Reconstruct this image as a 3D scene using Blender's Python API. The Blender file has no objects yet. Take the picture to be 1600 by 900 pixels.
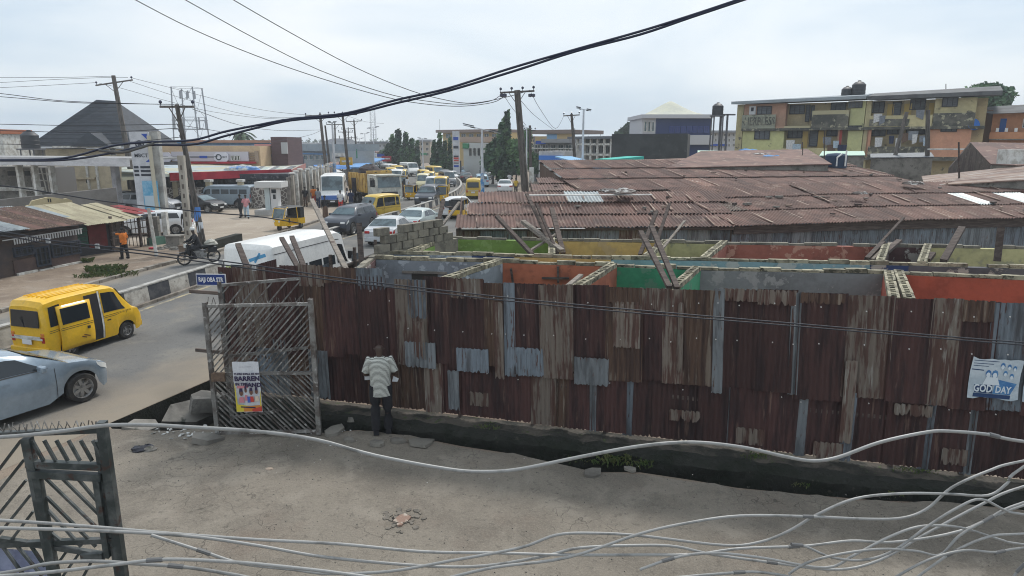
import bpy,bmesh,math,random
from math import radians,sin,cos,pi,sqrt,atan2,tan
from mathutils import Vector,Matrix,Euler
from mathutils.geometry import tessellate_polygon
SC=bpy.context.scene
COL=SC.collection
RNG=random.Random(7)
# ------------------------------------------------------------------ camera
CAM_H=5.4;FPX=1040.0;PITCH=radians(12.2)
cd=bpy.data.cameras.new('camera');cam=bpy.data.objects.new('camera',cd);COL.objects.link(cam)
cam.location=(0,0,CAM_H);cam.rotation_euler=(radians(90)-PITCH,0,0)
cd.sensor_width=36.0;cd.lens=36.0*FPX/1600.0;cd.clip_start=0.05;cd.clip_end=5000
SC.camera=cam
SC.cycles.filter_width=1.05
SC.render.resolution_x=1024;SC.render.resolution_y=576
# ------------------------------------------------------------------ light and sky
SUN_EL=radians(52);SUN_AZ=radians(28)
w=bpy.data.worlds.new('World');SC.world=w;w.use_nodes=True
nt=w.node_tree;nt.nodes.clear();N=nt.nodes.new;L=nt.links.new
out=N('ShaderNodeOutputWorld');bg=N('ShaderNodeBackground')
sky=N('ShaderNodeTexSky');sky.sky_type='NISHITA';sky.sun_disc=False
sky.sun_elevation=SUN_EL;sky.sun_rotation=SUN_AZ;sky.dust_density=3.0
bg.inputs['Strength'].default_value=0.1
tc=N('ShaderNodeTexCoord');mp=N('ShaderNodeMapping');mp.inputs['Scale'].default_value=(1,1,3.2)
L(tc.outputs['Generated'],mp.inputs['Vector'])
n1=N('ShaderNodeTexNoise');n1.inputs['Scale'].default_value=2.1;n1.inputs['Detail'].default_value=5;n1.inputs['Roughness'].default_value=.48
n1.inputs['Distortion'].default_value=.35
L(mp.outputs[0],n1.inputs['Vector'])
cr=N('ShaderNodeValToRGB')
e=cr.color_ramp.elements
e[0].position=.36;e[0].color=(4.9,6.0,7.1,1)
e[1].position=.66;e[1].color=(8.0,8.3,8.5,1)
m_=e.new(.5);m_.color=(6.6,7.3,7.9,1)
L(n1.outputs['Fac'],cr.inputs['Fac'])
mx=N('ShaderNodeMixRGB');mx.inputs['Fac'].default_value=.88
L(sky.outputs[0],mx.inputs['Color1']);L(cr.outputs[0],mx.inputs['Color2'])
L(mx.outputs[0],bg.inputs['Color']);L(bg.outputs[0],out.inputs['Surface'])
sd=bpy.data.lights.new('sun','SUN');sd.energy=2.0;sd.angle=radians(10);sd.color=(1,.96,.9)
sun=bpy.data.objects.new('sun',sd);COL.objects.link(sun)
_dir=Vector((sin(SUN_AZ)*cos(SUN_EL),cos(SUN_AZ)*cos(SUN_EL),sin(SUN_EL)))
sun.rotation_euler=_dir.to_track_quat('Z','Y').to_euler()
SC.view_settings.view_transform='Standard';SC.view_settings.look='None'
SC.view_settings.exposure=0.4;SC.view_settings.gamma=1.0;SC.view_settings.use_curve_mapping=False
# ------------------------------------------------------------------ measuring the place from the photograph (1600 x 900 pixels)
def ray(px,py):
 a=(px-800)/FPX;b=(450-py)/FPX
 return Vector((a,cos(PITCH)+b*sin(PITCH),-sin(PITCH)+b*cos(PITCH)))
def PZ(px,py,z=0.0):
 d=ray(px,py);t=(z-CAM_H)/d.z
 return Vector((d.x*t,d.y*t,z))
def PY(px,py,Y):
 d=ray(px,py);t=Y/d.y
 return Vector((d.x*t,Y,CAM_H+d.z*t))
class Plane:
 """upright plane through two ground points; uz(px,py) gives metres along it and height"""
 def __init__(s,p0,p1):
  s.o=Vector((p0[0],p0[1],0));d=Vector((p1[0]-p0[0],p1[1]-p0[1],0));s.len=d.length
  s.d=d.normalized();s.n=Vector((-s.d.y,s.d.x,0));s.rz=atan2(s.d.y,s.d.x)
 def uz(s,px,py):
  r=ray(px,py);c=Vector((0,0,CAM_H));t=(s.o-c).dot(s.n)/r.dot(s.n);p=c+r*t
  return(p-s.o).dot(s.d),p.z
 def pt(s,u,z=0.0,v=0.0):return s.o+s.d*u+s.n*v+Vector((0,0,z))
 # ------------------------------------------------------------------ mesh building
def link(o,parent=None):
 COL.objects.link(o)
 if parent is not None:o.parent=parent
 return o
def tag(o,label=None,cat=None,group=None,kind=None):
 if label:o['label']=label
 if cat:o['category']=cat
 if group:o['group']=group
 if kind:o['kind']=kind
 return o
def thing(name,label,cat,loc=(0,0,0),rz=0.0,group=None):
 o=bpy.data.objects.new(name,None);o.empty_display_size=.2;link(o)
 o.location=loc;o.rotation_euler=(0,0,rz)
 return tag(o,label,cat,group)
def copy_tree(src,loc=None,rz=None,label=None,recolor=None,parent=None,scale=None):
 c=src.copy();COL.objects.link(c)
 if parent is not None:c.parent=parent
 if loc is not None:c.location=loc
 if rz is not None:c.rotation_euler=(0,0,rz)
 if scale is not None:c.scale=(scale,scale,scale)
 if label:c['label']=label
 if recolor and c.type=='MESH':
  for i,sl in enumerate(c.material_slots):
   if sl.material and sl.material.name in recolor:
    nm_=recolor[sl.material.name];sl.link='OBJECT';sl.material=nm_
 for ch in list(KIDS.get(src.name,[])):
  k=copy_tree(ch,recolor=recolor,parent=c);KIDS.setdefault(c.name,[]).append(k)
 return c
KIDS={}
class MB:
 def __init__(s):s.v=[];s.f=[];s.m=[]
 def add(s,vs,fs,mi=0,M=None):
  b=len(s.v)
  if M is None:s.v.extend([tuple(v)for v in vs])
  else:s.v.extend([tuple(M@Vector(v))for v in vs])
  s.f.extend([tuple(b+i for i in f)for f in fs]);s.m.extend([mi]*len(fs));return s
 def box(s,c,d,rz=0,M=None,mi=0,rx=0,ry=0):
  x,y,z=d[0]/2,d[1]/2,d[2]/2
  vs=[(-x,-y,-z),(x,-y,-z),(x,y,-z),(-x,y,-z),(-x,-y,z),(x,-y,z),(x,y,z),(-x,y,z)]
  T=Matrix.Translation(c)@Euler((rx,ry,rz)).to_matrix().to_4x4()
  if M is not None:T=M@T
  return s.add(vs,[(0,3,2,1),(4,5,6,7),(0,1,5,4),(1,2,6,5),(2,3,7,6),(3,0,4,7)],mi,T)
 def bb(s,x0,x1,y0,y1,z0,z1,mi=0):return s.box(((x0+x1)/2,(y0+y1)/2,(z0+z1)/2),(abs(x1-x0),abs(y1-y0),abs(z1-z0)),mi=mi)
 def beam(s,p0,p1,wd,th,mi=0,roll=0):
  p0=Vector(p0);p1=Vector(p1);d=p1-p0;ln=d.length
  q=d.to_track_quat('X','Z').to_matrix().to_4x4()@Matrix.Rotation(roll,4,'X')
  T=Matrix.Translation((p0+p1)/2)@q
  return s.box((0,0,0),(ln,wd,th),M=T,mi=mi)
 def tube(s,pts,r,n=6,mi=0,caps=True):
  pts=[Vector(p)for p in pts];rr=r if isinstance(r,(list,tuple))else[r]*len(pts)
  rings=[];up=Vector((0,0,1))
  for i,p in enumerate(pts):
   d=(pts[min(i+1,len(pts)-1)]-pts[max(i-1,0)]).normalized()
   a=d.cross(up)
   if a.length<1e-3:a=d.cross(Vector((0,1,0)))
   a.normalize();b=a.cross(d)
   rings.append([p+(a*cos(2*pi*k/n)+b*sin(2*pi*k/n))*rr[i]for k in range(n)])
  vs=[v for R in rings for v in R];fs=[]
  for i in range(len(pts)-1):
   for k in range(n):
    fs.append((i*n+k,i*n+(k+1)%n,(i+1)*n+(k+1)%n,(i+1)*n+k))
  if caps:
   fs.append(tuple(range(n-1,-1,-1)));fs.append(tuple((len(pts)-1)*n+k for k in range(n)))
  return s.add(vs,fs,mi)
 def cyl(s,p0,p1,r0,r1=None,n=10,mi=0):return s.tube([p0,p1],[r0,r0 if r1 is None else r1],n,mi)
 def lathe(s,prof,n=16,M=None,mi=0):
  vs=[];fs=[]
  for(r,z)in prof:vs+=[(r*cos(2*pi*k/n),r*sin(2*pi*k/n),z)for k in range(n)]
  for i in range(len(prof)-1):
   for k in range(n):fs.append((i*n+k,i*n+(k+1)%n,(i+1)*n+(k+1)%n,(i+1)*n+k))
  return s.add(vs,fs,mi,M)
 def prism(s,poly,z0,z1,mi=0):
  n=len(poly);vs=[(p[0],p[1],z0)for p in poly]+[(p[0],p[1],z1)for p in poly]
  a=sum(poly[i][0]*poly[(i+1)%n][1]-poly[(i+1)%n][0]*poly[i][1]for i in range(n))
  fs=[(i,(i+1)%n,n+(i+1)%n,n+i)for i in range(n)]
  tr=tessellate_polygon([[Vector((p[0],p[1],0))for p in poly]])
  fs+=[tuple(n+i for i in t)for t in tr]+[tuple(reversed(t))for t in tr]
  return s.add(vs,fs,mi)
 def build(s,name,mats=None,parent=None,smooth=None,loc=None,rz=None,fix=True):
  me=bpy.data.meshes.new(name);me.from_pydata(s.v,[],s.f)
  if mats is not None:
   for m in(mats if isinstance(mats,(list,tuple))else[mats]):me.materials.append(m)
   if any(s.m):me.polygons.foreach_set('material_index',s.m)
  if fix:
   bm=bmesh.new();bm.from_mesh(me);bmesh.ops.recalc_face_normals(bm,faces=bm.faces);bm.to_mesh(me);bm.free()
  if smooth is not None:
   me.polygons.foreach_set('use_smooth',[True]*len(me.polygons));me.set_sharp_from_angle(angle=radians(smooth))
  me.update()
  o=bpy.data.objects.new(name,me);link(o,parent)
  if parent is not None:KIDS.setdefault(parent.name,[]).append(o)
  if loc is not None:o.location=loc
  if rz is not None:o.rotation_euler=(0,0,rz)
  return o
def place_mesh(name,me,parent,M):
 o=bpy.data.objects.new(name,me);link(o,parent);o.matrix_local=M
 if parent is not None:KIDS.setdefault(parent.name,[]).append(o)
 return o
def text_mesh(txt,size,extrude=.004,bold=0.0):
 cu=bpy.data.curves.new('lettering','FONT');cu.body=txt;cu.size=size;cu.extrude=extrude;cu.offset=bold
 cu.align_x='CENTER';cu.align_y='CENTER';cu.resolution_u=2
 o=bpy.data.objects.new('tmp',cu);COL.objects.link(o)
 dg=bpy.context.evaluated_depsgraph_get();me=bpy.data.meshes.new_from_object(o.evaluated_get(dg))
 bpy.data.objects.remove(o);bpy.data.curves.remove(cu);return me
def lettering(txt,size,mat,parent,M,sx=1.0,bold=0.0,name='lettering',extrude=.004):
 me=text_mesh(txt,size,extrude,bold);me.materials.clear();me.materials.append(mat)
 return place_mesh(name,me,parent,M@Matrix.Diagonal((sx,1,1,1)))
def upright(x,y,z,facing=-pi/2,tilt=0.0):
 """text frame standing upright; reader stands on side `facing` (angle of the outward normal)"""
 return Matrix.Translation((x,y,z))@Matrix.Rotation(facing+pi/2,4,'Z')@Matrix.Rotation(radians(90),4,'X')@Matrix.Rotation(tilt,4,'Z')
 # ------------------------------------------------------------------ materials
MATS={}
def mat(name,c1,c2=None,c3=None,scale=3.0,thr=(.42,.62),thr3=(.58,.70),scale3=None,stretch=(1,1,1),rough=.85,bump=0.0,bscale=None,metal=0.0,rand=0.0,coat=0.0,spec=None,detail=5,bdist=.02):
 if name in MATS:return MATS[name]
 m=bpy.data.materials.new(name);m.use_nodes=True;MATS[name]=m
 nt=m.node_tree;b=nt.nodes['Principled BSDF'];N=nt.nodes.new;L=nt.links.new
 b.inputs['Base Color'].default_value=(*c1,1);b.inputs['Roughness'].default_value=rough;b.inputs['Metallic'].default_value=metal
 if coat:b.inputs['Coat Weight'].default_value=coat;b.inputs['Coat Roughness'].default_value=.08
 if spec is not None:b.inputs['Specular IOR Level'].default_value=spec
 m.diffuse_color=(*c1,1)
 if c2 is None and not rand and not bump:return m
 tc=N('ShaderNodeTexCoord');oi=N('ShaderNodeObjectInfo')
 vm=N('ShaderNodeVectorMath');vm.operation='MULTIPLY_ADD'
 cb=N('ShaderNodeCombineXYZ');ml=N('ShaderNodeMath');ml.operation='MULTIPLY';ml.inputs[1].default_value=37.0
 L(oi.outputs['Random'],ml.inputs[0])
 for k in range(3):L(ml.outputs[0],cb.inputs[k])
 vm.inputs[1].default_value=stretch
 L(tc.outputs['Object'],vm.inputs[0]);L(cb.outputs[0],vm.inputs[2])
 def noise(sc,det=detail,off=0):
  n=N('ShaderNodeTexNoise');n.inputs['Scale'].default_value=sc;n.inputs['Detail'].default_value=det
  n.inputs['Roughness'].default_value=.62
  L(vm.outputs[0],n.inputs['Vector']);return n
 col=None
 def mixin(cur,curv,c,fac):
  mx=N('ShaderNodeMixRGB');L(fac,mx.inputs['Fac'])
  if cur is None:mx.inputs['Color1'].default_value=(*curv,1)
  else:L(cur,mx.inputs['Color1'])
  mx.inputs['Color2'].default_value=(*c,1);return mx.outputs[0]
 def ramp(src,t):
  mr=N('ShaderNodeMapRange');mr.inputs['From Min'].default_value=t[0];mr.inputs['From Max'].default_value=t[1];mr.interpolation_type='SMOOTHSTEP'
  L(src,mr.inputs['Value']);return mr.outputs[0]
 if c2 is not None:col=mixin(col,c1,c2,ramp(noise(scale).outputs['Fac'],thr))
 if c3 is not None:col=mixin(col,c1,c3,ramp(noise(scale3 or scale*2.7).outputs['Fac'],thr3))
 hs=N('ShaderNodeHueSaturation')
 if col is None:hs.inputs['Color'].default_value=(*c1,1)
 else:L(col,hs.inputs['Color'])
 ad=N('ShaderNodeMath');ad.operation='MULTIPLY_ADD';ad.inputs[1].default_value=2*rand;ad.inputs[2].default_value=1-rand
 L(oi.outputs['Random'],ad.inputs[0])
 fn=noise(scale*9,3);a2=N('ShaderNodeMath');a2.operation='MULTIPLY_ADD';a2.inputs[1].default_value=.36;a2.inputs[2].default_value=.82
 L(fn.outputs['Fac'],a2.inputs[0]);pm=N('ShaderNodeMath');pm.operation='MULTIPLY'
 L(ad.outputs[0],pm.inputs[0]);L(a2.outputs[0],pm.inputs[1]);L(pm.outputs[0],hs.inputs['Value'])
 L(hs.outputs[0],b.inputs['Base Color'])
 if bump:
  bn=noise(bscale or scale*6,6);bp=N('ShaderNodeBump');bp.inputs['Strength'].default_value=bump;bp.inputs['Distance'].default_value=bdist
  L(bn.outputs['Fac'],bp.inputs['Height']);L(bp.outputs[0],b.inputs['Normal'])
 return m
def paint(name,c,**k):return mat(name,c,rough=.42,coat=.25,c3=tuple(x*.55+.04 for x in c),thr3=(.60,.78),scale3=2.2,c2=tuple(x*.8+.02 for x in c),scale=1.3,thr=(.5,.8),**k)
GLASS=mat('dark_glass',(.018,.023,.028),rough=.08,spec=.6)
GLASSB=mat('sky_glass',(.10,.15,.17),c2=(.03,.05,.06),scale=1.1,rough=.1,spec=.7)
RUBBER=mat('tyre_rubber',(.018,.018,.019),rough=.75,c2=(.05,.045,.04),scale=5)
STEEL=mat('rim_steel',(.34,.34,.34),rough=.4,metal=.6,c2=(.12,.11,.10),scale=6)
DARKM=mat('black_plastic',(.02,.02,.022),rough=.5)
WHITEP=paint('white_paint',(.74,.74,.72))
DIRTYW=mat('dirty_white',(.62,.62,.59),c2=(.40,.38,.34),scale=2.5,rough=.6)
LAMPC=mat('lamp_lens',(.75,.76,.74),rough=.15,spec=.7)
LAMPR=mat('red_lens',(.42,.02,.02),rough=.2)
LAMPO=mat('amber_lens',(.6,.2,.03),rough=.25)
PLATE=mat('number_plate_white',(.7,.7,.7),rough=.5)
CONC=mat('concrete',(.24,.225,.20),c2=(.15,.14,.125),c3=(.07,.072,.06),scale=1.6,bump=.5,rough=.95,rand=.08)
CONCD=mat('mossy_concrete',(.020,.021,.017),c2=(.010,.013,.008),c3=(.06,.055,.042),scale=2.2,thr3=(.62,.72),bump=.8,rough=.95,bdist=.05)
PLINTH=mat('plinth_concrete',(.085,.073,.060),c2=(.026,.026,.021),c3=(.06,.08,.03),scale=2.4,thr3=(.60,.68),bump=.9,rough=.95,bdist=.04)
WOOD=mat('grey_timber',(.13,.10,.085),c2=(.06,.045,.04),scale=2,stretch=(1,8,8),rough=.9,rand=.25,bump=.4)
WOODP=mat('pole_timber',(.115,.10,.09),c2=(.05,.045,.04),c3=(.2,.19,.17),scale=1.8,stretch=(3,3,.5),rough=.9,rand=.15,bump=.4)
WIRE=mat('dark_wire',(.02,.022,.03),rough=.6)
BLUEC=mat('bundled_cable',(.012,.018,.045),rough=.45)
RUSTD=mat('rusted_iron',(.064,.029,.026),c2=(.030,.015,.015),c3=(.125,.075,.058),scale=1.5,thr3=(.60,.70),stretch=(4.5,4.5,.6),rough=.8,rand=.32,scale3=1.7,bump=.3)
RUSTB=mat('brown_rusted_iron',(.105,.062,.042),c2=(.052,.03,.024),c3=(.20,.16,.125),scale=1.6,thr3=(.56,.66),stretch=(6,6,.45),rough=.85,rand=.15,scale3=2.2,bump=.3)
WEATH=mat('weathered_iron',(.17,.14,.115),c2=(.085,.045,.035),c3=(.25,.235,.21),scale=1.9,thr=(.45,.56),stretch=(5,5,.6),rough=.8,rand=.12,scale3=2.4,bump=.3)
GALV=mat('galvanised_iron',(.20,.22,.235),c2=(.11,.12,.13),c3=(.10,.055,.045),scale=1.6,thr3=(.61,.68),stretch=(4,4,.7),rough=.5,metal=.25,rand=.12)
GALVD=mat('old_galvanised_iron',(.16,.19,.22),c2=(.08,.085,.095),c3=(.075,.045,.04),scale=1.5,thr3=(.58,.66),stretch=(4,4,.7),rough=.6,metal=.15,rand=.25)
ROOFR=mat('rusted_roof_iron',(.138,.073,.057),c2=(.082,.044,.036),c3=(.20,.135,.105),scale=.9,thr3=(.57,.66),stretch=(1,1,1),rough=.8,rand=.2,scale3=1.6,bump=.2)
ROOFL=mat('pale_rust_roof_iron',(.23,.135,.10),c2=(.17,.09,.07),c3=(.4,.33,.28),scale=1.2,thr3=(.55,.7),stretch=(3,1,1),rough=.8,rand=.15)
ROOFG=mat('new_roof_iron',(.33,.37,.38),c2=(.24,.27,.28),scale=2,rough=.45,metal=.2,rand=.1)
# ------------------------------------------------------------------ ground, drain, roads
def ground_mat(name,base,dark,pale,cracks=True,sc=.55,reds=None,bump=.6):
 m=bpy.data.materials.new(name);m.use_nodes=True;nt=m.node_tree;b=nt.nodes['Principled BSDF'];N=nt.nodes.new;L=nt.links.new
 b.inputs['Roughness'].default_value=.93
 tc=N('ShaderNodeTexCoord');V=tc.outputs['Object']
 def noise(s,d=6,r=.6,dist=0):
  n=N('ShaderNodeTexNoise');n.inputs['Scale'].default_value=s;n.inputs['Detail'].default_value=d;n.inputs['Roughness'].default_value=r
  n.inputs['Distortion'].default_value=dist;L(V,n.inputs['Vector']);return n.outputs['Fac']
 def rng(src,a,c,lo=0,hi=1):
  mr=N('ShaderNodeMapRange');mr.inputs['From Min'].default_value=a;mr.inputs['From Max'].default_value=c
  mr.inputs['To Min'].default_value=lo;mr.inputs['To Max'].default_value=hi;mr.interpolation_type='SMOOTHSTEP';L(src,mr.inputs['Value']);return mr.outputs[0]
 def mix(f,a,c,mode='MIX'):
  x=N('ShaderNodeMixRGB');x.blend_type=mode
  if isinstance(f,float):x.inputs['Fac'].default_value=f
  else:L(f,x.inputs['Fac'])
  for i,q in((1,a),(2,c)):
   if isinstance(q,tuple):x.inputs[i].default_value=(*q,1)
   else:L(q,x.inputs[i])
  return x.outputs[0]
 c=mix(rng(noise(sc),.40,.62),base,dark)
 c=mix(rng(noise(sc*2.3,5,.6,.5),.50,.68),c,pale)
 if reds:c=mix(rng(noise(sc*.8,4),.52,.7,0,.8),c,reds)
 c=mix(rng(noise(9,4,.7),.555,.64,0,.6),c,tuple(x*.45 for x in base))
 c=mix(rng(noise(46,3,.7),.40,.75,0,.45),c,tuple(min(1,x*1.6)for x in base))
 c=mix(rng(noise(110,2,.6),.3,.7,0,.35),c,tuple(x*.6 for x in base))
 h=noise(22,8,.7)
 if cracks:
  vo=N('ShaderNodeTexVoronoi');vo.feature='DISTANCE_TO_EDGE';vo.inputs['Scale'].default_value=2.6
  wv=N('ShaderNodeTexNoise');wv.inputs['Scale'].default_value=3;L(V,wv.inputs['Vector'])
  va=N('ShaderNodeVectorMath');va.operation='MULTIPLY_ADD';va.inputs[1].default_value=(.5,.5,.5);L(wv.outputs['Color'],va.inputs[0]);L(V,va.inputs[2])
  L(va.outputs[0],vo.inputs['Vector'])
  ck=rng(vo.outputs['Distance'],.004,.022,1,0);mk=rng(noise(.33,3),.51,.60)
  mu=N('ShaderNodeMath');mu.operation='MULTIPLY';L(ck,mu.inputs[0]);L(mk,mu.inputs[1]);mu2=N('ShaderNodeMath');mu2.operation='MULTIPLY';L(mu.outputs[0],mu2.inputs[0]);mu2.inputs[1].default_value=.75
  c=mix(mu2.outputs[0],c,tuple(x*.3 for x in base))
 L(c,b.inputs['Base Color'])
 bp=N('ShaderNodeBump');bp.inputs['Strength'].default_value=bump;bp.inputs['Distance'].default_value=.03;L(h,bp.inputs['Height']);L(bp.outputs[0],b.inputs['Normal'])
 return m
M_STREET=ground_mat('street_surface',(.235,.206,.168),(.158,.138,.113),(.285,.252,.208),reds=(.185,.145,.115),bump=.9)
M_DIRT=ground_mat('laterite_dirt',(.24,.19,.145),(.17,.125,.095),(.33,.28,.225),cracks=False,sc=.3)
M_APRON=ground_mat('sandy_apron',(.34,.285,.225),(.26,.215,.17),(.40,.35,.29),cracks=False,sc=.2)
M_ROAD=ground_mat('asphalt_road',(.150,.148,.142),(.115,.113,.110),(.20,.188,.165),cracks=False,sc=.22,bump=.3)
M_SHOULD=ground_mat('verge_dirt',(.25,.195,.145),(.155,.115,.085),(.30,.25,.20),cracks=False,sc=.5)
M_PALE=mat('faded_road_paint',(.42,.36,.22),c2=(.20,.185,.16),scale=3,thr=(.38,.6))
FB0=PZ(500,628,.2);FB1=PZ(1600,755,.2)
FL=Plane(FB0,FB1)
f_at=lambda u,v=0.0,z=0.0:FL.pt(u,z,v)
CORN=f_at(-2.1)
SE=[PZ(p[0],p[1])for p in((330,668),(420,680),(500,677),(560,672),(640,681),(720,697),(800,709),(860,722),(930,738),(1000,738),(1080,750),(1150,762),(1250,772),(1370,782),(1480,786),(1600,796))]
SE=[Vector((p.x,p.y,0))for p in SE]
last=SE[-1];SE+=[last+FL.d*6,last+FL.d*14]
R0=PZ(170,662);R1=PZ(325,595);rd=(R1-R0).normalized()
RW=[R0,R1,R1+rd*4,Vector((-4.3,26,0))]
back=[f_at(19,-.42),f_at(12,-.42),f_at(4,-.42),f_at(0,-.42),f_at(-1.2,-.42),CORN+Vector((-.15,-.15,0))]
yard_side=[Vector((-3.5,26,0)),Vector((-4.9,19.0,0))]
hole=[(v.x,v.y)for v in([R0+Vector((.25,-.3,0)),Vector((-6.6,11.95,0))]+SE+back+[CORN+Vector((-.25,.8,0))]+list(reversed(yard_side))+[RW[3],RW[2],R1,R0])]
def sheet(name,outer,holes,z,m):
 polys=[[Vector((p[0],p[1],0))for p in outer]]+[[Vector((p[0],p[1],0))for p in h]for h in holes]
 tr=tessellate_polygon(polys);vs=[(v.x,v.y,z)for P in polys for v in P]
 mb=MB();mb.add(vs,tr);o=mb.build(name,m)
 for p in o.data.polygons:
  if p.normal.z<0:p.flip()
 o['kind']='structure';return o
sheet('ground',[(-2500,-40),(2500,-40),(2500,3500),(-2500,3500)],[hole],0.0,M_DIRT)
dm=MB();n=len(hole)
rr=random.Random(3)
dm.add([(p[0],p[1],0.0)for p in hole]+[(p[0],p[1],-.95)for p in hole],[(i,(i+1)%n,n+(i+1)%n,n+i)for i in range(n)])
o=dm.build('drain_wall',CONCD);o['kind']='structure'
sheet('drain_bed',hole,[],-.9,mat('drain_mud',(.02,.02,.016),c2=(.045,.04,.03),scale=2,rough=.35,bump=.4))
rag=[]
for i in range(len(SE)-1):
 a,b_=SE[i],SE[i+1];k=max(2,int((b_-a).length/.28))
 for j in range(k):
  p=a.lerp(b_,j/k);rag.append((p.x+rr.uniform(-.03,.03),p.y-rr.uniform(-.02,.1)))
st=[(-7.4,12.0),(-6.6,11.9)]+rag+[(SE[-1].x,SE[-1].y),(26,-8),(-9.5,-8),(-9.0,6),(-8.3,10.6),(R0.x,R0.y-.25)]
mb=MB();mb.prism(st,-.12,.012);o=mb.build('side_street',M_STREET);o['kind']='structure'
from mathutils import noise as MN
pl=MB();du=.11;nu=int(21.5/du);PRF=[(-.44,-.94),(-.47,-.6),(-.50,-.32),(-.49,-.1),(-.50,.06),(-.44,.17),(-.30,.19),(-.14,.20),(.12,.2)]
for i in range(nu+1):
 u_=-2.15+i*du
 for j,(v_,z_)in enumerate(PRF):
  k_=MN.noise(Vector((u_*1.3,v_*3,z_*3)));k2=MN.noise(Vector((u_*5,v_*9,z_*9+4)));a_=0 if j in(0,8)else 1
  p=f_at(u_,v_+a_*(.07*k_+.045*k2),z_+a_*(.05*MN.noise(Vector((u_*2.3,j,7)))+(.03*k2 if j>3 else 0)));pl.v.append(tuple(p))
nj=len(PRF);pl.f=[(i*nj+j,(i+1)*nj+j,(i+1)*nj+j+1,i*nj+j+1)for i in range(nu)for j in range(nj-1)];pl.m=[1 if j>5 else 0 for i in range(nu)for j in range(nj-1)]
pl.build('plinth',[CONCD,PLINTH])['kind']='structure'
def slab(mb,c,r,th,rz,rx=0,ry=0,n=6,seed=0):
 q=random.Random(seed);pts=[(cos(2*pi*k/n)*r*q.uniform(.6,1.15),sin(2*pi*k/n)*r*q.uniform(.45,.8))for k in range(n)]
 b=MB();b.prism(pts,0,th);T=Matrix.Translation(c)@Euler((rx,ry,rz)).to_matrix().to_4x4()
 mb.add(b.v,b.f,0,T)
SLABM=mat('broken_paving',(.20,.185,.16),c2=(.13,.12,.105),scale=3,bump=.5,rand=.15)
for i,(px,py,r,th,lab)in enumerate(((522,676,.26,.06,'flat broken paving slab nearest the foot of the open gate'),(545,690,.14,.05,'small broken paving slab behind the heels of the standing man'),(560,660,.30,.10,'tilted grey slab leaning into the drain left of the standing man'),(590,696,.22,.05,'thin paving slab under the standing man'),(620,692,.17,.06,'small broken slab just right of the standing man'),(660,694,.30,.05,'wide cracked slab right of the standing man'),(925,742,.2,.05,'pale broken slab among the weeds by the drain'),(985,736,.16,.04,'small pale slab right of the weeds'))):
 c=PZ(px,py);mb=MB();slab(mb,(0,0,.014),r,th,rr.uniform(0,3),rx=-.35 if i==2 else rr.uniform(-.04,.1),seed=i)
 o=mb.build('paving_slab',SLABM,loc=c);tag(o,lab,'slab','broken slabs by the drain')
for i,(px,py,dz,s,rzz,lab)in enumerate(((290,660,-.45,.55,.5,'big tilted concrete lump in the drain left of the open gate'),(225,672,-.1,.42,.2,'flat concrete slab bridging the drain near the road edge'),(318,640,-.15,.45,.9,'upright concrete block against the gate post'),(320,690,.02,.30,.3,'small concrete wedge at the foot of the gate'))):
 c=PZ(px,py,dz);mb=MB();slab(mb,(0,0,0),s,.32 if i in(0,2)else.12,rzz,rx=.5 if i==0 else.1,ry=.2,n=5,seed=20+i)
 tag(mb.build('concrete_lump',CONC,loc=c),lab,'rubble','concrete rubble by the gate')
LW=mat('litter_paper',(.6,.6,.58),c2=(.35,.33,.3),scale=4);LB=mat('litter_black',(.02,.02,.03),rough=.4)
lm=MB()
for k in range(85):
 if k<40:px,py=rr.gauss(285,28),rr.gauss(677,5)
 elif k<62:px,py=rr.uniform(430,560),rr.uniform(668,700)
 else:px,py=rr.uniform(430,1500),rr.uniform(0,1)*0+690+0.095*700*rr.uniform(.2,1)
 c=PZ(px,py);s=rr.uniform(.015,.06)if k<40 else rr.uniform(.008,.022)
 b=MB();n_=5;pts=[(cos(2*pi*j/n_)*s*rr.uniform(.5,1.2),sin(2*pi*j/n_)*s*rr.uniform(.5,1.2))for j in range(n_)]
 b.prism(pts,0,s*.3);lm.add(b.v,b.f,0,Matrix.Translation(c+Vector((0,0,.016)))@Euler((rr.uniform(-.5,.5),rr.uniform(-.5,.5),0)).to_matrix().to_4x4())
tag(lm.build('litter',LW),'scatter of white paper and plastic scraps on the street by the gate','litter',kind='stuff')
def lump(mb,c,r,sq=.5,seed=0,n=9):
 q=random.Random(seed);b=MB();rings=[]
 for i in range(6):
  a=i/5*pi/2
  rings.append([(cos(2*pi*k/n)*r*cos(a)*q.uniform(.75,1.2),sin(2*pi*k/n)*r*.7*cos(a)*q.uniform(.75,1.2),r*sq*sin(a)*q.uniform(.85,1.15))for k in range(n)])
 vs=[v for R in rings for v in R];fs=[(i*n+k,i*n+(k+1)%n,(i+1)*n+(k+1)%n,(i+1)*n+k)for i in range(5)for k in range(n)]
 mb.add(vs,fs,0,Matrix.Translation(c))
mb=MB();lump(mb,(0,0,0),.16,.5,3);lump(mb,(.1,.08,0),.12,.6,4);o=mb.build('rubbish_bag',LB,loc=PZ(219,704)+Vector((0,0,.014)))
tag(o,'crumpled black plastic bag lying on the street near the left gate','bag')
mb=MB();lump(mb,(0,0,0),.13,.5,5);o=mb.build('stone',CONC,loc=PZ(232,704)+Vector((0.02,0,.014)));tag(o,'grey stone beside the black plastic bag','stone')
mb=MB();lump(mb,(0,0,0),.07,.35,6);tag(mb.build('stone',mat('pale_stone',(.42,.33,.26)),loc=PZ(421,734)+Vector((0,0,.014))),'small pinkish stone on the street below the gate','stone')
mb=MB();slab(mb,(0,0,.0),.14,.05,.4,rx=.25,seed=9);slab(mb,(-.03,-.12,-.0),.06,.03,.2,seed=12)
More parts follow.
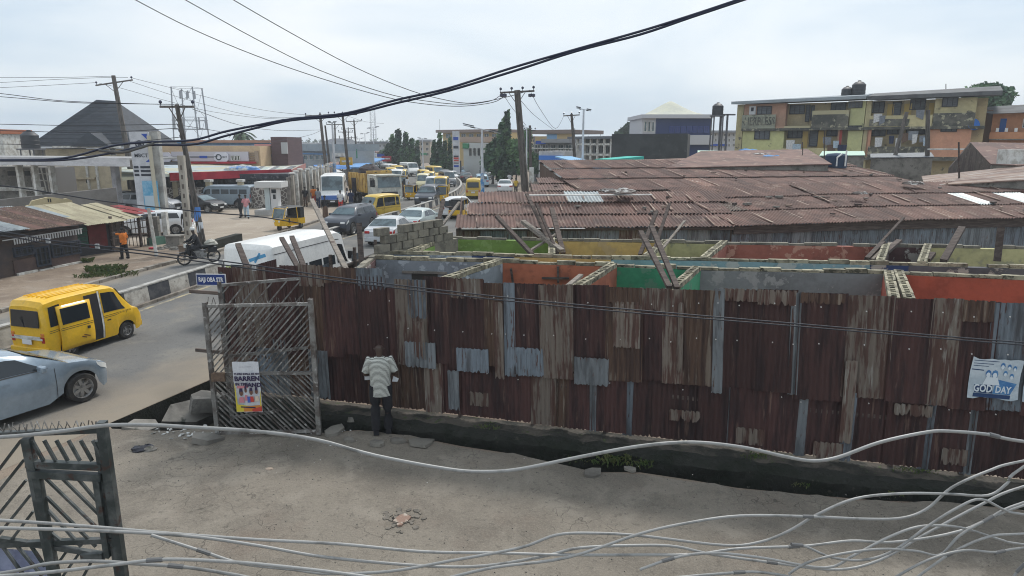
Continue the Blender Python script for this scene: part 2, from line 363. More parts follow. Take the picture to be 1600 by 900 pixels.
tag(mb.build('stone',mat('brown_stone',(.26,.17,.13),c2=(.42,.36,.3),scale=9,thr=(.5,.6)),loc=PZ(630,815)+Vector((0,0,.014))),'flat brown stone lodged in the pothole of the street','stone')
mb=MB()
for k in range(26):
 a=rr.uniform(0,2*pi);r=rr.uniform(.13,.36);c=PZ(627,815)+Vector((cos(a)*r,sin(a)*r*.9,.010))
 slab(mb,c,rr.uniform(.035,.075),.016,rr.uniform(0,3),rx=rr.uniform(-.12,.12),seed=100+k,n=5)
o=mb.build('broken_asphalt',mat('broken_street_bits',(.17,.15,.125),c2=(.11,.1,.085),scale=6));tag(o,'cracked loose bits of paving round the pothole','rubble',kind='stuff')
sheet('pothole',[(PZ(627,812).x+cos(a_*.63)*.15*(1+.2*sin(a_*3)),PZ(627,812).y+sin(a_*.63)*.15)for a_ in range(10)],[],.0165,mat('pothole_dirt',(.05,.042,.036),c2=(.02,.018,.016),scale=8,bump=.8))
gm=MB()
for k in range(900):
 px,py=rr.uniform(150,1600),0;py=700+(px-500)*.09*(px>500)+rr.random()**1.6*200
 c=PZ(px,py);s_=rr.uniform(.004,.014);gm.add([(c.x-s_,c.y,.012),(c.x+s_,c.y-s_,.012),(c.x+s_*.4,c.y+s_,.012),(c.x,c.y,.012+s_)],[(0,1,3),(1,2,3),(2,0,3)],k%3)
tag(gm.build('gravel',[SLABM,CONC,mat('dark_grit',(.07,.065,.06))]),'loose grit scattered over the street','gravel',kind='stuff')
GRASS=mat('weed_green',(.06,.10,.025),c2=(.12,.13,.045),scale=6,rand=.2)
gm=MB()
def tuft(mb,c,h,n_,spread,q):
 for _ in range(n_):
  a=q.uniform(0,2*pi);r=q.uniform(0,spread);b0=c+Vector((cos(a)*r,sin(a)*r*.6,0));a2=q.uniform(0,2*pi);hh=h*q.uniform(.4,1)
  d=Vector((cos(a2),sin(a2),0));sd_=Vector((-d.y,d.x,0))*h*.09
  p1=b0+d*hh*.3+Vector((0,0,hh*.7));p2=b0+d*hh*.8+Vector((0,0,hh*.8))
  mb.add([b0-sd_*.5,b0+sd_*.5,p1+sd_,p2,p1-sd_],[(0,1,2,3,4)])
for(px,py,n_,h,s)in((955,724,90,.12,.35),(1000,728,60,.10,.3),(985,716,40,.14,.2),(1250,760,25,.07,.2),(1395,776,22,.08,.2),(905,722,25,.06,.3)):
 tuft(gm,PZ(px,py)+Vector((0,0,.014)),h,n_,s,rr)
for(px,py,z_)in((1190,712,.2),(1440,738,.2),(1415,735,.2),(760,668,.2),(1180,716,.2)):
 tuft(gm,PZ(px,py,z_),.07,40,.25,rr)
tag(gm.build('weeds',GRASS,fix=False),'low green weeds growing along the edge of the drain','weeds',kind='stuff')
gm=MB()
for(px,py,n_,h,s)in((165,424,320,.35,.9),(180,430,200,.25,1.0),(140,433,90,.2,.6),(135,410,60,.3,.3)):tuft(gm,PZ(px,py),h,n_,s,rr)
tag(gm.build('roadside_grass',GRASS,fix=False),'green grass tufts on the verge across the main road','grass',kind='stuff')
# ------------------------------------------------------------------ main road
MED=[(-15.6,8),(-14.1,15.6),(-13.0,21.4),(-12.15,27.5),(-10.6,38.3),(-9.2,45),(-7.6,53.9),(-6.5,63),(-6.0,75),(-6.7,88),(-9.2,104),(-14.5,117),(-21,130),(-40,165),(-75,225),(-120,300)]
LEFT=[(-19.2,8),(-17.6,15.6),(-16.6,21.4),(-16.2,27),(-14.6,36),(-13.9,45),(-13.4,54),(-13.4,63),(-13.6,75),(-15.2,88),(-19,104),(-25,117),(-32,130),(-51,165),(-86,225),(-131,300)]
def smooth_line(P,k=4):
 out=[]
 for i in range(len(P)-1):
  p0=Vector(P[max(i-1,0)]);p1=Vector(P[i]);p2=Vector(P[i+1]);p3=Vector(P[min(i+2,len(P)-1)])
  for j in range(k):
   t=j/k
   out.append(.5*((2*p1)+(p2-p0)*t+(2*p0-5*p1+4*p2-p3)*t*t+(3*p1-p0-3*p2+p3)*t**3))
 out.append(Vector(P[-1]));return out
RIGHT=[(-9.6,7.6),(R0.x-.02,R0.y-.05),(R1.x-.02,R1.y),(-5.7,18.4),(-4.45,25),(-3.2,35),(-1.9,45),(-1.0,54),(-.4,63),(.4,75),(.2,88),(-1.2,104),(-6,117),(-12,130),(-30,165),(-63,225),(-108,300)]
def strip(name,A,B,z,m,kind='structure'):
 mb=MB();n=min(len(A),len(B));vs=[(p.x,p.y,z)for p in A[:n]]+[(p.x,p.y,z)for p in B[:n]]
 mb.add(vs,[(i,i+1,n+i+1,n+i)for i in range(n-1)]);o=mb.build(name,m)
 for p in o.data.polygons:
  if p.normal.z<0:p.flip()
 o['kind']=kind;return o
lm_=smooth_line(MED);ll_=smooth_line(LEFT);lr_=smooth_line(RIGHT)
NX=16;mb=MB();nl_=min(len(ll_),len(lr_));att=[]
for i in range(nl_):
 for j in range(NX+1):
  p=ll_[i].lerp(lr_[i],j/NX);wd=(lr_[i]-ll_[i]).length;mb.v.append((p.x,p.y,.004));dl=j/NX*wd;dr=wd-dl
  att.append(max(0,1-dr/(3.4 if p.y<40 else 1.5))+.8*max(0,1-dl/1.3)+.35*max(0,1-abs(dl-wd*.5)/1.2))
mb.f.extend([(i*(NX+1)+j,i*(NX+1)+j+1,(i+1)*(NX+1)+j+1,(i+1)*(NX+1)+j)for i in range(nl_-1)for j in range(NX)]);mb.m=[0]*len(mb.f)
rdm=mb.build('main_road',M_ROAD,fix=False);rdm['kind']='structure';at_=rdm.data.attributes.new('sand','FLOAT','POINT');at_.data.foreach_set('value',att)
for p in rdm.data.polygons:
 if p.normal.z<0:p.flip()
nt=M_ROAD.node_tree;pb_=nt.nodes['Principled BSDF'];src_=pb_.inputs['Base Color'].links[0].from_socket;an=nt.nodes.new('ShaderNodeAttribute');an.attribute_name='sand'
no=nt.nodes.new('ShaderNodeTexNoise');no.inputs['Scale'].default_value=.9;no.inputs['Detail'].default_value=7;tcx=nt.nodes.new('ShaderNodeTexCoord');nt.links.new(tcx.outputs['Object'],no.inputs['Vector'])
ma_=nt.nodes.new('ShaderNodeMath');ma_.operation='ADD';nt.links.new(an.outputs['Fac'],ma_.inputs[0]);nt.links.new(no.outputs['Fac'],ma_.inputs[1]);mr_=nt.nodes.new('ShaderNodeMapRange');mr_.inputs['From Min'].default_value=.75;mr_.inputs['From Max'].default_value=1.35;mr_.inputs['To Max'].default_value=.9;nt.links.new(ma_.outputs[0],mr_.inputs['Value'])
mx_=nt.nodes.new('ShaderNodeMixRGB');nt.links.new(mr_.outputs[0],mx_.inputs['Fac']);nt.links.new(src_,mx_.inputs['Color1']);mx_.inputs['Color2'].default_value=(.255,.215,.165,1);nt.links.new(mx_.outputs[0],pb_.inputs['Base Color'])
sheet('station_apron',[(-18.5,35),(-14.9,36.2),(-14.1,45),(-13.7,54),(-14,72),(-22,100),(-60,110),(-80,60),(-36,40),(-22.5,37)],[],.004,M_APRON)
sheet('left_verge',[(-36,10),(-19.3,8),(-17.7,15.6),(-16.75,21.4),(-16.4,27),(-15.2,33),(-18.5,34.9),(-22.4,36.9),(-36,39.9)],[],.004,M_SHOULD)
def offs(line,d):
 out=[]
 for i,p in enumerate(line):
  t=(line[min(i+1,len(line)-1)]-line[max(i-1,0)]).normalized();out.append(p+Vector((t.y,-t.x))*d)
 return out
strip('yellow_line',offs(lm_,.62),offs(lm_,.76),.009,M_PALE)
kb=thing('kerb','low concrete kerb between far carriageway and dirt verge','kerb',(0,0,0));
seg=[p for p in ll_ if 8<p.y<60]
KB=mat('kerb_concrete',(.26,.235,.20),c2=(.14,.12,.1),scale=2,bump=.4,rand=.15)
def walk(line,L0,y0,y1):
 """points every L0 metres along a polyline"""
 pts=[];d=0;prev=None
 for p in line:
  if prev is not None:
   s=(p-prev).length;
   while d<=s:pts.append(prev.lerp(p,d/s));d+=L0
   d-=s
  prev=p
 return[p for p in pts if y0<=p.y<=y1]
ks=walk(offs(ll_,-.12),.95,9,60)
for a,b_ in zip(ks[:-1],ks[1:]):
 c=(a+b_)/2;t=b_-a
 if 34.2<c.y<36.5:continue
 mb=MB();mb.box((0,0,.02+rr.uniform(-.02,.02)),(t.length*.97,.22,.22));o=mb.build('kerb_stone',KB,kb);o.location=(c.x,c.y,0);o.rotation_euler=(0,0,atan2(t.y,t.x)+rr.uniform(-.02,.02))
BLK=mat('barrier_black_paint',(.030,.033,.042),c2=(.07,.07,.075),scale=3,rough=.8)
BWH=mat('barrier_worn_white',(.46,.44,.40),c2=(.28,.26,.23),c3=(.09,.08,.07),scale=2,bump=.4,thr3=(.6,.7))
CAPM=mat('barrier_cap',(.40,.39,.365),c2=(.26,.25,.23),scale=3)
md=thing('median_barrier','black and white painted concrete barrier dividing the main road','barrier',(0,0,0))
ms=walk(lm_,1.15,8,100)
for i,(a,b_)in enumerate(zip(ms[:-1],ms[1:])):
 c=(a+b_)/2;t=b_-a;rz=atan2(t.y,t.x)
 mb=MB();hgt=.58
 mb.add([(-t.length/2,-.16,0),(t.length/2,-.16,0),(t.length/2,.16,0),(-t.length/2,.16,0),(-t.length/2,-.10,hgt),(t.length/2,-.10,hgt),(t.length/2,.10,hgt),(-t.length/2,.10,hgt)],[(0,3,2,1),(4,5,6,7),(0,1,5,4),(1,2,6,5),(2,3,7,6),(3,0,4,7)])
 o=mb.build('barrier_block',BLK if i%2 else BWH,md);o.location=(c.x,c.y,0);o.rotation_euler=(0,0,rz)
 cp=MB();cp.box((0,0,hgt+.022),(t.length*.995,.24,.045));o=cp.build('cap_stone',CAPM,md);o.location=(c.x,c.y,0);o.rotation_euler=(0,0,rz)
 if c.y<40:
  fk=MB();fk.box((0,-.36,.05),(t.length*.985,.14,.11));o=fk.build('kerb_stone',KB,md);o.location=(c.x,c.y,0);o.rotation_euler=(0,0,rz)
strip('median_soil',offs(lm_,.16),offs(lm_,.30),.03,M_DIRT)
# ------------------------------------------------------------------ corrugated fence along the side street
CORR={}
def corr_mesh(wd,ht,key,pitch=.085,amp=.019,ragged=0,mats=None,rows=1,axis='z',spp=4):
 """corrugated sheet, local x across, z up (or y up-slope for roofs), base at 0"""
 k=(round(wd,2),round(ht,2),key,pitch,ragged,axis)
 if k in CORR:return CORR[k]
 q=random.Random(hash((round(wd*100),round(ht*100),ragged))&0xffff)
 nc=max(4,int(wd/pitch*spp));vs=[];fs=[];th=.0025
 lo=0.0
 tops=[];bots=[]
 for i in range(nc+1):
  x=i/nc*wd;w_=amp*sin(2*pi*x/pitch)
  t0=ht;b0=0
  if ragged:
   t0-=abs(q.gauss(0,ragged*.35))if i%4==0 else 0;b0+=abs(q.gauss(0,ragged*.5))if q.random()<.4 else 0
  for r in range(rows+1):
   h=b0+(t0-b0)*r/rows
   vs.append((x,w_,h)if axis=='z' else(x,h,w_))
 R=rows+1
 for i in range(nc):
  for r in range(rows):fs.append((i*R+r,(i+1)*R+r,(i+1)*R+r+1,i*R+r+1))
 me=bpy.data.meshes.new('corrugated_sheet');me.from_pydata(vs,[],fs);me.materials.append(mats)
 me.polygons.foreach_set('use_smooth',[True]*len(fs));me.update();CORR[k]=me;return me
fence=thing('corrugated_fence','long patchwork fence of rusted corrugated iron sheets above the drain','fence',FL.o,FL.rz)
def fsheet(x0,x1,ty,by,m,lean=0.0,v=0.0,ragged=.02,label=None,name='iron_sheet'):
 """sheet between two photo columns, top edge ty, bottom edge by (photo rows)"""
 xm=(x0+x1)/2
 um,zt=FL.uz(xm,ty);_,zb=FL.uz(xm,by)
 u0,_=FL.uz(x0,(ty+by)/2);u1,_=FL.uz(x1,(ty+by)/2)
 me=corr_mesh(u1-u0+.05,zt-zb,m.name,ragged=ragged,mats=m)
 o=place_mesh(name,me,fence,Matrix.Translation((u0,v,zb))@Matrix.Rotation(lean,4,'Y')@Matrix.Rotation(RNG.uniform(-.02,.02),4,'X'))
 if label:o['label']=label
 return o
RNG.seed(11)
def seam(x):return 548+(x-500)*.086+RNG.uniform(-6,6)
def base(x):return 626+(x-500)*.1165
UP=[(350,392,418,RUSTD),(372,420,416,WEATH),(418,448,416,RUSTD),(446,474,414,RUSTD),(470,507,416,RUSTB),(505,534,420,RUSTD),(532,565,420,RUSTD),(562,603,430,RUSTD),(600,625,447,RUSTD),(622,668,434,WEATH),(666,706,434,RUSTD),(704,756,436,RUSTD),(754,796,441,RUSTB),(790,803,441,GALVD),(801,849,443,RUSTD),(847,895,446,WEATH),(892,950,447,RUSTD),(948,1002,450,RUSTB),(998,1042,450,RUSTD),(1038,1068,452,WEATH),(1066,1120,451,RUSTB),(1117,1129,450,GALV),(1128,1184,452,RUSTD),(1182,1240,453,RUSTD),(1237,1249,456,GALV),(1248,1318,458,RUSTD),(1315,1392,461,WEATH),(1390,1456,465,RUSTD),(1452,1492,463,WEATH),(1490,1550,470,RUSTD),(1546,1606,471,GALVD),(1604,1680,474,RUSTD),(1678,1760,478,RUSTB),(1756,1850,480,RUSTD),(1846,1950,486,RUSTD)]
for i,(x0,x1,ty,m)in enumerate(UP):
 ln=-.02+(x0-500)*-.00002+RNG.uniform(-.012,.012)
 fsheet(x0,x1,ty+RNG.uniform(-2,2),seam(x0)+8,m,lean=ln,v=-.035-(i%2)*.02)
LO=[(350,400,WEATH),(398,430,GALVD),(428,450,GALV),(448,500,RUSTB),(500,540,RUSTD),(538,575,RUSTD),(572,622,RUSTB),(620,668,RUSTB),(664,690,WEATH),(686,735,RUSTD),(733,790,RUSTD),(788,832,RUSTD),(830,866,WEATH),(862,888,RUSTB),(886,922,RUSTD),(918,932,GALV),(930,976,RUSTD),(974,988,GALVD),(986,1044,RUSTD),(1042,1092,RUSTD),(1090,1134,RUSTD),(1132,1142,GALV),(1140,1198,RUSTD),(1196,1246,RUSTD),(1244,1258,GALV),(1256,1318,RUSTD),(1316,1330,GALVD),(1328,1386,RUSTD),(1384,1442,RUSTD),(1440,1456,GALVD),(1454,1510,RUSTD),(1508,1522,GALV),(1520,1590,RUSTD),(1586,1660,RUSTD),(1656,1740,RUSTB),(1736,1840,RUSTD),(1836,1950,RUSTD)]
for i,(x0,x1,m)in enumerate(LO):
 fsheet(x0,x1,seam(x0)-10,base(x0),m,lean=-.015+RNG.uniform(-.01,.01),v=-.002+(i%2)*.018,ragged=.03)
for(x0,x1,ty,by,m,lab)in((636,680,533,573,GALV,'pale galvanised patch right of the standing man'),(716,762,543,580,GALVD,'torn grey patch with rusty edge'),(808,848,550,586,GALVD,'grey perforated patch'),(899,948,557,600,GALV,'bright bluish galvanised patch'),(488,514,546,620,GALV,'pale bluish sheet beside the gate post'),(703,717,577,638,GALV,'narrow pale galvanised strip'),(960,997,470,542,WEATH,'light brown patch sheet'),(1316,1330,560,690,WEATH,None),(560,600,418,446,GALVD,'pale ragged sheet end poking above fence top')):
 fsheet(x0,x1,ty,by,m,lean=-.02,v=-.085,ragged=.05,label=lab)
for(x0,x1,ty,hh,m)in((706,754,434,32,WEATH),(849,893,443,42,WEATH),(1130,1183,450,20,WEATH),(1184,1238,452,24,WEATH),(562,602,428,24,GALVD),(1250,1314,457,17,RUSTB),(1000,1040,449,38,WEATH),(950,999,448,26,RUSTB),(1500,1546,468,34,RUSTB),(470,505,413,34,WEATH),(506,560,417,26,RUSTB),(1395,1450,630,18,WEATH),(796,846,542,34,GALVD),(640,666,436,60,GALVD)):
 fsheet(x0,x1,ty,ty+hh,m,lean=-.02,v=-.072,ragged=.09)
for(x0,x1,ty,hh)in((735,760,612,22),(1150,1190,668,26),(1046,1090,640,18),(1270,1312,690,26),(1470,1506,700,26),(650,664,500,60),(776,786,470,120),(972,978,480,60),(1060,1064,470,110)):
 fsheet(x0,x1,ty,ty+hh,WEATH,lean=-.02,v=-.09 if ty<560 else-.03,ragged=.12)
nl=MB()
for(x0,x1,ty,m)in UP:
 if x0<560:continue
 for dy in(22,78):
  for fr in(.5,):
   px=x0+(x1-x0)*fr;u,z=FL.uz(px-(dy*.06),ty+dy+RNG.uniform(-3,3));nl.cyl((u,-.085,z),(u,-.07,z),.011,n=6)
for(x0,x1,m)in LO:
 if RNG.random()<.8 and x0>560:
  u,z=FL.uz((x0+x1)/2,seam(x0)+14);nl.cyl((u,-.03,z),(u,-.012,z),.010,n=6)
nl.build('nail_caps',mat('nail_cap_white',(.6,.58,.56)),fence)['kind']='stuff'
for px in range(360,1900,118):
 u,z=FL.uz(px,470+(px-500)*.04);b=MB();b.box((u,.09,z/2),(.07,.07,z));b.build('post',WOOD,fence)
b=MB();b.box((8,.05,1.05),(22,.04,.07));b.build('rail',WOOD,fence);b=MB();b.box((8,.05,2.35),(22,.04,.07));b.build('rail',WOOD,fence)
# ------------------------------------------------------------------ second fence running along the main road
c0=f_at(-2.15,0);SP=Plane((c0.x,c0.y),(-2.9,27.2))
side=thing('roadside_fence','leaning timber and grey iron fence running along the main road','fence',SP.o,SP.rz)
u=0;i=0
while u<SP.len-.3:
 wd=.72;m=[GALVD,GALVD,RUSTD,GALVD,GALV,GALVD][i%6]
 ht=2.05+RNG.uniform(-.15,.2)if u>1.6 else 2.75
 me=corr_mesh(wd,ht,m.name,mats=m,ragged=.05)
 place_mesh('iron_sheet',me,side,Matrix.Translation((u,(i%2)*.02,.0))@Matrix.Rotation(RNG.uniform(-.03,.03),4,'Y'));u+=wd-.05;i+=1
for z_ in(.8,1.98):
 b=MB();b.beam((1.2,-.06,z_),(SP.len,-.06,z_+.05),.09,.06);b.build('rail',WOOD,side)
b=MB();b.beam((4.2,-.10,1.65),(SP.len-.2,-.10,1.75),.17,.03);b.build('board',mat('pale_boards',(.28,.255,.23),c2=(.16,.14,.13),scale=2,stretch=(1,6,6)),side)
for k in range(9):
 u=1.5+k*1.45;b=MB();b.beam((u,-.12,-.3),(u+.05,-.12,2.35+RNG.uniform(-.1,.3)),.08,.06);b.build('post',WOOD,side)
 # ------------------------------------------------------------------ leaning timbers
def timber(p0,p1,wd,lab,m=WOOD,grp='old timbers leaning in the roofless rooms',th=None):
 p0=Vector(p0);p1=Vector(p1);b=MB();d=p1-p0;b.beam((0,0,0),d,wd,th or wd*.6);o=b.build('timber',m,loc=p0)
 return tag(o,lab,'timber',grp)
 # ------------------------------------------------------------------ roofless building behind the fence
ZW=2.5
room=thing('roofless_building','roofless block building with brightly painted rooms behind the rusty fence','building',(0,0,0))
def wmat(name,c,d=None,chips=(.34,.32,.28)):
 return mat(name,c,c2=d or tuple(x*.72 for x in c),c3=chips,scale=1.1,thr=(.42,.62),thr3=(.545,.60),scale3=2.2,rough=.9,bump=.4)
W_GREY=wmat('grey_blue_plaster',(.22,.25,.28),chips=(.36,.40,.44));W_ORG=wmat('orange_plaster',(.44,.14,.075),chips=(.3,.1,.06));W_GRN=wmat('green_plaster',(.05,.29,.15),chips=(.10,.25,.16))
W_GREY2=wmat('worn_grey_plaster',(.21,.22,.22),d=(.14,.145,.145),chips=(.30,.30,.29));W_RED=wmat('vermilion_plaster',(.40,.078,.042),chips=(.34,.07,.04));W_LIME=wmat('lime_green_plaster',(.19,.31,.07),chips=(.22,.33,.10))
W_YEL=wmat('yellow_plaster',(.52,.38,.14),chips=(.42,.32,.16));W_PALE=wmat('pale_yellow_plaster',(.46,.43,.22),chips=(.30,.29,.18));W_SAL=wmat('salmon_plaster',(.30,.10,.07),chips=(.42,.22,.16))
W_MAR=wmat('maroon_plaster',(.10,.05,.05),chips=(.35,.33,.3));W_NAVY=wmat('navy_plaster',(.025,.05,.13));W_TEAL=wmat('pale_teal_plaster',(.20,.32,.35),chips=(.35,.38,.36));W_DGR=wmat('dark_grey_plaster',(.10,.10,.11))
BLOCK=mat('cement_block',(.23,.21,.165),c2=(.14,.13,.105),c3=(.07,.07,.05),scale=2.6,thr3=(.6,.7),bump=.7,rand=.16)
BLOCKY=mat('mossy_block',(.34,.31,.22),c2=(.15,.135,.095),c3=(.06,.058,.038),scale=2.2,thr3=(.52,.62),bump=.9,rand=.2)
HOLE=mat('block_hollow',(.03,.028,.024))
def block_mesh(ln,th,h,holes,key,m):
 b=MB();b.bb(-ln/2,ln/2,-th/2,th/2,0,h*.55)
 if not holes:b.bb(-ln/2,ln/2,-th/2,th/2,h*.55+.0005,h)
 else:
  t=.052;b.bb(-ln/2,ln/2,-th/2,-th/2+t,h*.55,h);b.bb(-ln/2,ln/2,th/2-t,th/2,h*.55,h)
  for x in(-ln/2+t/2,0,ln/2-t/2):b.bb(x-t/2,x+t/2,-th/2+t,th/2-t,h*.55,h-.001)
  for x in(-ln/4,ln/4):b.bb(x-ln/4+t,x+ln/4-t,-th/2+t,th/2-t,h*.551,h*.56,mi=1)
 me=bpy.data.meshes.new('block');me.from_pydata(b.v,[],b.f);me.materials.append(m);me.materials.append(HOLE);me.polygons.foreach_set('material_index',b.m)
 return me
BM={(h,nm):block_mesh(.43,.2,.11,h,nm,m)for h in(0,1)for nm,m in(('c',BLOCK),('y',BLOCKY))}
BFULL={nm:block_mesh(.43,.19,.2,0,nm,m)for nm,m in(('c',BLOCK),('y',BLOCKY))}
def wall(p0,p1,zt,segs,th=.2,z0=0.0,top=('y',0),jit=.012):
 """painted wall between two points; segs = [(fraction end, material)]; a course of loose blocks on top"""
 p0=Vector((p0[0],p0[1],0));p1=Vector((p1[0],p1[1],0));d=p1-p0;ln=d.length;rz=atan2(d.y,d.x);f0=0
 for f1,m in segs:
  c=p0+d*(f0+f1)/2;b=MB();b.box((0,0,(zt-.09+z0)/2),(ln*(f1-f0)-.004,th,zt-.09-z0));o=b.build('wall',m,room);o.location=(c.x,c.y,0);o.rotation_euler=(0,0,rz);f0=f1
 n=max(1,int(ln/.45))
 for i in range(n):
  c=p0+d*(i+.5)/n
  if RNG.random()<.1:continue
  o=place_mesh('block',BM[(top[1],top[0])],room,Matrix.Translation((c.x,c.y,zt-.085+RNG.uniform(-jit,jit)))@Matrix.Rotation(rz+RNG.uniform(-.02,.02),4,'Z')@Matrix.Diagonal((ln/n/.445,th/.2*RNG.uniform(.66,.85),RNG.uniform(.5,.95),1)))
A=[PZ(x,y,ZW)for x,y in((588,400),(783,405),(960,411),(1090,416),(1388,422),(1640,433),(1900,446))]
F=lambda px:f_at(FL.uz(px,470)[0],.45)
def wall_seg(a,b_,m,**k):wall(a,b_,ZW,[(1,m)],**k)
for i,m in enumerate((W_GREY,W_ORG,W_GRN,W_GREY2,W_RED,W_YEL)):wall_seg(A[i],A[i+1],m)
def cross(a,px,py,m1,m2):
 e=PZ(px,py,ZW);d=(e-a);d.z=0;d.normalize();nn=Vector((-d.y,d.x,0))*.05;s=d*.11
 ln=2.15 if abs(d.x)<.9 else 3
 e=a+d*min(3.2,(e-a).length+.9)
 for sg,m in((1,m1),(-1,m2)):
  p=a+s+nn*sg;q=e+nn*sg;c=(p+q)/2;b=MB();b.box((0,0,(ZW-.09)/2),((q-p).length,.0985,ZW-.09));o=b.build('wall',m,room);o.location=(c.x,c.y,0);o.rotation_euler=(0,0,atan2(d.y,d.x))
 L_=(e-a).length;n=int(L_/.42)
 for i in range(n):
  c=a+s+(e-a)*(i+.5)/n
  place_mesh('block',BM[(1,'y')],room,Matrix.Translation((c.x,c.y,ZW-.085+RNG.uniform(-.01,.01)))@Matrix.Rotation(atan2(d.y,d.x),4,'Z')@Matrix.Diagonal((L_/n/.45,1.0,1,1)))
cross(A[1],692,435,W_GREY,W_ORG);cross(A[2],905,445,W_ORG,W_GRN);cross(A[3],1050,450,W_GRN,W_GREY2);cross(A[4],1397,465,W_GREY2,W_RED)
a4=A[4]+Vector((.24,.02,0));cross(a4,1421,466,W_GREY2,W_RED)
wp=Plane((A[0].x,A[0].y),(A[1].x,A[1].y));u0,z1=wp.uz(645,426);u1,z0=wp.uz(686,447)
b=MB();b.bb(u0,u1,-.115,-.05,z0-.5,z1);o=b.build('window_opening',HOLE,room);o.location=wp.o;o.rotation_euler=(0,0,wp.rz)
b=MB();b.bb(u0-.25,u1+.25,-.14,-.06,z1+.005,z1+.07);o=b.build('lintel',CONC,room);o.location=wp.o;o.rotation_euler=(0,0,wp.rz)
B=[PZ(x,y,ZW)for x,y in((585,392),(738,394),(805,396),(955,400),(1110,402),(1358,408),(1418,409),(1640,415),(1900,424))]
for i,m in enumerate((W_GREY,W_NAVY,W_YEL,W_TEAL,W_TEAL,W_NAVY,W_DGR,W_DGR)):wall_seg(B[i],B[i+1],m)
C_=[PZ(x,y,ZW)for x,y in((700,369),(862,372),(1040,375),(1132,377),(1385,381),(1450,382),(1640,385),(1900,390))]
for i,m in enumerate((W_LIME,W_YEL,W_PALE,W_SAL,W_MAR,W_PALE,W_GREY)):wall_seg(C_[i],C_[i+1],m,top=('c',0))
def crossbc(i,bx,by,m1,m2):
 a=C_[i];e=PZ(bx,by,ZW);d=e-a;d.z=0;L_=d.length;d.normalize();nn=Vector((-d.y,d.x,0))*.05
 for sg,m in((1,m1),(-1,m2)):
  p=a+d*.11+nn*sg;q=e-d*.11+nn*sg;c=(p+q)/2;b=MB();b.box((0,0,(ZW-.09)/2),((q-p).length,.0985,ZW-.09));o=b.build('wall',m,room);o.location=(c.x,c.y,0);o.rotation_euler=(0,0,atan2(d.y,d.x))
 n=int(L_/.42)
 for k in range(n):
  c=a+(e-a)*(k+.5)/n
  place_mesh('block',BM[(1,'y')],room,Matrix.Translation((c.x,c.y,ZW-.08+RNG.uniform(-.01,.01)))@Matrix.Rotation(atan2(d.y,d.x),4,'Z')@Matrix.Diagonal((L_/n/.45,1,1,1)))
crossbc(0,640,393,W_LIME,W_LIME);crossbc(1,862,397,W_YEL,W_YEL);crossbc(2,1010,400,W_PALE,W_YEL);crossbc(3,1100,402,W_SAL,W_PALE);crossbc(4,1375,408,W_MAR,W_SAL);crossbc(5,1440,410,W_PALE,W_MAR)
bwt=thing('block_wall','bare cement block wall with mortar gaps standing above the painted rooms','wall',(0,0,0))
q0=PZ(588,396,ZW);q1=PZ(712,372,ZW);dd=q1-q0;nb=9;rz=atan2(dd.y,dd.x);L_=dd.length
b=MB();b.box((0,0,(ZW)/2),(L_,.18,ZW));o=b.build('wall',BLOCK,bwt);c=(q0+q1)/2;o.location=(c.x,c.y,0);o.rotation_euler=(0,0,rz)
nb=max(3,int(L_/.46))
for r in range(3):
 for k in range(nb):
  if r==2 and(k in(1,)or k>nb-2):continue
  if r==1 and k==nb-1:continue
  f=(k+.5+(.5 if r%2 else 0))/(nb+.5);c=q0+dd*f
  place_mesh('block',BFULL['c'],bwt,Matrix.Translation((c.x,c.y,ZW+.01+r*.225+RNG.uniform(-.008,.008)))@Matrix.Rotation(rz+RNG.uniform(-.05,.05),4,'Z')@Matrix.Diagonal((1.0,1,1.05,1)))
e0=A[0];wall_seg(e0+Vector((-.1,-2.6,0)),e0+Vector((-.1,1.2,0)),W_MAR,top=('c',0))
wp=Plane((A[1].x,A[1].y),(A[2].x,A[2].y));b=MB()
for(x0,y0,x1,y1)in((783,409,783,440),(873,415,873,440),(800,418,803,440),(848,433,890,433)):
 a=wp.uz(x0,y0);c=wp.uz(x1,y1);b.beam((a[0],-.14,a[1]),(c[0],-.14,c[1]),.05,.05)
o=b.build('pipes',WOOD,room);o.location=wp.o;o.rotation_euler=(0,0,wp.rz)
def tim(pa,Ya,pb,Yb,wd,lab,m=WOOD,grp='old timbers leaning in the roofless rooms'):return timber(PY(pa[0],pa[1],Ya),PY(pb[0],pb[1],Yb),wd,lab,m,grp)
TP=mat('pale_timber',(.27,.235,.20),c2=(.16,.14,.12),scale=2,stretch=(1,8,8),rough=.9,bump=.3)
TD=mat('dark_timber',(.05,.035,.03),c2=(.09,.07,.06),scale=2,stretch=(1,8,8),rough=.9)
tim((832,398),18.6,(776,338),20.6,.13,'dark timber slanting across the lime green room, leftmost of the cluster',TD)
tim((878,392),18.6,(817,346),20.4,.16,'thick pale plank slanting towards the lime green wall',TP)
tim((868,398),18.8,(823,303),20.8,.10,'long grey timber in the middle of the left cluster',WOOD)
tim((880,396),18.7,(862,325),20.4,.14,'stout grey timber standing right in the left cluster',WOOD)
tim((872,397),18.6,(838,318),20.3,.08,'thin dark timber inside the left cluster',TD)
tim((825,394),18.9,(875,362),20.0,.09,'short pale plank crossing the left cluster',TP)
tim((1046,449),13.2,(1001,362),15.6,.11,'long grey plank leaning over the green room, left one of the pair',WOOD)
tim((1058,450),13.2,(1018,354),15.7,.11,'long grey plank leaning over the green room, right one of the pair',WOOD)
tim((1000,398),18.8,(1026,330),20.6,.11,'dark timber crossing behind the two grey planks',TD)
tim((1022,392),18.8,(1046,318),20.8,.09,'dark leaning timber right of the two grey planks',TD)
tim((1030,395),18.8,(1070,345),20.8,.07,'thin pale stick leaning right of the green room',TP)
tim((885,449),13.4,(908,430),14.4,.10,'short weathered stub poking above the fence by the orange room',TP)
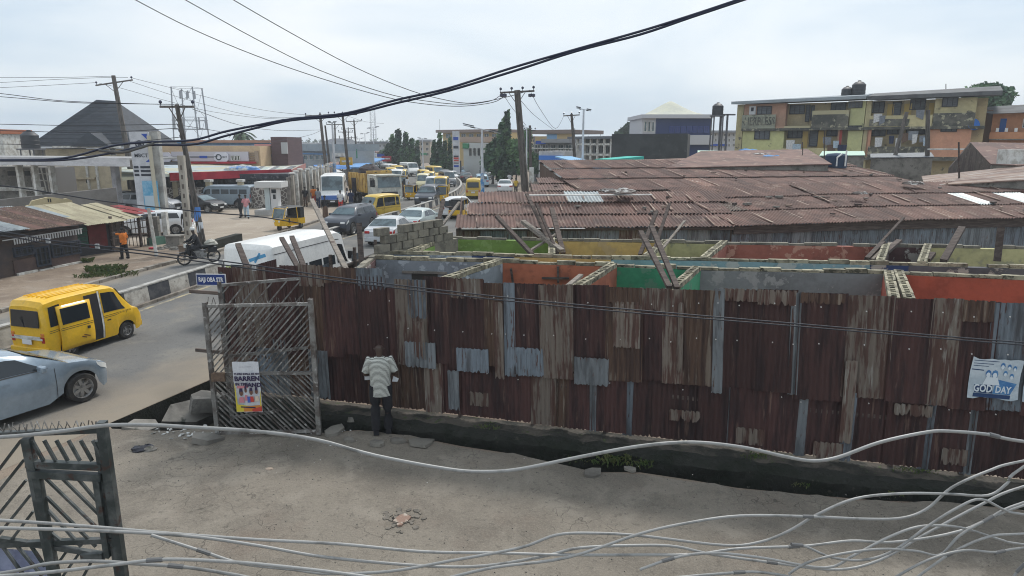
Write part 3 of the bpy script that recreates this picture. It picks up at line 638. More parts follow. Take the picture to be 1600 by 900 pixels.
tim((1352,405),18.8,(1412,340),20.8,.07,'thin dark pole slanting up from the maroon wall',TD)
tim((1355,404),18.5,(1380,378),19.6,.13,'brown plank in the pile by the salmon wall',WOOD)
tim((1362,406),18.5,(1392,380),19.7,.13,'grey plank in the middle of the pile by the salmon wall',TP)
tim((1372,405),18.4,(1405,376),19.8,.15,'topmost broad plank in the pile by the salmon wall',WOOD)
tim((1474,408),17.5,(1503,356),19.2,.17,'thick black charred beam leaning in front of the pale yellow room',TD)
tim((1558,408),17.4,(1564,355),17.6,.16,'upright dark post with flat head by the pale yellow room',TD)
tim((1448,407),17.6,(1457,396),18.0,.16,'short charred stub beside the black leaning beam',TD)
G2='weathered poles leaning along the roadside fence'
tim((550,440),15.8,(487,312),22.5,.13,'longest grey plank leaning out over the roadside fence',TP,G2)
tim((395,440),14.8,(372,382),16.4,.13,'dark pole above the fence near the street name sign',TD,G2)
tim((470,425),16.2,(440,372),18.5,.12,'dark pole in front of the white minibus, left of the pair',TD,G2)
tim((478,425),16.4,(456,370),18.8,.13,'dark pole in front of the white minibus, right of the pair',TD,G2)
tim((566,428),17.0,(561,349),17.6,.14,'upright grey pole beside the leaning roadside fence',WOOD,G2)
tim((538,420),17.4,(519,378),18.4,.10,'short grey pole beside the long leaning plank',WOOD,G2)
tim((683,356),23.5,(693,312),25.0,.14,'dark upright pole near the median end of the block wall',TD,G2)
tim((688,356),23.2,(718,316),24.6,.10,'pale pole slanting right beside the dark upright pole',TP,G2)
# ------------------------------------------------------------------ rusted roofs
SEAMM=mat('pale_seam_rust',(.33,.25,.20),c2=(.2,.13,.10),scale=3)
def roof(name,label,cat,P0,P1,depth,z0,z1,rows,mats,gap=.70,shear=0.0,jag=.06,skip=lambda r,c,n:False,pick=None,grp=None,rise=None):
 """lean-to roof: eave from P0 to P1 (x,y), going back `depth` metres from z0 to z1, sheets laid one by one"""
 pl=Plane(P0,P1);t=thing(name,label,cat,pl.o+Vector((0,0,0)),pl.rz,grp)
 n=max(1,int(round(pl.len/gap)));g=pl.len/n;slope=atan2(z1-z0,depth);sl=sqrt(depth**2+(z1-z0)**2)/rows
 for r in range(rows):
  for c in range(n):
   if skip(r,c,n):continue
   m=pick(r,c,n)if pick else(mats[0]if RNG.random()<.93 else mats[1])
   me=corr_mesh(g+.09,sl+.16,m.name,pitch=.13,amp=.030,ragged=.03,mats=m,axis='y',spp=4)
   y=r*depth/rows-.05;z=z0+(z1-z0)*r/rows+.012*(c%2)+.028*r+RNG.uniform(0,.012)
   place_mesh('roof_sheet',me,t,Matrix.Translation((c*g+shear*r+RNG.uniform(-.02,.02),y,z))@Matrix.Rotation(slope-.012,4,'X')@Matrix.Rotation(RNG.gauss(0,.004),4,'Z'))
 sm=MB();db=MB()
 for r in range(rows):
  for c in range(n+1):
   if RNG.random()<.34:
    x=c*g+shear*r+RNG.uniform(-.03,.03);y0=r*depth/rows+RNG.uniform(0,.5);y1=y0+depth/rows*RNG.uniform(.3,.8);zf=lambda y:z0+(z1-z0)*y/depth+.075+.028*r;w_=RNG.uniform(.02,.055)
    sm.add([(x-w_,y0,zf(y0)),(x+w_,y0,zf(y0)),(x+w_*.6,y1,zf(y1)),(x-w_*.4,y1,zf(y1))],[(0,1,2,3)])
   if RNG.random()<.22:
    x=c*g+RNG.uniform(-.4,.4);y=RNG.uniform(.1,.98)*depth;db.box((x,y,z0+(z1-z0)*y/depth+.11),(RNG.uniform(.08,.4),RNG.uniform(.06,.16),RNG.uniform(.03,.08)),rz=RNG.uniform(0,3),mi=RNG.randrange(3))
 sm.build('pale_streak',SEAMM,t)['kind']='stuff';db.build('roof_debris',[SEAMM,TD,CONC],t)['kind']='stuff'
 b=MB()
 for f in(0.02,.33,.66,.985):
  b.bb(shear*rows*f,pl.len+shear*rows*f,f*depth-.04,f*depth+.04,z0+(z1-z0)*f-.14,z0+(z1-z0)*f-.05)
 b.build('rafter',TD,t)
 return t,pl
z0=2.62
e0=PZ(712,356,z0);e1=PZ(1148,354,z0);e2=PZ(1350,347,z0);e3=PZ(1600,343,z0);e4=PZ(1850,338,z0)
def depth_to(px,py,z,Y0):return PZ(px,py,z).y-Y0
zr=3.45
dA=depth_to(900,303,zr,e0.y);dC=depth_to(1500,289,zr+.2,e2.y)
g_pick=lambda cells:(lambda r,c,n:next((m for(rr_,c0,c1,m)in cells if r==rr_ and c0<=c<c1),ROOFL if RNG.random()<.025 else ROOFR))
tA,pA=roof('shed','long low shed with rusted corrugated roof and a pale new sheet near its left end','shed',(e0.x,e0.y),(e1.x,e1.y),dA,z0,zr,3,None,shear=.36,pick=g_pick([(2,5,7,ROOFG)]),grp='rusty roofed sheds behind the roofless rooms')
tB,pB=roof('shed','middle shed of the front row with pale repaired sheet on its rusted roof','shed',(e1.x+.03,e1.y-.08),tuple(Vector((e2.x,e2.y-.12))+Vector((e2.x-e1.x,e2.y-e1.y)).normalized()*1.3),dC+.15,z0+.03,zr+.12,3,None,pick=g_pick([(1,1,2,WEATH)]),grp='rusty roofed sheds behind the roofless rooms')
tC,pC=roof('shed','rusted roof shed at the right with two bright new sheets','shed',(e2.x+.03,e2.y),(e4.x,e4.y),dC,z0+.05,zr+.2,3,None,pick=g_pick([(1,9,10,ROOFG),(1,12,14,ROOFG)]),grp='rusty roofed sheds behind the roofless rooms')
a=PZ(820,305,zr+.06);c=PZ(1018,304,zr+.06);b=MB();b.beam(a-pA.o,c-pA.o,.28,.03);o=b.build('ridge_cap',mat('white_flashing',(.55,.55,.53),c2=(.38,.37,.35),scale=3),tA);o.matrix_local=Matrix.Rotation(-pA.rz,4,'Z')
b=MB();pts=[(935,303),(955,296),(962,294),(975,299),(985,303)]
for k in range(14):
 lump(b,PZ(RNG.uniform(945,985),RNG.uniform(297,303),zr+.1)-Vector((0,0,0)),RNG.uniform(.12,.3),.4,seed=k)
tag(b.build('rags',mat('pale_rags',(.45,.44,.42),c2=(.12,.10,.09),scale=3,thr=(.42,.5))),'heap of pale rags and scrap on the ridge between the two rusted roofs','scrap')
def sheetwall(t,pl,zt,ms,v=.25,z0_=.0,wd=.8):
 u=0
 while u<pl.len-.2:
  m=ms[RNG.randrange(len(ms))];me=corr_mesh(min(wd,pl.len-u)+.03,zt-z0_,m.name,mats=m,ragged=.04)
  place_mesh('wall_sheet',me,t,Matrix.Translation((u,v,z0_)));u+=wd
sheetwall(tA,pA,z0-.06,[GALVD,GALVD,GALVD,GALV,WEATH]);sheetwall(tB,pB,z0-.3,[GALV,GALVD,GALVD]);sheetwall(tC,pC,z0-.22,[GALV,GALVD,GALV,GALVD])
b=MB();b.bb(0,pC.len,.12,.2,z0-.3,z0-.05);b.build('fascia_board',TD,tC);b=MB();b.bb(0,pB.len,.12,.2,z0-.28,z0-.06);b.build('fascia_board',TD,tB)
b=MB();b.bb(.2,4.4,-.16,.1,z0-.035,z0-.02);b.build('eave_strip',mat('white_flashing',(0,0,0)),tA)
zq=3.3;zq1=4.42
f0=PZ(905,298,zq);f1=PZ(1462,287,zq+.15)
dD=depth_to(1200,251.5,zq1,f0.y)
tD,pD=roof('shed','second rusted roof rising behind, its ridge below the yellow apartment block','shed',(f0.x,f0.y),(f1.x,f1.y),dD,zq,zq1,3,None,shear=.0,pick=lambda r,c,n:ROOFL if RNG.random()<.03 else ROOFR)
b=MB();b.bb(0,pD.len,.3,dD,zq-.2,zq-.12);b.build('ceiling',TD,tD)
f2=PZ(832,298,zq);dE=depth_to(890,278,zq+.32,f2.y)
tE,pE=roof('shed','lower left wing of the second rusted roof, beside the road','shed',(f2.x,f2.y),(f0.x-.05,f0.y),dE,zq,zq+.32,2,None,shear=.35,pick=lambda r,c,n:ROOFL if RNG.random()<.12 else ROOFR)
sheetwall(tE,pE,zq-.1,[GALVD,RUSTB]);sheetwall(tD,pD,zq-.1,[GALVD,RUSTB])
for t,pl,dp,zz in((tA,pA,dA,zr),(tD,pD,dD,zq1),(tE,pE,dE,zq+.28)):
 for x in(.05,pl.len-.05):
  b=MB();zz0=(z0 if t is tA else zq)-.1;b.add([(x,.2,0),(x,dp,0),(x,dp,zz-.12),(x,.2,zz0),(x+.03,.2,0),(x+.03,dp,0),(x+.03,dp,zz-.12),(x+.03,.2,zz0)],[(0,1,2,3),(7,6,5,4),(0,4,5,1),(1,5,6,2),(2,6,7,3),(3,7,4,0)]);b.build('gable_wall',RUSTB,t)
def far_roof(pts,zs,name,label,m,cat='shed',th=.05,grp=None):
 """flat roof panel through four photo corners with heights; with legs/walls down to the ground"""
 P4=[(PY(p[0],p[1],z)if z>10 else PZ(p[0],p[1],z))for p,z in zip(pts,zs)];c=sum(P4,Vector())/4;c.z=0;t=thing(name,label,cat,c,0,grp)
 v=[p-c for p in P4];b=MB();b.add(v+[p-Vector((0,0,th))for p in v],[(0,1,2,3),(7,6,5,4),(0,4,5,1),(1,5,6,2),(2,6,7,3),(3,7,4,0)]);b.build('roof',m,t)
 b=MB();w_=[Vector((p.x*.96,p.y*.96,0))for p in v];b.add(w_+[Vector((p.x*.96,p.y*.96,p.z-th))for p in v],[(0,1,5,4),(1,2,6,5),(2,3,7,6),(3,0,4,7)]);b.build('wall',CONC,t);return t
far_roof(((1040,262),(1300,256),(1262,233),(1095,236)),(38,38,45,45),'shed','brown roofed shed just below the apartment balconies, left one',ROOFR)
far_roof(((955,262),(1075,258),(1080,247),(975,250)),(42,42,50,50),'shed','flat pale rusty roof below the dark block wall',ROOFL)
far_roof(((1090,240),(1165,239),(1170,236),(1090,235)),(48,48,52,52),'canopy','pale mint roof edge left of the apartment block',mat('mint_sheet',(.45,.6,.5)),'canopy')
far_roof(((1280,243),(1352,242),(1350,236),(1285,236)),(44,44,48,48),'canopy','mint green awning in front of the apartment block',mat('mint_sheet',(.4,.6,.5)),'canopy')
far_roof(((1445,290),(1680,276),(1640,255),(1440,275)),(30,29,35,37),'shed','low roof of striped old iron sheets at the right edge',mat('striped_old_roof',(.26,.18,.14),c2=(.12,.07,.055),c3=(.42,.40,.37),scale=.5,stretch=(.4,6,1),thr3=(.54,.6),scale3=.9))
far_roof(((1548,256),(1680,262),(1660,224),(1515,222)),(38,38,43,43),'shed','brown gabled shed roof below the orange house',ROOFR)
far_roof(((1360,246),(1460,245),(1455,238),(1360,240)),(46,46,50,50),'canopy','pale grey awning below the balconies, right of the leaning pole',GALVD,'canopy')
b=MB();pA_,pB_,pC_=PY(1484,262,37.6),PY(1548,258,37.6),PY(1517,223,37.6)
b.add([pA_-Vector((0,0,3)),pB_-Vector((0,0,3)),pB_,pC_,pA_]+[p+Vector((0,.1,0))for p in(pA_-Vector((0,0,3)),pB_-Vector((0,0,3)),pB_,pC_,pA_)],[(0,1,2,3,4),(9,8,7,6,5),(0,5,6,1),(1,6,7,2),(2,7,8,3),(3,8,9,4),(4,9,5,0)])
tag(b.build('shed_gable',mat('plank_gable',(.11,.09,.08),c2=(.07,.055,.05),c3=(.2,.18,.16),scale=2,stretch=(5,5,.6))),'dark timber gable wall of the brown shed at right','wall')
# ------------------------------------------------------------------ the two iron gate leaves
GATEM=mat('gate_grey_iron',(.20,.195,.185),c2=(.085,.07,.062),c3=(.36,.355,.34),scale=3.5,thr3=(.56,.66),rough=.6,metal=.3,rand=.25)
GATED=mat('gate_dark_paint',(.035,.045,.045),c2=(.10,.11,.11),c3=(.055,.03,.025),scale=3,thr3=(.56,.68),rough=.5,metal=.3,rand=.15)
def gate_leaf(name,label,A_,B_,zt,mats,flip=1,spacing=.125,door=False):
 pl=Plane(A_,B_);t=thing(name,label,'gate',pl.o,pl.rz,'iron gate leaves');W=pl.len;z0=.1;zm=z0+(zt-z0)*.46
 q=random.Random(W*100//1)
 def bar(a,b_,w_,nm,m=None,y=0):mb=MB();mb.beam((a[0],y,a[1]),(b_[0],y,b_[1]),w_,w_);return mb.build(nm,m or mats,t)
 bar((0,.03),(0,zt),.075,'post');bar((W,.03),(W,zt+.04),.085,'post')
 bar((.0375,zt-.07),(W-.04,zt-.05),.055,'rail');bar((.0375,zm),(W-.04,zm),.055,'rail');bar((.0375,z0),(W-.04,z0),.055,'rail')
 def slats(xa,xb,za,zb,sgn,sp):
  H=zb-za;Wd=xb-xa;k=-H;c=[]
  ang=1.12
  while k<Wd:
   zs0=za;xs0=xa+k;zs1=zb;xs1=xs0+H/ang
   if xs0<xa:zs0=za+(xa-xs0)*ang;xs0=xa
   if xs1>xb:zs1=zb-(xs1-xb)*ang;xs1=xb
   if zs1-zs0>.04:
    j=q.uniform(-.012,.012)
    if sgn>0:bar((xs0+j,zs0),(xs1+j,zs1),.024,'slat',y=q.uniform(-.012,.012))
    else:bar((xs0+j,zb-(zs0-za)),(xs1+j,zb-(zs1-za)),.024,'slat',y=q.uniform(-.012,.012))
   k+=sp*q.uniform(.9,1.1)
 return t,pl,W,z0,zm,bar,slats
ra=PZ(341,684);rb_=PZ(499,681);zt=2.62
t,pl,W,z0,zm,bar,slats=gate_leaf('gate','open slatted iron gate leaf with a church poster tied to it',(ra.x,ra.y),(rb_.x,rb_.y),zt,GATEM)
slats(.04,W-.05,zm+.02,zt-.09,1,.105);slats(.04,W-.05,z0+.02,zm-.02,-1,.095)
mb=MB()
for k in range(26):
 x=.05+(W-.1)*k/25
 mb.beam((x,0,zt-.04),(x+RNG.uniform(-.04,.04),RNG.uniform(-.03,.03),zt+RNG.uniform(.05,.1)),.012,.006)
mb.build('spikes',GATEM,t)['kind']='stuff'
mb=MB();mb.box((.13,-.045,zm-.04),(.24,.05,.16));mb.build('lock_box',mat('rust_wood',(.16,.11,.075),c2=(.08,.05,.04),scale=4),t)
ba=PY(352,462,12.9);bb_=PY(486,430,13.4)
t2,pl2,W2,z02,zm2,bar2,slats2=gate_leaf('gate','second slatted gate panel standing just behind the open leaf',(-5.55,12.35),(-4.05,13.0),2.85,GATEM)
slats2(.04,W2-.05,zm2+.02,2.76,1,.27)
u0,z1=pl.uz(365,563);u1,z0_=pl.uz(413,641);pw,ph=u1-u0,z1-z0_
po=thing('poster','white church poster reading BARREN IN THE LAND tied to the open gate','poster',pl.pt(u0,z0_,-.075),pl.rz)
b=MB();nn=10
vs=[(pw*i/nn,.014*sin(i*1.1)-.004*j,ph*j/4)for j in range(5)for i in range(nn+1)]
b.add(vs,[(j*(nn+1)+i,j*(nn+1)+i+1,(j+1)*(nn+1)+i+1,(j+1)*(nn+1)+i)for j in range(4)for i in range(nn)])
PAPER=mat('poster_paper',(.62,.63,.66),c2=(.52,.54,.58),scale=4,rough=.6);b.build('paper',PAPER,po,smooth=60)
INK=mat('poster_ink',(.035,.025,.07));PY_=mat('poster_yellow',(.62,.50,.05));PR_=mat('poster_red',(.50,.06,.04));PO_=mat('poster_orange',(.58,.22,.04));PPK=mat('poster_pink',(.55,.22,.25));SK=mat('poster_skin',(.16,.08,.055));PB_=mat('poster_blue',(.06,.12,.42))
def flat(pts,m,y=-.03,nm='print',par=po):
 b=MB();b.add([(x*pw,y,z*ph)for x,z in pts],[tuple(range(len(pts)))]);return b.build(nm,m,par,fix=False)
flat([(.02,.02),(.98,.02),(.98,.10),(.02,.17)],PY_,-.024);flat([(.30,.02),(.99,.02),(.99,.15),(.30,.12)],PO_,-.0245);flat([(.62,.02),(.99,.02),(.99,.12),(.62,.07)],PR_,-.025)
flat([(.02,.13),(.09,.13),(.05,.52),(.02,.60)],PY_,-.025);flat([(.93,.13),(.98,.13),(.98,.45),(.95,.35)],PY_,-.025)
T0=lambda x,z,y=-.031:Matrix.Translation((pw*x,y,ph*z))@Matrix.Rotation(radians(90),4,'X')
lettering('THERE SHALL BE NO',ph*.05,INK,po,T0(.52,.765),bold=.001);lettering('BARREN',ph*.128,INK,po,T0(.52,.67),sx=.98,bold=.004)
lettering('IN THE',ph*.072,INK,po,T0(.30,.565),bold=.003);lettering('LAND',ph*.115,INK,po,T0(.72,.545),sx=1.0,bold=.004);flat([(.12,.485),(.52,.485),(.52,.535),(.12,.535)],PPK,-.027)
for(cx,cz,r,m2)in((.25,.36,.095,PPK),(.43,.40,.06,PPK),(.63,.37,.085,PR_),(.83,.38,.075,mat('poster_cream',(.6,.5,.4)))):
 flat([(cx+r*.8*cos(a*.63),cz+.04+r*.9*sin(a*.63)*.8)for a in range(10)],SK,-.028);flat([(cx-r*1.1,cz-.16),(cx+r*1.1,cz-.16),(cx+r*.8,cz-.05),(cx-r*.8,cz-.05)],m2,-.027)
 flat([(cx-r*.75,cz+.06),(cx+r*.75,cz+.06),(cx+r*.5,cz+.125),(cx-r*.5,cz+.125)],INK,-.029)
flat([(.47,.2),(.58,.2),(.58,.32),(.47,.32)],PB_,-.029);flat([(.2,.105),(.75,.085),(.75,.11),(.2,.13)],INK,-.029);flat([(.25,.90),(.72,.90),(.72,.905),(.25,.905)],INK,-.029)
Yg=6.35;la=PY(-60,668,Yg);lb=PY(160,668,Yg+.1)
lt=la.z
t,pl,W,z0,zm,bar,slats=gate_leaf('gate','dark green iron gate leaf with a small wicket door at the lower left corner',(la.x,la.y),(lb.x,lb.y),lt-.02,GATED)
zz=lambda px,py:pl.uz(px,py)
def gb(p,q_,w_=.06,nm='rail',y=0):a=zz(*p);c=zz(*q_);return bar(a,c,w_,nm,y=y)
gb((42,684),(85,900),.085,'post');gb((42,724),(160,729),.07,'rail');gb((48,738),(160,744),.075,'door_frame',-.02);gb((60,742),(90,905),.07,'door_frame',-.02);gb((152,744),(170,868),.06,'door_frame',-.02)
gb((0,842),(172,868),.05,'rail')
gb((152,690),(186,905),.075,'post',.03)
for k in range(6):gb((50+k*19,688),(68+k*19,720),.028,'slat')
for p,q_ in(((69,745),(160,833)),((95,745),(157,806)),((121,747),(151,782)),((72,776),(150,854)),((75,797),(127,854)),((78,831),(101,850)),((33,688),(-4,737)),((38,718),(-4,771)),((41,750),(-4,806)),((48,773),(-4,838)),((52,799),(17,845)),((0,848),(38,900)),((20,845),(66,900)),((46,849),(70,885)),((127,860),(95,905)),((108,856),(88,884)),((150,865),(128,905))):gb(p,q_,.026,'slat')
mb=MB()
for k in range(13):
 x=zz(4+k*12,668)[0]
 for s in(-1,1):mb.beam((x,0,lt-.07),(x+s*RNG.uniform(.02,.045),RNG.uniform(-.02,.02),lt+RNG.uniform(.01,.05)),.011,.006)
mb.build('spikes',GATEM,t)['kind']='stuff'
mb=MB();a=zz(135,862);mb.box((a[0]+.08,-.04,a[1]-.04),(.22,.06,.1));mb.build('bolt_plate',GATED,t)
ba_=zz(0,845);c_=zz(62,892)
lp=thing('poster','pale blue weathered notice hanging behind the bars of the left gate','poster',pl.pt(ba_[0]-.1,c_[1]-.1,.05),pl.rz)
b=MB();b.add([(0,0,0),(.55,0,.0),(.42,.01,.3),(0,.01,.36)],[(0,1,2,3)]);b.build('paper',mat('blue_paper',(.30,.33,.46),c2=(.22,.24,.36),scale=5),lp)
s0=PY(330,437,13.0);sg=thing('street_sign','blue street name sign reading RAJI OBA STR on the fence corner','sign',s0,radians(-3))
b=MB();b.box((0,0,0),(.60,.02,.235));b.build('board',mat('sign_white',(.6,.6,.62)),sg)
b=MB();b.box((0,-.0125,0),(.57,.006,.205));b.build('sign_face',mat('sign_blue',(.02,.045,.20),c2=(.03,.05,.14),scale=5),sg)
lettering('RAJI OBA STR',.125,mat('sign_letter_white',(.75,.75,.77)),sg,Matrix.Translation((0,-.018,0))@Matrix.Rotation(radians(90),4,'X'),sx=.66,bold=.003)
b=MB();b.box((.2,.03,-.6),(.04,.04,1.5));b.build('bracket',GATED,sg)
PW=mat('washed_poster',(.50,.56,.60),c2=(.38,.45,.50),scale=3,rough=.7);PBL=mat('poster_print_blue',(.05,.16,.36),c2=(.10,.25,.45),scale=6);PBD=mat('poster_print_navy',(.02,.05,.13));PWH=mat('poster_print_white',(.62,.68,.72))
for k,(x0,x1,y0,y1,lab)in enumerate(((1506,1594,555,624,'blue and white church poster pasted on the rusty fence, complete one'),(1590,1670,562,632,'blue and white church poster cut off by the right picture edge'))):
 a=FL.uz(x0,y1-8);c=FL.uz(x1,y0+6);w_,h_=c[0]-a[0],(c[1]-a[1])
 po=thing('poster',lab,'poster',FL.pt(a[0],a[1],-.10-.012*k),FL.rz)
 b=MB();n_=8;b.add([(w_*i/n_+(.02*RNG.random()if j in(0,3)else 0),0,h_*j/3+(RNG.uniform(-.02,.02)if j in(0,3)else 0))for j in range(4)for i in range(n_+1)],[(j*(n_+1)+i,j*(n_+1)+i+1,(j+1)*(n_+1)+i+1,(j+1)*(n_+1)+i)for j in range(3)for i in range(n_)]);b.build('paper',PW,po)
 def fl(pts,m,y):b=MB();b.add([(x*w_,y,z*h_)for x,z in pts],[tuple(range(len(pts)))]);b.build('print',m,po,fix=False)
 fl([(.12,.02),(.86,.02),(.86,.12),(.12,.12)],PBD,-.004);fl([(.14,.13),(.5,.13),(.48,.35),(.12,.33)],PBD,-.004);fl([(.5,.13),(.85,.13),(.95,.42),(.55,.5)],PBL,-.004)
 for(cx,cz,r)in((.37,.62,.085),(.50,.62,.09),(.63,.84,.07),(.76,.83,.055),(.87,.8,.055),(.7,.66,.06),(.83,.6,.06)):
  fl([(cx+r*.7*cos(a_*.785),cz+r*1.2*sin(a_*.785))for a_ in range(8)],PBL,-.005);fl([(cx+r*.5*cos(a_*.785),cz-.03+r*.8*sin(a_*.785))for a_ in range(8)],PWH,-.006)
 fl([(.28,.35),(.62,.35),(.56,.54),(.34,.54)],PWH,-.0055)
 T1=lambda x,z:Matrix.Translation((w_*x,-.008,h_*z))@Matrix.Rotation(radians(90),4,'X')
 lettering('GOD',h_*.26,PWH,po,T1(.30,.24),sx=.66,bold=.004);lettering('DAY',h_*.24,PWH,po,T1(.70,.24),sx=.66,bold=.003)
 for z_,l in((.93,.5),(.86,.4),(.80,.3)):fl([(.05,z_),(.05+l,z_),(.05+l,z_+.015),(.05,z_+.015)],PBD,-.005)
 fl([(.03,.7),(.27,.69),(.27,.715),(.03,.725)],PBD,-.005)
 # ------------------------------------------------------------------ people: one skinned body each, clothes as shells over it
def skin_obj(name,joints,edges,radii,m,parent,root=0,sub=1,smooth=True):
 me=bpy.data.meshes.new(name);me.from_pydata([tuple(j)for j in joints],edges,[]);me.materials.append(m)
 o=bpy.data.objects.new(name,me);link(o,parent);KIDS.setdefault(parent.name,[]).append(o)
 md=o.modifiers.new('skin','SKIN');md.use_smooth_shade=smooth;md.branch_smoothing=.3
 sk=me.skin_vertices[0].data
 for i,r in enumerate(radii):sk[i].radius=r if isinstance(r,tuple)else(r,r);sk[i].use_root=(i==root)
 if sub:sb=o.modifiers.new('sub','SUBSURF');sb.levels=sub;sb.render_levels=sub
 return o
SKIN=mat('brown_skin',(.066,.041,.032),rough=.5,c2=(.05,.03,.024),scale=8)
HAIRM=mat('black_hair',(.012,.011,.011),rough=.9)
def clothm(name,c,c2=None):return mat(name,c,c2=c2 or tuple(x*.75 for x in c),scale=9,rough=.9,bump=.3)
C_BLK=clothm('black_cloth',(.018,.018,.022));C_NAVY=clothm('navy_cloth',(.02,.03,.07));C_WHT=clothm('white_cloth',(.6,.6,.6));C_ORG=clothm('orange_cloth',(.70,.20,.03));C_PNK=clothm('pink_cloth',(.62,.28,.30))
C_GRY=clothm('grey_cloth',(.20,.22,.25));C_RED=clothm('red_cloth',(.5,.05,.04));C_YEL=clothm('yellow_cloth',(.62,.42,.05));C_BRN=clothm('brown_cloth',(.13,.08,.055));C_BLU=clothm('blue_cloth',(.10,.20,.45));C_TEAL=clothm('pale_blue_cloth',(.4,.5,.58))
def person(label,loc,rz,shirt,trouser,pose='stand',hair=True,h=1.72,group=None,detail=False,skirt=False,helmet=None,dz=0.0):
 s=h/1.72;t=thing('person',label,'person',(loc[0],loc[1],loc[2]+dz if len(loc)>2 else dz),rz,group)
 J={}
 if pose=='ride':
  J=dict(pel=(0,0,.82),spi=(.05,0,1.02),che=(.12,0,1.24),nek=(.15,0,1.40),hb=(.19,0,1.50),ht=(.20,0,1.62))
  for sg,k in((1,'l'),(-1,'r')):J.update({'sh'+k:(.12,.17*sg,1.32),'el'+k:(.28,.27*sg,1.10),'wr'+k:(.50,.28*sg,1.02),'ha'+k:(.57,.27*sg,1.00),'hi'+k:(.02,.10*sg,.80),'kn'+k:(.42,.20*sg,.72),'an'+k:(.22,.19*sg,.34),'to'+k:(.38,.19*sg,.29)})
 else:
  J=dict(pel=(0,0,.93),spi=(0,0,1.12),che=(.0,0,1.30),nek=(-.01,0,1.46),hb=(.01,0,1.54),ht=(.02,0,1.65))
  st={'stand':(0.03,-.03),'walk':(.26,-.26),'reach':(.1,-.1),'hold':(-.02,.03)}[pose]
  for sg,k,f in((1,'l',st[0]),(-1,'r',st[1])):
   kf=max(0,-f)*.3
   J.update({'hi'+k:(0,.095*sg,.90),'kn'+k:(f*.55+.02+kf*.2,.105*sg,.49),'an'+k:(f-kf*.3,.11*sg,.09+kf*.4),'to'+k:(f+.14,.125*sg,.035+kf*.1)})
   if pose=='hold':a=dict(el=(.02,.265*sg,1.11),wr=(.22,.19*sg,1.05),ha=(.30,.14*sg,1.07))
   elif pose=='reach' and sg>0:a=dict(el=(.28,.2,1.38),wr=(.5,.16,1.45),ha=(.58,.16,1.47))
   else:a=dict(el=(-f*.4,.25*sg,1.10),wr=(-f*.7+.06,.27*sg,.87),ha=(-f*.8+.08,.265*sg,.78))
   J['sh'+k]=(0,.175*sg,1.40);J.update({q+k:v for q,v in a.items()})
 J={k:Vector(v)*s for k,v in J.items()}
 names=list(J);ix={n:i for i,n in enumerate(names)}
 rad=dict(pel=(.09,.09),spi=(.085,.085),che=(.09,.09),nek=.052,hb=(.070,.078),ht=(.080,.092))
 for k in 'lr':rad.update({'sh'+k:.055,'el'+k:.040,'wr'+k:.026,'ha'+k:(.034,.02),'hi'+k:.085,'kn'+k:.040,'an'+k:.036,'to'+k:(.04,.026)})
 E=[('pel','spi'),('spi','che'),('che','nek'),('nek','hb'),('hb','ht')]
 for k in 'lr':E+=[('che','sh'+k),('sh'+k,'el'+k),('el'+k,'wr'+k),('wr'+k,'ha'+k),('pel','hi'+k),('hi'+k,'kn'+k),('kn'+k,'an'+k),('an'+k,'to'+k)]
 rr_=lambda n,add=0:tuple((x+add)*s for x in(rad[n]if isinstance(rad[n],tuple)else(rad[n],rad[n])))
 pts=[J[n]for n in names];ed=[(ix[a],ix[b])for a,b in E];rd_=[rr_(n)for n in names]
 if detail:
  for k,sg in(('l',1),('r',-1)):
   d=(J['ha'+k]-J['wr'+k]).normalized();side=d.cross(Vector((0,0,1))).normalized()*sg;up=Vector((0,0,1));base_i=ix['ha'+k]
   for f_,(o_,ln)in enumerate(((-.03,.062),(-.01,.072),(.01,.067),(.03,.052))):
    p0=J['ha'+k]+side*o_+d*.03;p1=p0+d*ln*.5-up*.008;p2=p1+d*ln*.4-up*.03
    n0=len(pts);pts+=[p0,p1,p2];rd_+=[(.0095,.0095),(.0085,.0085),(.0065,.0065)];ed+=[(base_i,n0),(n0,n0+1),(n0+1,n0+2)]
   p0=J['wr'+k].lerp(J['ha'+k],.5)-side*.03;p1=p0-side*.02+d*.035;n0=len(pts);pts+=[p0,p1];rd_+=[(.011,.011),(.009,.009)];ed+=[(base_i,n0),(n0,n0+1)]
 skin_obj('body',pts,ed,rd_,SKIN,t,root=0,sub=2 if detail else 1)
 def shell(name,ns,es,m,add=.018,over={},sub=1):
  loc_=[];rads=[]
  for n in ns:
   if isinstance(n,tuple):loc_.append(J[n[0]].lerp(J[n[1]],n[2]));r0=rr_(n[0],add);r1=rr_(n[1],add);rads.append(over.get(n,tuple(a*(1-n[2])+b*n[2]for a,b in zip(r0,r1))))
   else:loc_.append(J[n]);rads.append(over.get(n,rr_(n,add)))
  return skin_obj(name,loc_,es,rads,m,t,0,sub)
 b=MB();n=12
 def ring(c,d,rx,ry):
  d=d.normalized();sd_=Vector((0,1,0));fw=sd_.cross(d).normalized();return[c+sd_*cos(2*pi*k/n)*ry*s+fw*sin(2*pi*k/n)*rx*s for k in range(n)]
 def loft(b,R):
  b.add([v for r in R for v in r],[(i*n+k,i*n+(k+1)%n,(i+1)*n+(k+1)%n,(i+1)*n+k)for i in range(len(R)-1)for k in range(n)]+[tuple(range(n)),tuple((len(R)-1)*n+k for k in range(n))])
 up=J['che']-J['pel'];q_=lambda f:J['pel']+up*f;ux=J['nek']-J['che']
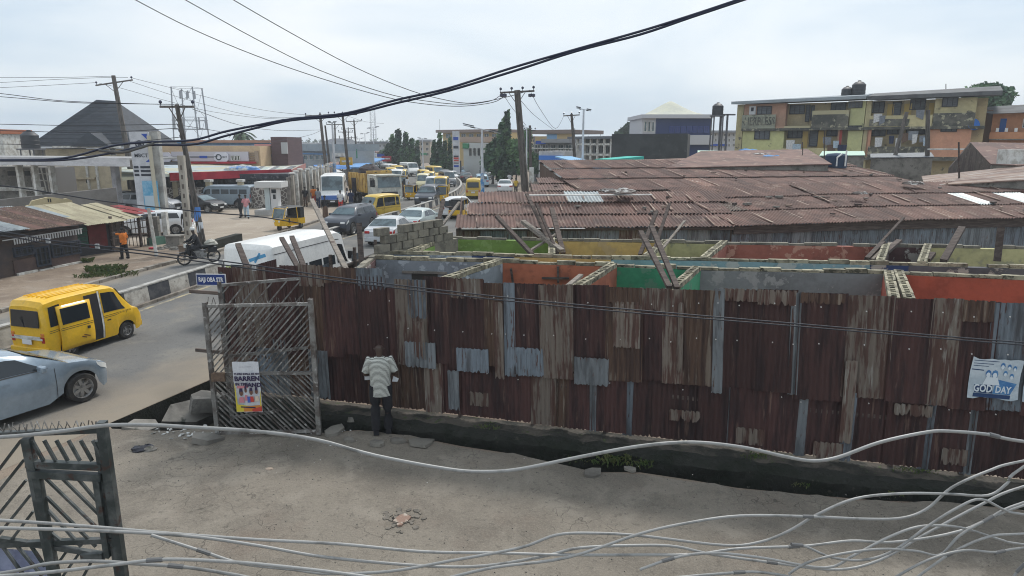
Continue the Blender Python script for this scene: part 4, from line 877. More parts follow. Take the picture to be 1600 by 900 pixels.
 loft(b,[ring(q_(-.28 if pose!='ride' else-.1)-Vector((0,0,.09 if detail else 0)),up,.14,.185),ring(q_(.05),up,.135,.180),ring(q_(.4),up,.128,.176),ring(q_(.75),up,.130,.196),ring(q_(1.05),up,.118,.202),ring(J['che']+ux*.5,up,.095,.170),ring(J['che']+ux*.78,up,.072,.105),ring(J['nek']-ux*.05,up,.058,.062)])
 for k in 'lr':
  a=J['sh'+k];c=J['el'+k];e_=a.lerp(c,.82)if shirt not in(C_BLK,C_NAVY)or pose!='ride' else J['wr'+k];f_=a.lerp(J['che'],.25);b.tube([f_+Vector((0,0,-.02)),a,a.lerp(c,.4)]+([c,e_]if e_ is J['wr'+k]else[e_]),[x*s for x in([.075,.066,.066]+([.062,.05]if e_ is J['wr'+k]else[.068]))],n)
 b.build('shirt',shirt,t,smooth=70)
 if skirt:
  b=MB();b.lathe([(.14,1.0),(.19,.85),(.20,.5),(.23,.16),(.0,.16)],10);b.build('skirt',trouser,t,smooth=60)
 else:
  b=MB();loft(b,[ring(J['pel']+Vector((0,0,.08*s)),Vector((0,0,1)),.115,.155),ring(J['pel']-Vector((0,0,.06*s)),Vector((0,0,1)),.125,.165),ring(J['pel']-Vector((0,0,.13*s)),Vector((0,0,1)),.10,.12)])
  for k in 'lr':
   h0,k0,a0=J['hi'+k],J['kn'+k],J['an'+k];b.tube([h0+Vector((0,0,.03*s)),h0.lerp(k0,.3),h0.lerp(k0,.7),k0,k0.lerp(a0,.5),k0.lerp(a0,.97)],[x*s for x in(.100,.105,.092,.088,.080,.076)],n)
  b.build('trousers',trouser,t,smooth=70)
 for k in 'lr':
  b=MB();a=J['an'+k];c=J['to'+k];d=(c-a);d.z=0
  b.box((a.x+d.x*.42,a.y+d.y*.42,a.z-.035*s),(.25*s,.09*s,.085*s),rz=atan2(d.y,d.x));b.build('shoe',C_BLK,t)
 hd=J['ht']*.5+J['hb']*.5
 hz=J['ht'].z
 if helmet or hair:
  b=MB();c=J['ht'];R=(.125 if helmet else(.098 if not detail else.094))*s;q=10
  b.lathe([(R*cos(a_),R*sin(a_)*1.02)for a_ in(-.25,.0,.3,.6,.9,1.2,1.5)],q,Matrix.Translation((c.x-.008,c.y,c.z-(.0 if not helmet else.01))));b.build('helmet' if helmet else 'hair',helmet or HAIRM,t,smooth=80)
 if detail:
  for sg in(1,-1):b=MB();lump(b,(0,0,0),.022,1.2,3,6);o=b.build('ear',SKIN,t,smooth=60);o.location=(J['hb'].x+.0,sg*.078,J['hb'].z+.04);o.rotation_euler=(-sg*radians(90),0,0)
  b=MB();b.lathe([(.004,.03),(.012,.0),(.006,-.006)],6);o=b.build('nose',SKIN,t);o.location=(J['hb'].x+.095,0,J['hb'].z+.035)
 return t,J
mS=bpy.data.materials.new('striped_shirt');mS.use_nodes=True;nt=mS.node_tree;b_=nt.nodes['Principled BSDF'];b_.inputs['Roughness'].default_value=.9
tc=nt.nodes.new('ShaderNodeTexCoord');wv=nt.nodes.new('ShaderNodeTexWave');wv.wave_type='BANDS';wv.bands_direction='Z';wv.inputs['Scale'].default_value=14;wv.inputs['Distortion'].default_value=1.3;wv.inputs['Detail'].default_value=1;wv.inputs['Detail Scale'].default_value=1.5
nt.links.new(tc.outputs['Object'],wv.inputs['Vector']);rp=nt.nodes.new('ShaderNodeValToRGB');rp.color_ramp.elements[0].position=.28;rp.color_ramp.elements[0].color=(.05,.055,.05,1);rp.color_ramp.elements[1].position=.46;rp.color_ramp.elements[1].color=(.62,.63,.58,1)
nt.links.new(wv.outputs['Fac'],rp.inputs['Fac']);nt.links.new(rp.outputs[0],b_.inputs['Base Color'])
mp_=PZ(598,679)
man,J=person('bald man in a striped shirt standing with his back turned beside the drain',(mp_.x,mp_.y,.014),radians(98),mS,C_BLK,'hold',hair=False,h=1.84,detail=True)
b=MB();nn=6;b.add([(x,.004*sin(x*60)+.02*y,y)for y in(0,.1,.21)for x in(0,.05,.1,.15)],[(r*4+c,r*4+c+1,(r+1)*4+c+1,(r+1)*4+c)for r in range(2)for c in range(3)])
o=b.build('paper_bag',mat('white_nylon',(.62,.64,.66)),loc=man.location+Vector((-.33,.16,1.02)),rz=.2);tag(o,'white paper held by the standing man at his left side','paper')
b=MB();b.add([(0,0,0),(.10,0,-.01),(.13,.01,.05),(.03,.02,.1)],[(0,1,2,3)]);o=b.build('paper',mat('white_nylon',(0,0,0)),loc=man.location+Vector((.19,.14,1.0)),rz=.1);tag(o,'small white paper showing at the right elbow of the standing man','paper')
def folk(px,py,label,rz,shirt,tr,pose='stand',**k):
 p=PZ(px,py);return person(label,(p.x,p.y,.01),rz,shirt,tr,pose,**k)
def sy(n):return n
folk(196,405,'person in an orange and yellow striped jersey leaning at the kiosk front',radians(150),C_ORG,C_BLK,'reach',h=1.5)
folk(377,340,'person in a black top walking beside one in pink on the station apron',radians(-100),C_BLK,C_BLK,'walk')
folk(386,341,'person in a pink shirt and pale trousers walking on the station apron',radians(-70),C_PNK,C_TEAL,'walk')
folk(478,323,'person in dark clothes standing by the station corner',radians(-90),C_BLK,C_BRN,'stand')
folk(491,321,'person in an orange vest standing between two others by the parked bus',radians(-90),C_ORG,C_RED,'stand')
folk(498,325,'person in a grey shirt and blue trousers beside the orange vest',radians(-100),C_GRY,C_NAVY,'stand')
folk(509,343,'person in a black top and long brown skirt standing on the apron edge',radians(-60),C_BLK,C_BRN,'stand',skirt=True)
folk(533,331,'person in a white shirt standing in front of the yellow truck',radians(-90),C_WHT,C_RED,'stand')
folk(549,328,'person in navy clothes beside the truck wheel',radians(-90),C_NAVY,C_NAVY,'stand')
folk(294,372,'person in black standing half hidden behind the pale concrete post',radians(-60),C_BLK,C_BLK,'stand')
folk(636,300,'person in a white shirt standing beside the yellow tricycle in traffic',radians(-90),C_WHT,C_BLK,'stand')
folk(630,310,'person in a brown patterned dress crossing between the vehicles',radians(180),C_BRN,C_BRN,'walk',skirt=True)
folk(620,309,'person in navy walking past the truck cab',radians(-90),C_NAVY,C_NAVY,'walk')
folk(796,291,'person in a white shirt near the trees on the right',radians(90),C_WHT,C_GRY,'walk')
folk(779,283,'person in pale clothes under the right hand trees',radians(0),C_GRY,C_GRY,'stand')
folk(806,303,'person in a yellow shirt by the foot of the tall pole',radians(90),C_YEL,C_BLK,'stand')
folk(760,338,'person in black on the right side of the road',radians(90),C_BLK,C_BLK,'walk')
# ------------------------------------------------------------------ vehicles
class Surf:
 """lofted car body: stations (x, sill z, belt z, roof z, lower half width, belt half width, roof half width)"""
 def __init__(s,st,wheels=(),R=.33,arch=.06):
  s.st=sorted(st);s.wheels=wheels;s.R=R;s.arch=R+arch
 def at(s,x):
  st=s.st
  if x<=st[0][0]:v=list(st[0])
  elif x>=st[-1][0]:v=list(st[-1])
  else:
   for a,b in zip(st[:-1],st[1:]):
    if a[0]<=x<=b[0]:
     t=(x-a[0])/(b[0]-a[0]);v=[p+(q-p)*t for p,q in zip(a,b)];break
  zb=v[1]
  for wx in s.wheels:
   if abs(x-wx)<s.arch:zb=max(zb,s.R+sqrt(s.arch**2-(x-wx)**2))
  return v,zb
 def rows(s,x):
  (x_,_,zbel,zr,wl,wb,wr),zb=s.at(x);gh=zr-zbel
  z1=max(zb+.02,zb+.5*(zbel-zb))if zb<zbel-.05 else zb+.01
  cr=min(.07,max(.012,gh*.12));w1=max(wl,wb)+.015
  return[(wl*.97,zb),(w1,z1),(wb,max(zbel,zb+.02)),(wr,max(zr-cr,zbel)),(wr*.86,zr-cr*.15),(0,zr+cr*.25)]
 def P(s,x,v):
  sg=-1 if v<0 else 1;v=abs(v);R=s.rows(x);i=min(4,int(v));t=v-i
  y=R[i][0]+(R[i+1][0]-R[i][0])*t;z=R[i][1]+(R[i+1][1]-R[i][1])*t
  return Vector((x,sg*y,z))
 def xs(s):
  X=set(round(p[0],3)for p in s.st)
  for wx in s.wheels:
   for k in range(-6,7):X.add(round(wx+s.arch*sin(k*pi/12)*.999,3))
  X=sorted(x for x in X if s.st[0][0]<=x<=s.st[-1][0]);out=[X[0]]
  for x in X[1:]:
   n=max(1,int((x-out[-1])/.25));a=out[-1]
   for k in range(1,n+1):out.append(a+(x-a)*k/n)
  return out
 def body(s,m,parent,inset=.05):
  X=s.xs();vs=[];fs=[];n=11
  def ring(x,k=1.0,dx=0):
   R=s.rows(x);pts=[(y,z)for y,z in R]+[(-y,z)for y,z in reversed(R[:-1])]
   zc=sum(z for _,z in pts)/len(pts);return[(x+dx,y*k,zc+(z-zc)*k)for y,z in pts]
  rings=[ring(X[0],.93,-inset)]+[ring(x)for x in X]+[ring(X[-1],.93,inset)]
  for r in rings:vs+=r
  for i in range(len(rings)-1):
   for k in range(n-1):fs.append((i*n+k,i*n+k+1,(i+1)*n+k+1,(i+1)*n+k))
  e=(len(rings)-1)*n;fs.append(tuple(range(n)));fs.append(tuple(e+k for k in range(n-1,-1,-1)))
  b=MB();b.add(vs,fs);o=b.build('body',m,parent,smooth=38)
  u=MB();zc=min(p[1]for p in s.st);wmin=min(p[4]for p in s.st)
  u.bb(X[0]+.15,X[-1]-.15,-wmin*.72,wmin*.72,zc-.02,zc+.35);u.build('underbody',DARKM,parent)
  return o
 def panel(s,name,m,c,parent,off=.008,nx=4,nv=3,both=False,sides=(1,)):
  """panel lying on the skin: corners (x,v) bottom-rear, bottom-front, top-front, top-rear"""
  res=[]
  for sg in((1,-1)if both else sides):
   g=[]
   for j in range(nv+1):
    for i in range(nx+1):
     a=i/nx;t=j/nv
     x=(c[0][0]*(1-a)+c[1][0]*a)*(1-t)+(c[3][0]*(1-a)+c[2][0]*a)*t
     v=(c[0][1]*(1-a)+c[1][1]*a)*(1-t)+(c[3][1]*(1-a)+c[2][1]*a)*t
     e_=.01;p=s.P(x,v)
     if v!=0 and abs(v)>.05:
      dx=s.P(x+e_,v)-s.P(x-e_,v);dv=s.P(x,v+(.02 if v<4.9 else-.02))-p
      if v>=4.9:dv=-dv
      if v<-4.9:dv=p-s.P(x,v+.02);dv=-dv
     else:dx=s.P(x+e_,v)-s.P(x-e_,v);dv=Vector((0,-1,0))*.02
     nrm=dx.cross(dv)
     if nrm.length<1e-9:nrm=Vector((0,0,1))
     nrm.normalize()
     ce=Vector((x,0,.7))
     if nrm.dot(p-ce)<0:nrm=-nrm
     q=p+nrm*off;g.append((q.x,q.y*(sg if not isinstance(c[0][1],str)else 1),q.z))
   W=nx+1;fs=[(j*W+i,j*W+i+1,(j+1)*W+i+1,(j+1)*W+i)for j in range(nv)for i in range(nx)]
   b=MB();b.add(g,fs);o=b.build(name,m,parent,smooth=50);res.append(o)
  return res
def wheel(parent,x,y,R,wd=.19,rimr=None,sg=1,spokes=5,rimm=None):
 rimr=rimr or R*.66;T=Matrix.Translation((x,y,R))@Matrix.Rotation(-sg*pi/2,4,'X')
 b=MB();h=wd/2;b.lathe([(rimr,-h),(R*.93,-h),(R,-h*.7),(R,h*.7),(R*.93,h),(rimr,h),(rimr,-h)],20,T);w_=b.build('wheel',RUBBER,parent,smooth=40)
 b=MB();b.lathe([(0,h*.15),(rimr*.9,h*.15),(rimr,h*.9),(rimr*1.02,h),(rimr*.95,h*.96),(rimr*.82,h*.35),(0,h*.35)],20,T)
 for k in range(spokes):
  a=2*pi*k/spokes;b.box((rimr*.48*cos(a),rimr*.48*sin(a),h*.5),(rimr*.95,rimr*.30,h*.5),rz=a,M=T)
 b.lathe([(0,h*.85),(rimr*.2,h*.8),(rimr*.26,h*.3)],8,T);b.build('rim',rimm or STEEL,w_,smooth=40);return w_
def fbox(parent,name,m,x,y0,y1,z0,z1,th=.02,tilt=0,rad=.0):
 b=MB();b.box((0,0,0),(th,abs(y1-y0),abs(z1-z0)));o=b.build(name,m,parent)
 md=o.modifiers.new('bevel','BEVEL');md.width=min(.03,abs(z1-z0)*.2);md.segments=2;md.limit_method='ANGLE'
 o.location=(x,(y0+y1)/2,(z0+z1)/2);o.rotation_euler=(0,tilt,0);return o
YEL=paint('danfo_yellow',(.76,.45,.015));YEL2=paint('faded_yellow',(.62,.42,.06))
def minivan(label,cat,paintm,group,near=False,roofm=None,stripe=True):
 t=thing('minivan',label,cat,group=group)
 st=[(-1.66,.30,.92,1.70,.66,.68,.60),(-1.60,.26,.95,1.80,.69,.71,.62),(-1.2,.24,.97,1.86,.71,.725,.64),(.2,.24,.97,1.87,.71,.725,.64),(.62,.24,.97,1.83,.71,.725,.63),(.80,.24,.97,1.74,.71,.72,.61),(1.30,.24,.98,1.06,.70,.71,.62),(1.50,.25,.93,.95,.68,.68,.60),(1.64,.30,.72,.74,.62,.62,.55)]
 S=Surf(st,wheels=(-.98,1.02),R=.28);S.body(paintm,t)
 S.panel('windscreen',GLASSB,[(1.24,-3.1),(1.24,3.1),(.86,3.6),(.86,-3.6)],t)if False else None
 b=MB();g=[]
 for j in range(4):
  x=1.27-.43*j/3
  for i in range(7):
   f=-1+2*i/6;R_=S.rows(x);wdt=R_[3][0]*.93;zc=S.rows(x)[5][1];ze=R_[4][1];g.append((x+.018,f*wdt,zc+(ze-zc)*f*f+.018))
 b.add(g,[(j*7+i,j*7+i+1,(j+1)*7+i+1,(j+1)*7+i)for j in range(3)for i in range(6)]);b.build('windscreen',GLASSB,t,smooth=60)
 GW=GLASS
 for sg in(1,-1):
  S.panel('window',GW,[(.22,2.10),(1.02,2.10),(.72,2.86),(.22,2.86)],t,sides=(sg,));S.panel('window',GW,[(-1.54,2.12),(-1.16,2.12),(-1.16,2.84),(-1.50,2.84)],t,sides=(sg,))
  if not(near and sg<0):S.panel('window',GW,[(-1.06,2.10),(.12,2.10),(.12,2.84),(-1.06,2.84)],t,sides=(sg,))
  if stripe:
   for v0,v1 in((1.93,1.97),(1.78,1.82)):S.panel('stripe',DARKM,[(-1.60,v0),(1.22,v0),(1.22,v1),(-1.60,v1)],t,sides=(sg,),off=.006,nx=14,nv=1)
  S.panel('seam',DARKM,[(.165,.15),(.18,.15),(.18,2.95),(.165,2.95)],t,sides=(sg,),off=.005,nx=1,nv=6);S.panel('seam',DARKM,[(.99,1.35),(1.005,1.35),(1.10,2.0),(1.085,2.0)],t,sides=(sg,),off=.005,nx=1,nv=3)
  S.panel('handle',DARKM,[(.28,1.5),(.42,1.5),(.42,1.6),(.28,1.6)],t,sides=(sg,),off=.02,nx=1,nv=1)
 for x in(-.98,1.02):
  for sg in(1,-1):wheel(t,x,sg*.60,.28,.16,.17,sg,6)
 xr=-1.725
 fbox(t,'rear_window',GLASS,xr,-.53,.53,1.06,1.56,.03,radians(6));
 for sg in(1,-1):
  fbox(t,'tail_light',LAMPR,xr+.03,sg*.50,sg*.64,.60,.80,.05);fbox(t,'indicator_light',LAMPO,xr+.025,sg*.50,sg*.64,.80,.90,.05)
  fbox(t,'headlight',LAMPC,1.665,sg*.36,sg*.56,.56,.68,.05)
 fbox(t,'rear_bumper',paintm,xr+.02,-.69,.69,.28,.47,.12);fbox(t,'front_bumper',paintm,1.665,-.60,.60,.28,.48,.10);fbox(t,'number_plate',PLATE,xr-.035,-.18,.18,.55,.70,.02);fbox(t,'number_plate',PLATE,1.73,-.17,.17,.36,.48,.02)
 fbox(t,'trim_strip',DIRTYW,xr-.01,-.5,.5,.74,.80,.02)
 if near:
  sg=-1
  S.panel('doorway',DARKM,[(-.36,.12),(.16,.12),(.16,2.90),(-.36,2.90)],t,sides=(sg,),off=.006,nx=2,nv=8)
  S.panel('door_pillar',DIRTYW,[(.10,.12),(.16,.12),(.16,2.95),(.10,2.95)],t,sides=(sg,),off=.016,nx=1,nv=8)
  b=MB();b.bb(-.32,-.12,-.62,-.66,.55,1.0);b.build('seat',DARKM,t)
  d=thing('sliding_door',None,None);d.parent=t;KIDS.setdefault(t.name,[]).append(d)
  g=[];X0,X1=-1.32,-.24
  for j in range(9):
   for i in range(7):
    p=S.P(-.6,-(0.0+.12+2.66*j/8));
    q_=Surf(st).P(-.6,-(0.12+2.66*j/8));g.append((X0+(X1-X0)*i/6,q_.y-.085,q_.z))
  b=MB();fs=[(j*7+i,j*7+i+1,(j+1)*7+i+1,(j+1)*7+i)for j in range(8)for i in range(6)];b.add(g,fs)
  d2=b.build('door',paintm,d,smooth=40);md=d2.modifiers.new('solid','SOLIDIFY');md.thickness=.05;md.offset=-1
  S0=Surf(st);b=MB();gg=[(S0.P(-.6,-v).y-.094,S0.P(-.6,-v).z)for v in(2.10,2.40,2.68)]
  b.add([(x,y,z)for(y,z)in gg for x in(-1.24,-.34)],[(0,1,3,2),(2,3,5,4)]);b.build('window',GLASS,d)
  for v0,v1 in((1.93,1.97),(1.78,1.82)):
   b=MB();a=S0.P(-.6,-v0);c=S0.P(-.6,-v1);b.add([(X0,a.y-.092,a.z),(X1,a.y-.092,a.z),(X1,c.y-.092,c.z),(X0,c.y-.092,c.z)],[(0,1,2,3)]);b.build('stripe',DARKM,d)
  b=MB();a=S0.P(-.6,-1.5);b.bb(-.48,-.40,a.y-.12,a.y-.09,a.z-.03,a.z+.05);b.build('handle',DARKM,d)
  for k,(x,v)in enumerate(((-.55,.9),(-.50,.85),(-.62,.8))):
   a=S0.P(x,-v);b=MB();b.box((x,a.y-.093,a.z),(.16,.004,.03),ry=.4);b.build('rust_spot',mat('rust_spot',(.12,.04,.02)),d)
  for k in range(6):
   b=MB();y=-.42+k*.168;b.bb(-1.35,.45,y-.012,y+.012,1.855,1.885);b.build('roof_rib',paintm,t)
  fbox(t,'rear_sticker',DIRTYW,xr-.04,-.62,.62,.70,.76,.01);b=MB();b.beam((xr-.04,0,1.06),(xr-.035,.12,1.36),.015,.012);b.build('wiper',DARKM,t)
  lettering('GOD IS ABLE',.07,DARKM,t,Matrix.Translation((xr-.02,0,1.63))@Matrix.Rotation(-pi/2,4,'Z')@Matrix.Rotation(pi/2,4,'X'))if False else None
 return t
def car(label,cat,paintm,group,kind='sedan',glass=None,detail=False,L_=4.5,W=1.76,H=1.46):
 t=thing({'sedan':'sedan_car','suv':'suv_car','hatch':'hatchback_car'}[kind],label,cat,group=group);hw=W/2;gl=glass or GLASS;R=.32 if kind=='sedan' else(.37 if kind=='suv' else.30)
 if kind=='sedan':pr=[(-.5,.42,.80,.82,.90),(-.47,.22,.93,.95,.97),(-.36,.20,.98,1.0,1),(-.20,.19,.97,H-.06,1),(-.08,.19,.95,H,1),(.05,.19,.94,H-.02,1),(.13,.19,.93,H-.10,1),(.30,.19,.92,.96,1),(.40,.20,.86,.89,.985),(.46,.21,.77,.79,.94),(.487,.24,.70,.72,.86),(.5,.30,.60,.62,.74)]
 elif kind=='suv':pr=[(-.5,.50,1.02,H-.40,.92),(-.485,.34,1.06,H-.12,.97),(-.42,.30,1.08,H-.02,1),(-.1,.30,1.08,H,1),(.08,.30,1.08,H-.04,1),(.12,.30,1.08,H-.10,1),(.25,.30,1.08,1.12,1),(.43,.30,1.00,1.03,.97),(.49,.34,.82,.86,.92),(.5,.44,.74,.78,.86)]
 else:pr=[(-.5,.42,.90,.95,.9),(-.485,.28,.95,H-.28,.96),(-.40,.22,.96,H-.04,1),(-.1,.2,.95,H,1),(.06,.2,.94,H-.03,1),(.12,.2,.93,H-.10,1),(.28,.2,.92,.95,1),(.44,.22,.80,.83,.96),(.5,.34,.62,.64,.84)]
 H0=H;st=[]
 for f,zs,zb,zr,wk in pr:
  gh=zr-zb;wr=hw*wk*(.96 if gh<.1 else.96-.26*min(1,gh/.45)*.9)
  st.append((f*L_,zs,zb,zr,hw*wk*.97,hw*wk*.97,wr))
 wf_=.352 if kind=='sedan' else.31;S=Surf(st,wheels=(-.30*L_,wf_*L_),R=R);S.body(paintm,t,inset=.03)
 def X(f):return f*L_
 if kind=='sedan':side=[[(-.235,2.12),(-.075,2.12),(-.075,2.84),(-.175,2.84)],[(-.062,2.12),(.215,2.12),(.10,2.84),(-.062,2.84)]];ws=(.29,.14);rw=(-.34,-.215)
 elif kind=='suv':side=[[(-.43,2.10),(-.27,2.10),(-.27,2.86),(-.40,2.86)],[(-.255,2.1),(-.085,2.1),(-.085,2.86),(-.255,2.86)],[(-.07,2.1),(.17,2.1),(.095,2.86),(-.07,2.86)]];ws=(.235,.128);rw=None
 else:side=[[(-.36,2.12),(-.09,2.12),(-.09,2.84),(-.33,2.84)],[(-.075,2.12),(.17,2.12),(.09,2.84),(-.075,2.84)]];ws=(.265,.13);rw=None
 for sg in(1,-1):
  for q in side:S.panel('window',gl,[(X(a),v)for a,v in q],t,sides=(sg,))
  if detail:
   for f in(-.235+.0,-.068,.235):S.panel('seam',DARKM,[(X(f),.1),(X(f)+.012,.1),(X(f)+.012,1.98),(X(f),1.98)],t,sides=(sg,),off=.005,nx=1,nv=5)
   for f in(-.19,.0):S.panel('handle',paintm,[(X(f),1.68),(X(f)+.20,1.68),(X(f)+.2,1.78),(X(f),1.78)],t,sides=(sg,),off=.035,nx=2,nv=1)
   S.panel('moulding',DARKM,[(-.34*L_,2.04),(.20*L_,2.04),(.20*L_,2.10),(-.34*L_,2.10)],t,sides=(sg,),off=.009,nx=10,nv=1)
  b=MB();b.box((X(.17),sg*(hw+.10),1.0 if kind!='suv' else 1.16),(.12,.20,.14));o=b.build('mirror',paintm,t);md=o.modifiers.new('bevel','BEVEL');md.width=.04;md.segments=2
  b=MB();zl=.70 if kind=='sedan' else(.88 if kind=='suv' else.72)
  fx=X(.485)-.02;S.panel('headlight',LAMPC,[(X(.435),1.62),(X(.492),1.45),(X(.488),1.95),(X(.43),1.97)],t,sides=(sg,),off=.012);S.panel('tail_light',LAMPR,[(X(-.497),1.3),(X(-.455),1.4),(X(-.455),1.95),(X(-.495),1.95)],t,sides=(sg,),off=.012)
  if not detail:fbox(t,'headlight',LAMPC,X(.5)+.0,sg*hw*.48,sg*hw*.80,zl-.14,zl-.02,.09,radians(-18));fbox(t,'tail_light',LAMPR,X(-.5)-.03,sg*hw*.55,sg*hw*.86,.72 if kind!='suv' else.95,.86 if kind!='suv' else 1.15,.06)
 def glassband(nm,fa,fb):
  b=MB();g=[]
  for j in range(5):
   x=X(fa+(fb-fa)*j/4)
   for i in range(9):
    f=-1+2*i/8;R_=S.rows(x);wdt=R_[3][0]*.92;zc=R_[5][1];ze=R_[4][1];g.append((x+(.012 if fa>0 else-.012),f*wdt,zc+(ze-zc)*abs(f)**2+.012))
  b.add(g,[(j*9+i,j*9+i+1,(j+1)*9+i+1,(j+1)*9+i)for j in range(4)for i in range(8)]);b.build(nm,GLASSB,t,smooth=60)
 glassband('windscreen',*ws)
 if rw:glassband('rear_window',*rw)
 else:fbox(t,'rear_window',gl,X(-.497)-.03,-hw*.66,hw*.66,H*.62,H*.86,.03,radians(10 if kind=='suv' else 20))
 if not detail:fbox(t,'front_bumper',paintm if kind!='suv' else DARKM,X(.5)-.02,-hw*.88,hw*.88,.26,.50,.16);fbox(t,'rear_bumper',paintm,X(-.5)+.0,-hw*.9,hw*.9,.30,.52,.16);fbox(t,'grille',DARKM,X(.5)+.02,-hw*.42,hw*.42,.55,.68 if kind!='suv' else.80,.07)
 fbox(t,'number_plate',PLATE,X(.5)+.075,-.22,.22,.37,.48,.02);fbox(t,'number_plate',PLATE,X(-.5)-.09,-.22,.22,.60,.72,.02)
 for x in(-.30*L_,wf_*L_):
  for sg in(1,-1):wheel(t,x,sg*(hw-.12),R,.2,R*.68,sg,7 if detail else 5)
 if kind=='suv':
  for sg in(1,-1):b=MB();b.beam((X(-.4),sg*hw*.66,H+.03),(X(.03),sg*hw*.66,H+.03),.04,.03);b.build('roof_rail',DARKM,t)
 return t
def keke(label,group):
 t=thing('tricycle_taxi',label,'tricycle taxi',group=group);m=YEL;BK=mat('black_vinyl',(.02,.02,.022),rough=.6,c2=(.04,.04,.042),scale=6)
 b=MB();b.add([(-1.15,-.62,.35),(.35,-.62,.30),(.35,.62,.30),(-1.15,.62,.35),(-1.2,-.62,.82),(-.55,-.64,.80),(-.55,.64,.80),(-1.2,.62,.82)],[(0,3,2,1)]);b.bb(-1.22,-.45,-.64,.64,.36,.80);b.bb(-.5,.55,-.58,.58,.30,.38);b.build('body',m,t)
 b=MB();b.add([(.55,-.55,.3),(.55,.55,.3),(1.15,.22,.35),(1.15,-.22,.35),(.55,-.58,.82),(.55,.58,.82),(1.12,.34,.86),(1.12,-.34,.86)],[(0,1,2,3),(4,7,6,5),(0,4,5,1),(1,5,6,2),(2,6,7,3),(3,7,4,0)]);b.build('nose',m,t)
 b=MB()
 for sg in(1,-1):b.tube([(1.05,sg*.52,.85),(.72,sg*.54,1.62),(.5,sg*.54,1.68)],.03);b.tube([(-.42,sg*.62,.8),(-.42,sg*.58,1.64)],.028)
 b.beam((.74,-.54,1.60),(.74,.54,1.60),.05,.06);b.build('frame',m,t)
 b=MB();b.add([(1.02,-.50,.90),(1.02,.50,.90),(.76,.50,1.56),(.76,-.50,1.56)],[(0,1,2,3)]);b.build('windscreen',GLASSB,t)
 b=MB();g=[]
 for x in(-1.2,-.6,0,.6,.80):
  for k in range(9):a=pi*k/8;g.append((x,.60*cos(a),1.62+.13*sin(a)-(.06 if x in(-1.2,.8)else 0)))
 b.add(g,[(i*9+k,i*9+k+1,(i+1)*9+k+1,(i+1)*9+k)for i in range(4)for k in range(8)]);b.build('canopy',BK,t,smooth=60)
 b=MB();b.bb(-1.22,-1.19,-.60,.60,.8,1.60);
 for sg in(1,-1):b.bb(-1.2,-.75,sg*.60-.01,sg*.60+.01,.8,1.62)
 b.build('side_cover',BK,t);b=MB();b.bb(-.95,-.5,-.55,.55,.8,.95);b.bb(-1.1,-.95,-.55,.55,.8,1.35);b.bb(.0,.3,-.25,.25,.5,.8);b.build('seat',BK,t)
 fbox(t,'rear_panel',m,-1.24,-.55,.55,.42,.78,.03);
 for sg in(1,-1):fbox(t,'headlight',LAMPC,1.16,sg*.16,sg*.3,.62,.76,.05);fbox(t,'tail_light',LAMPR,-1.26,sg*.46,sg*.58,.6,.72,.03)
 for(x,y)in((-.8,.56),(-.8,-.56),(.92,0)):wheel(t,x,y,.22,.11,.12,1 if y>=0 else-1,4)
 return t
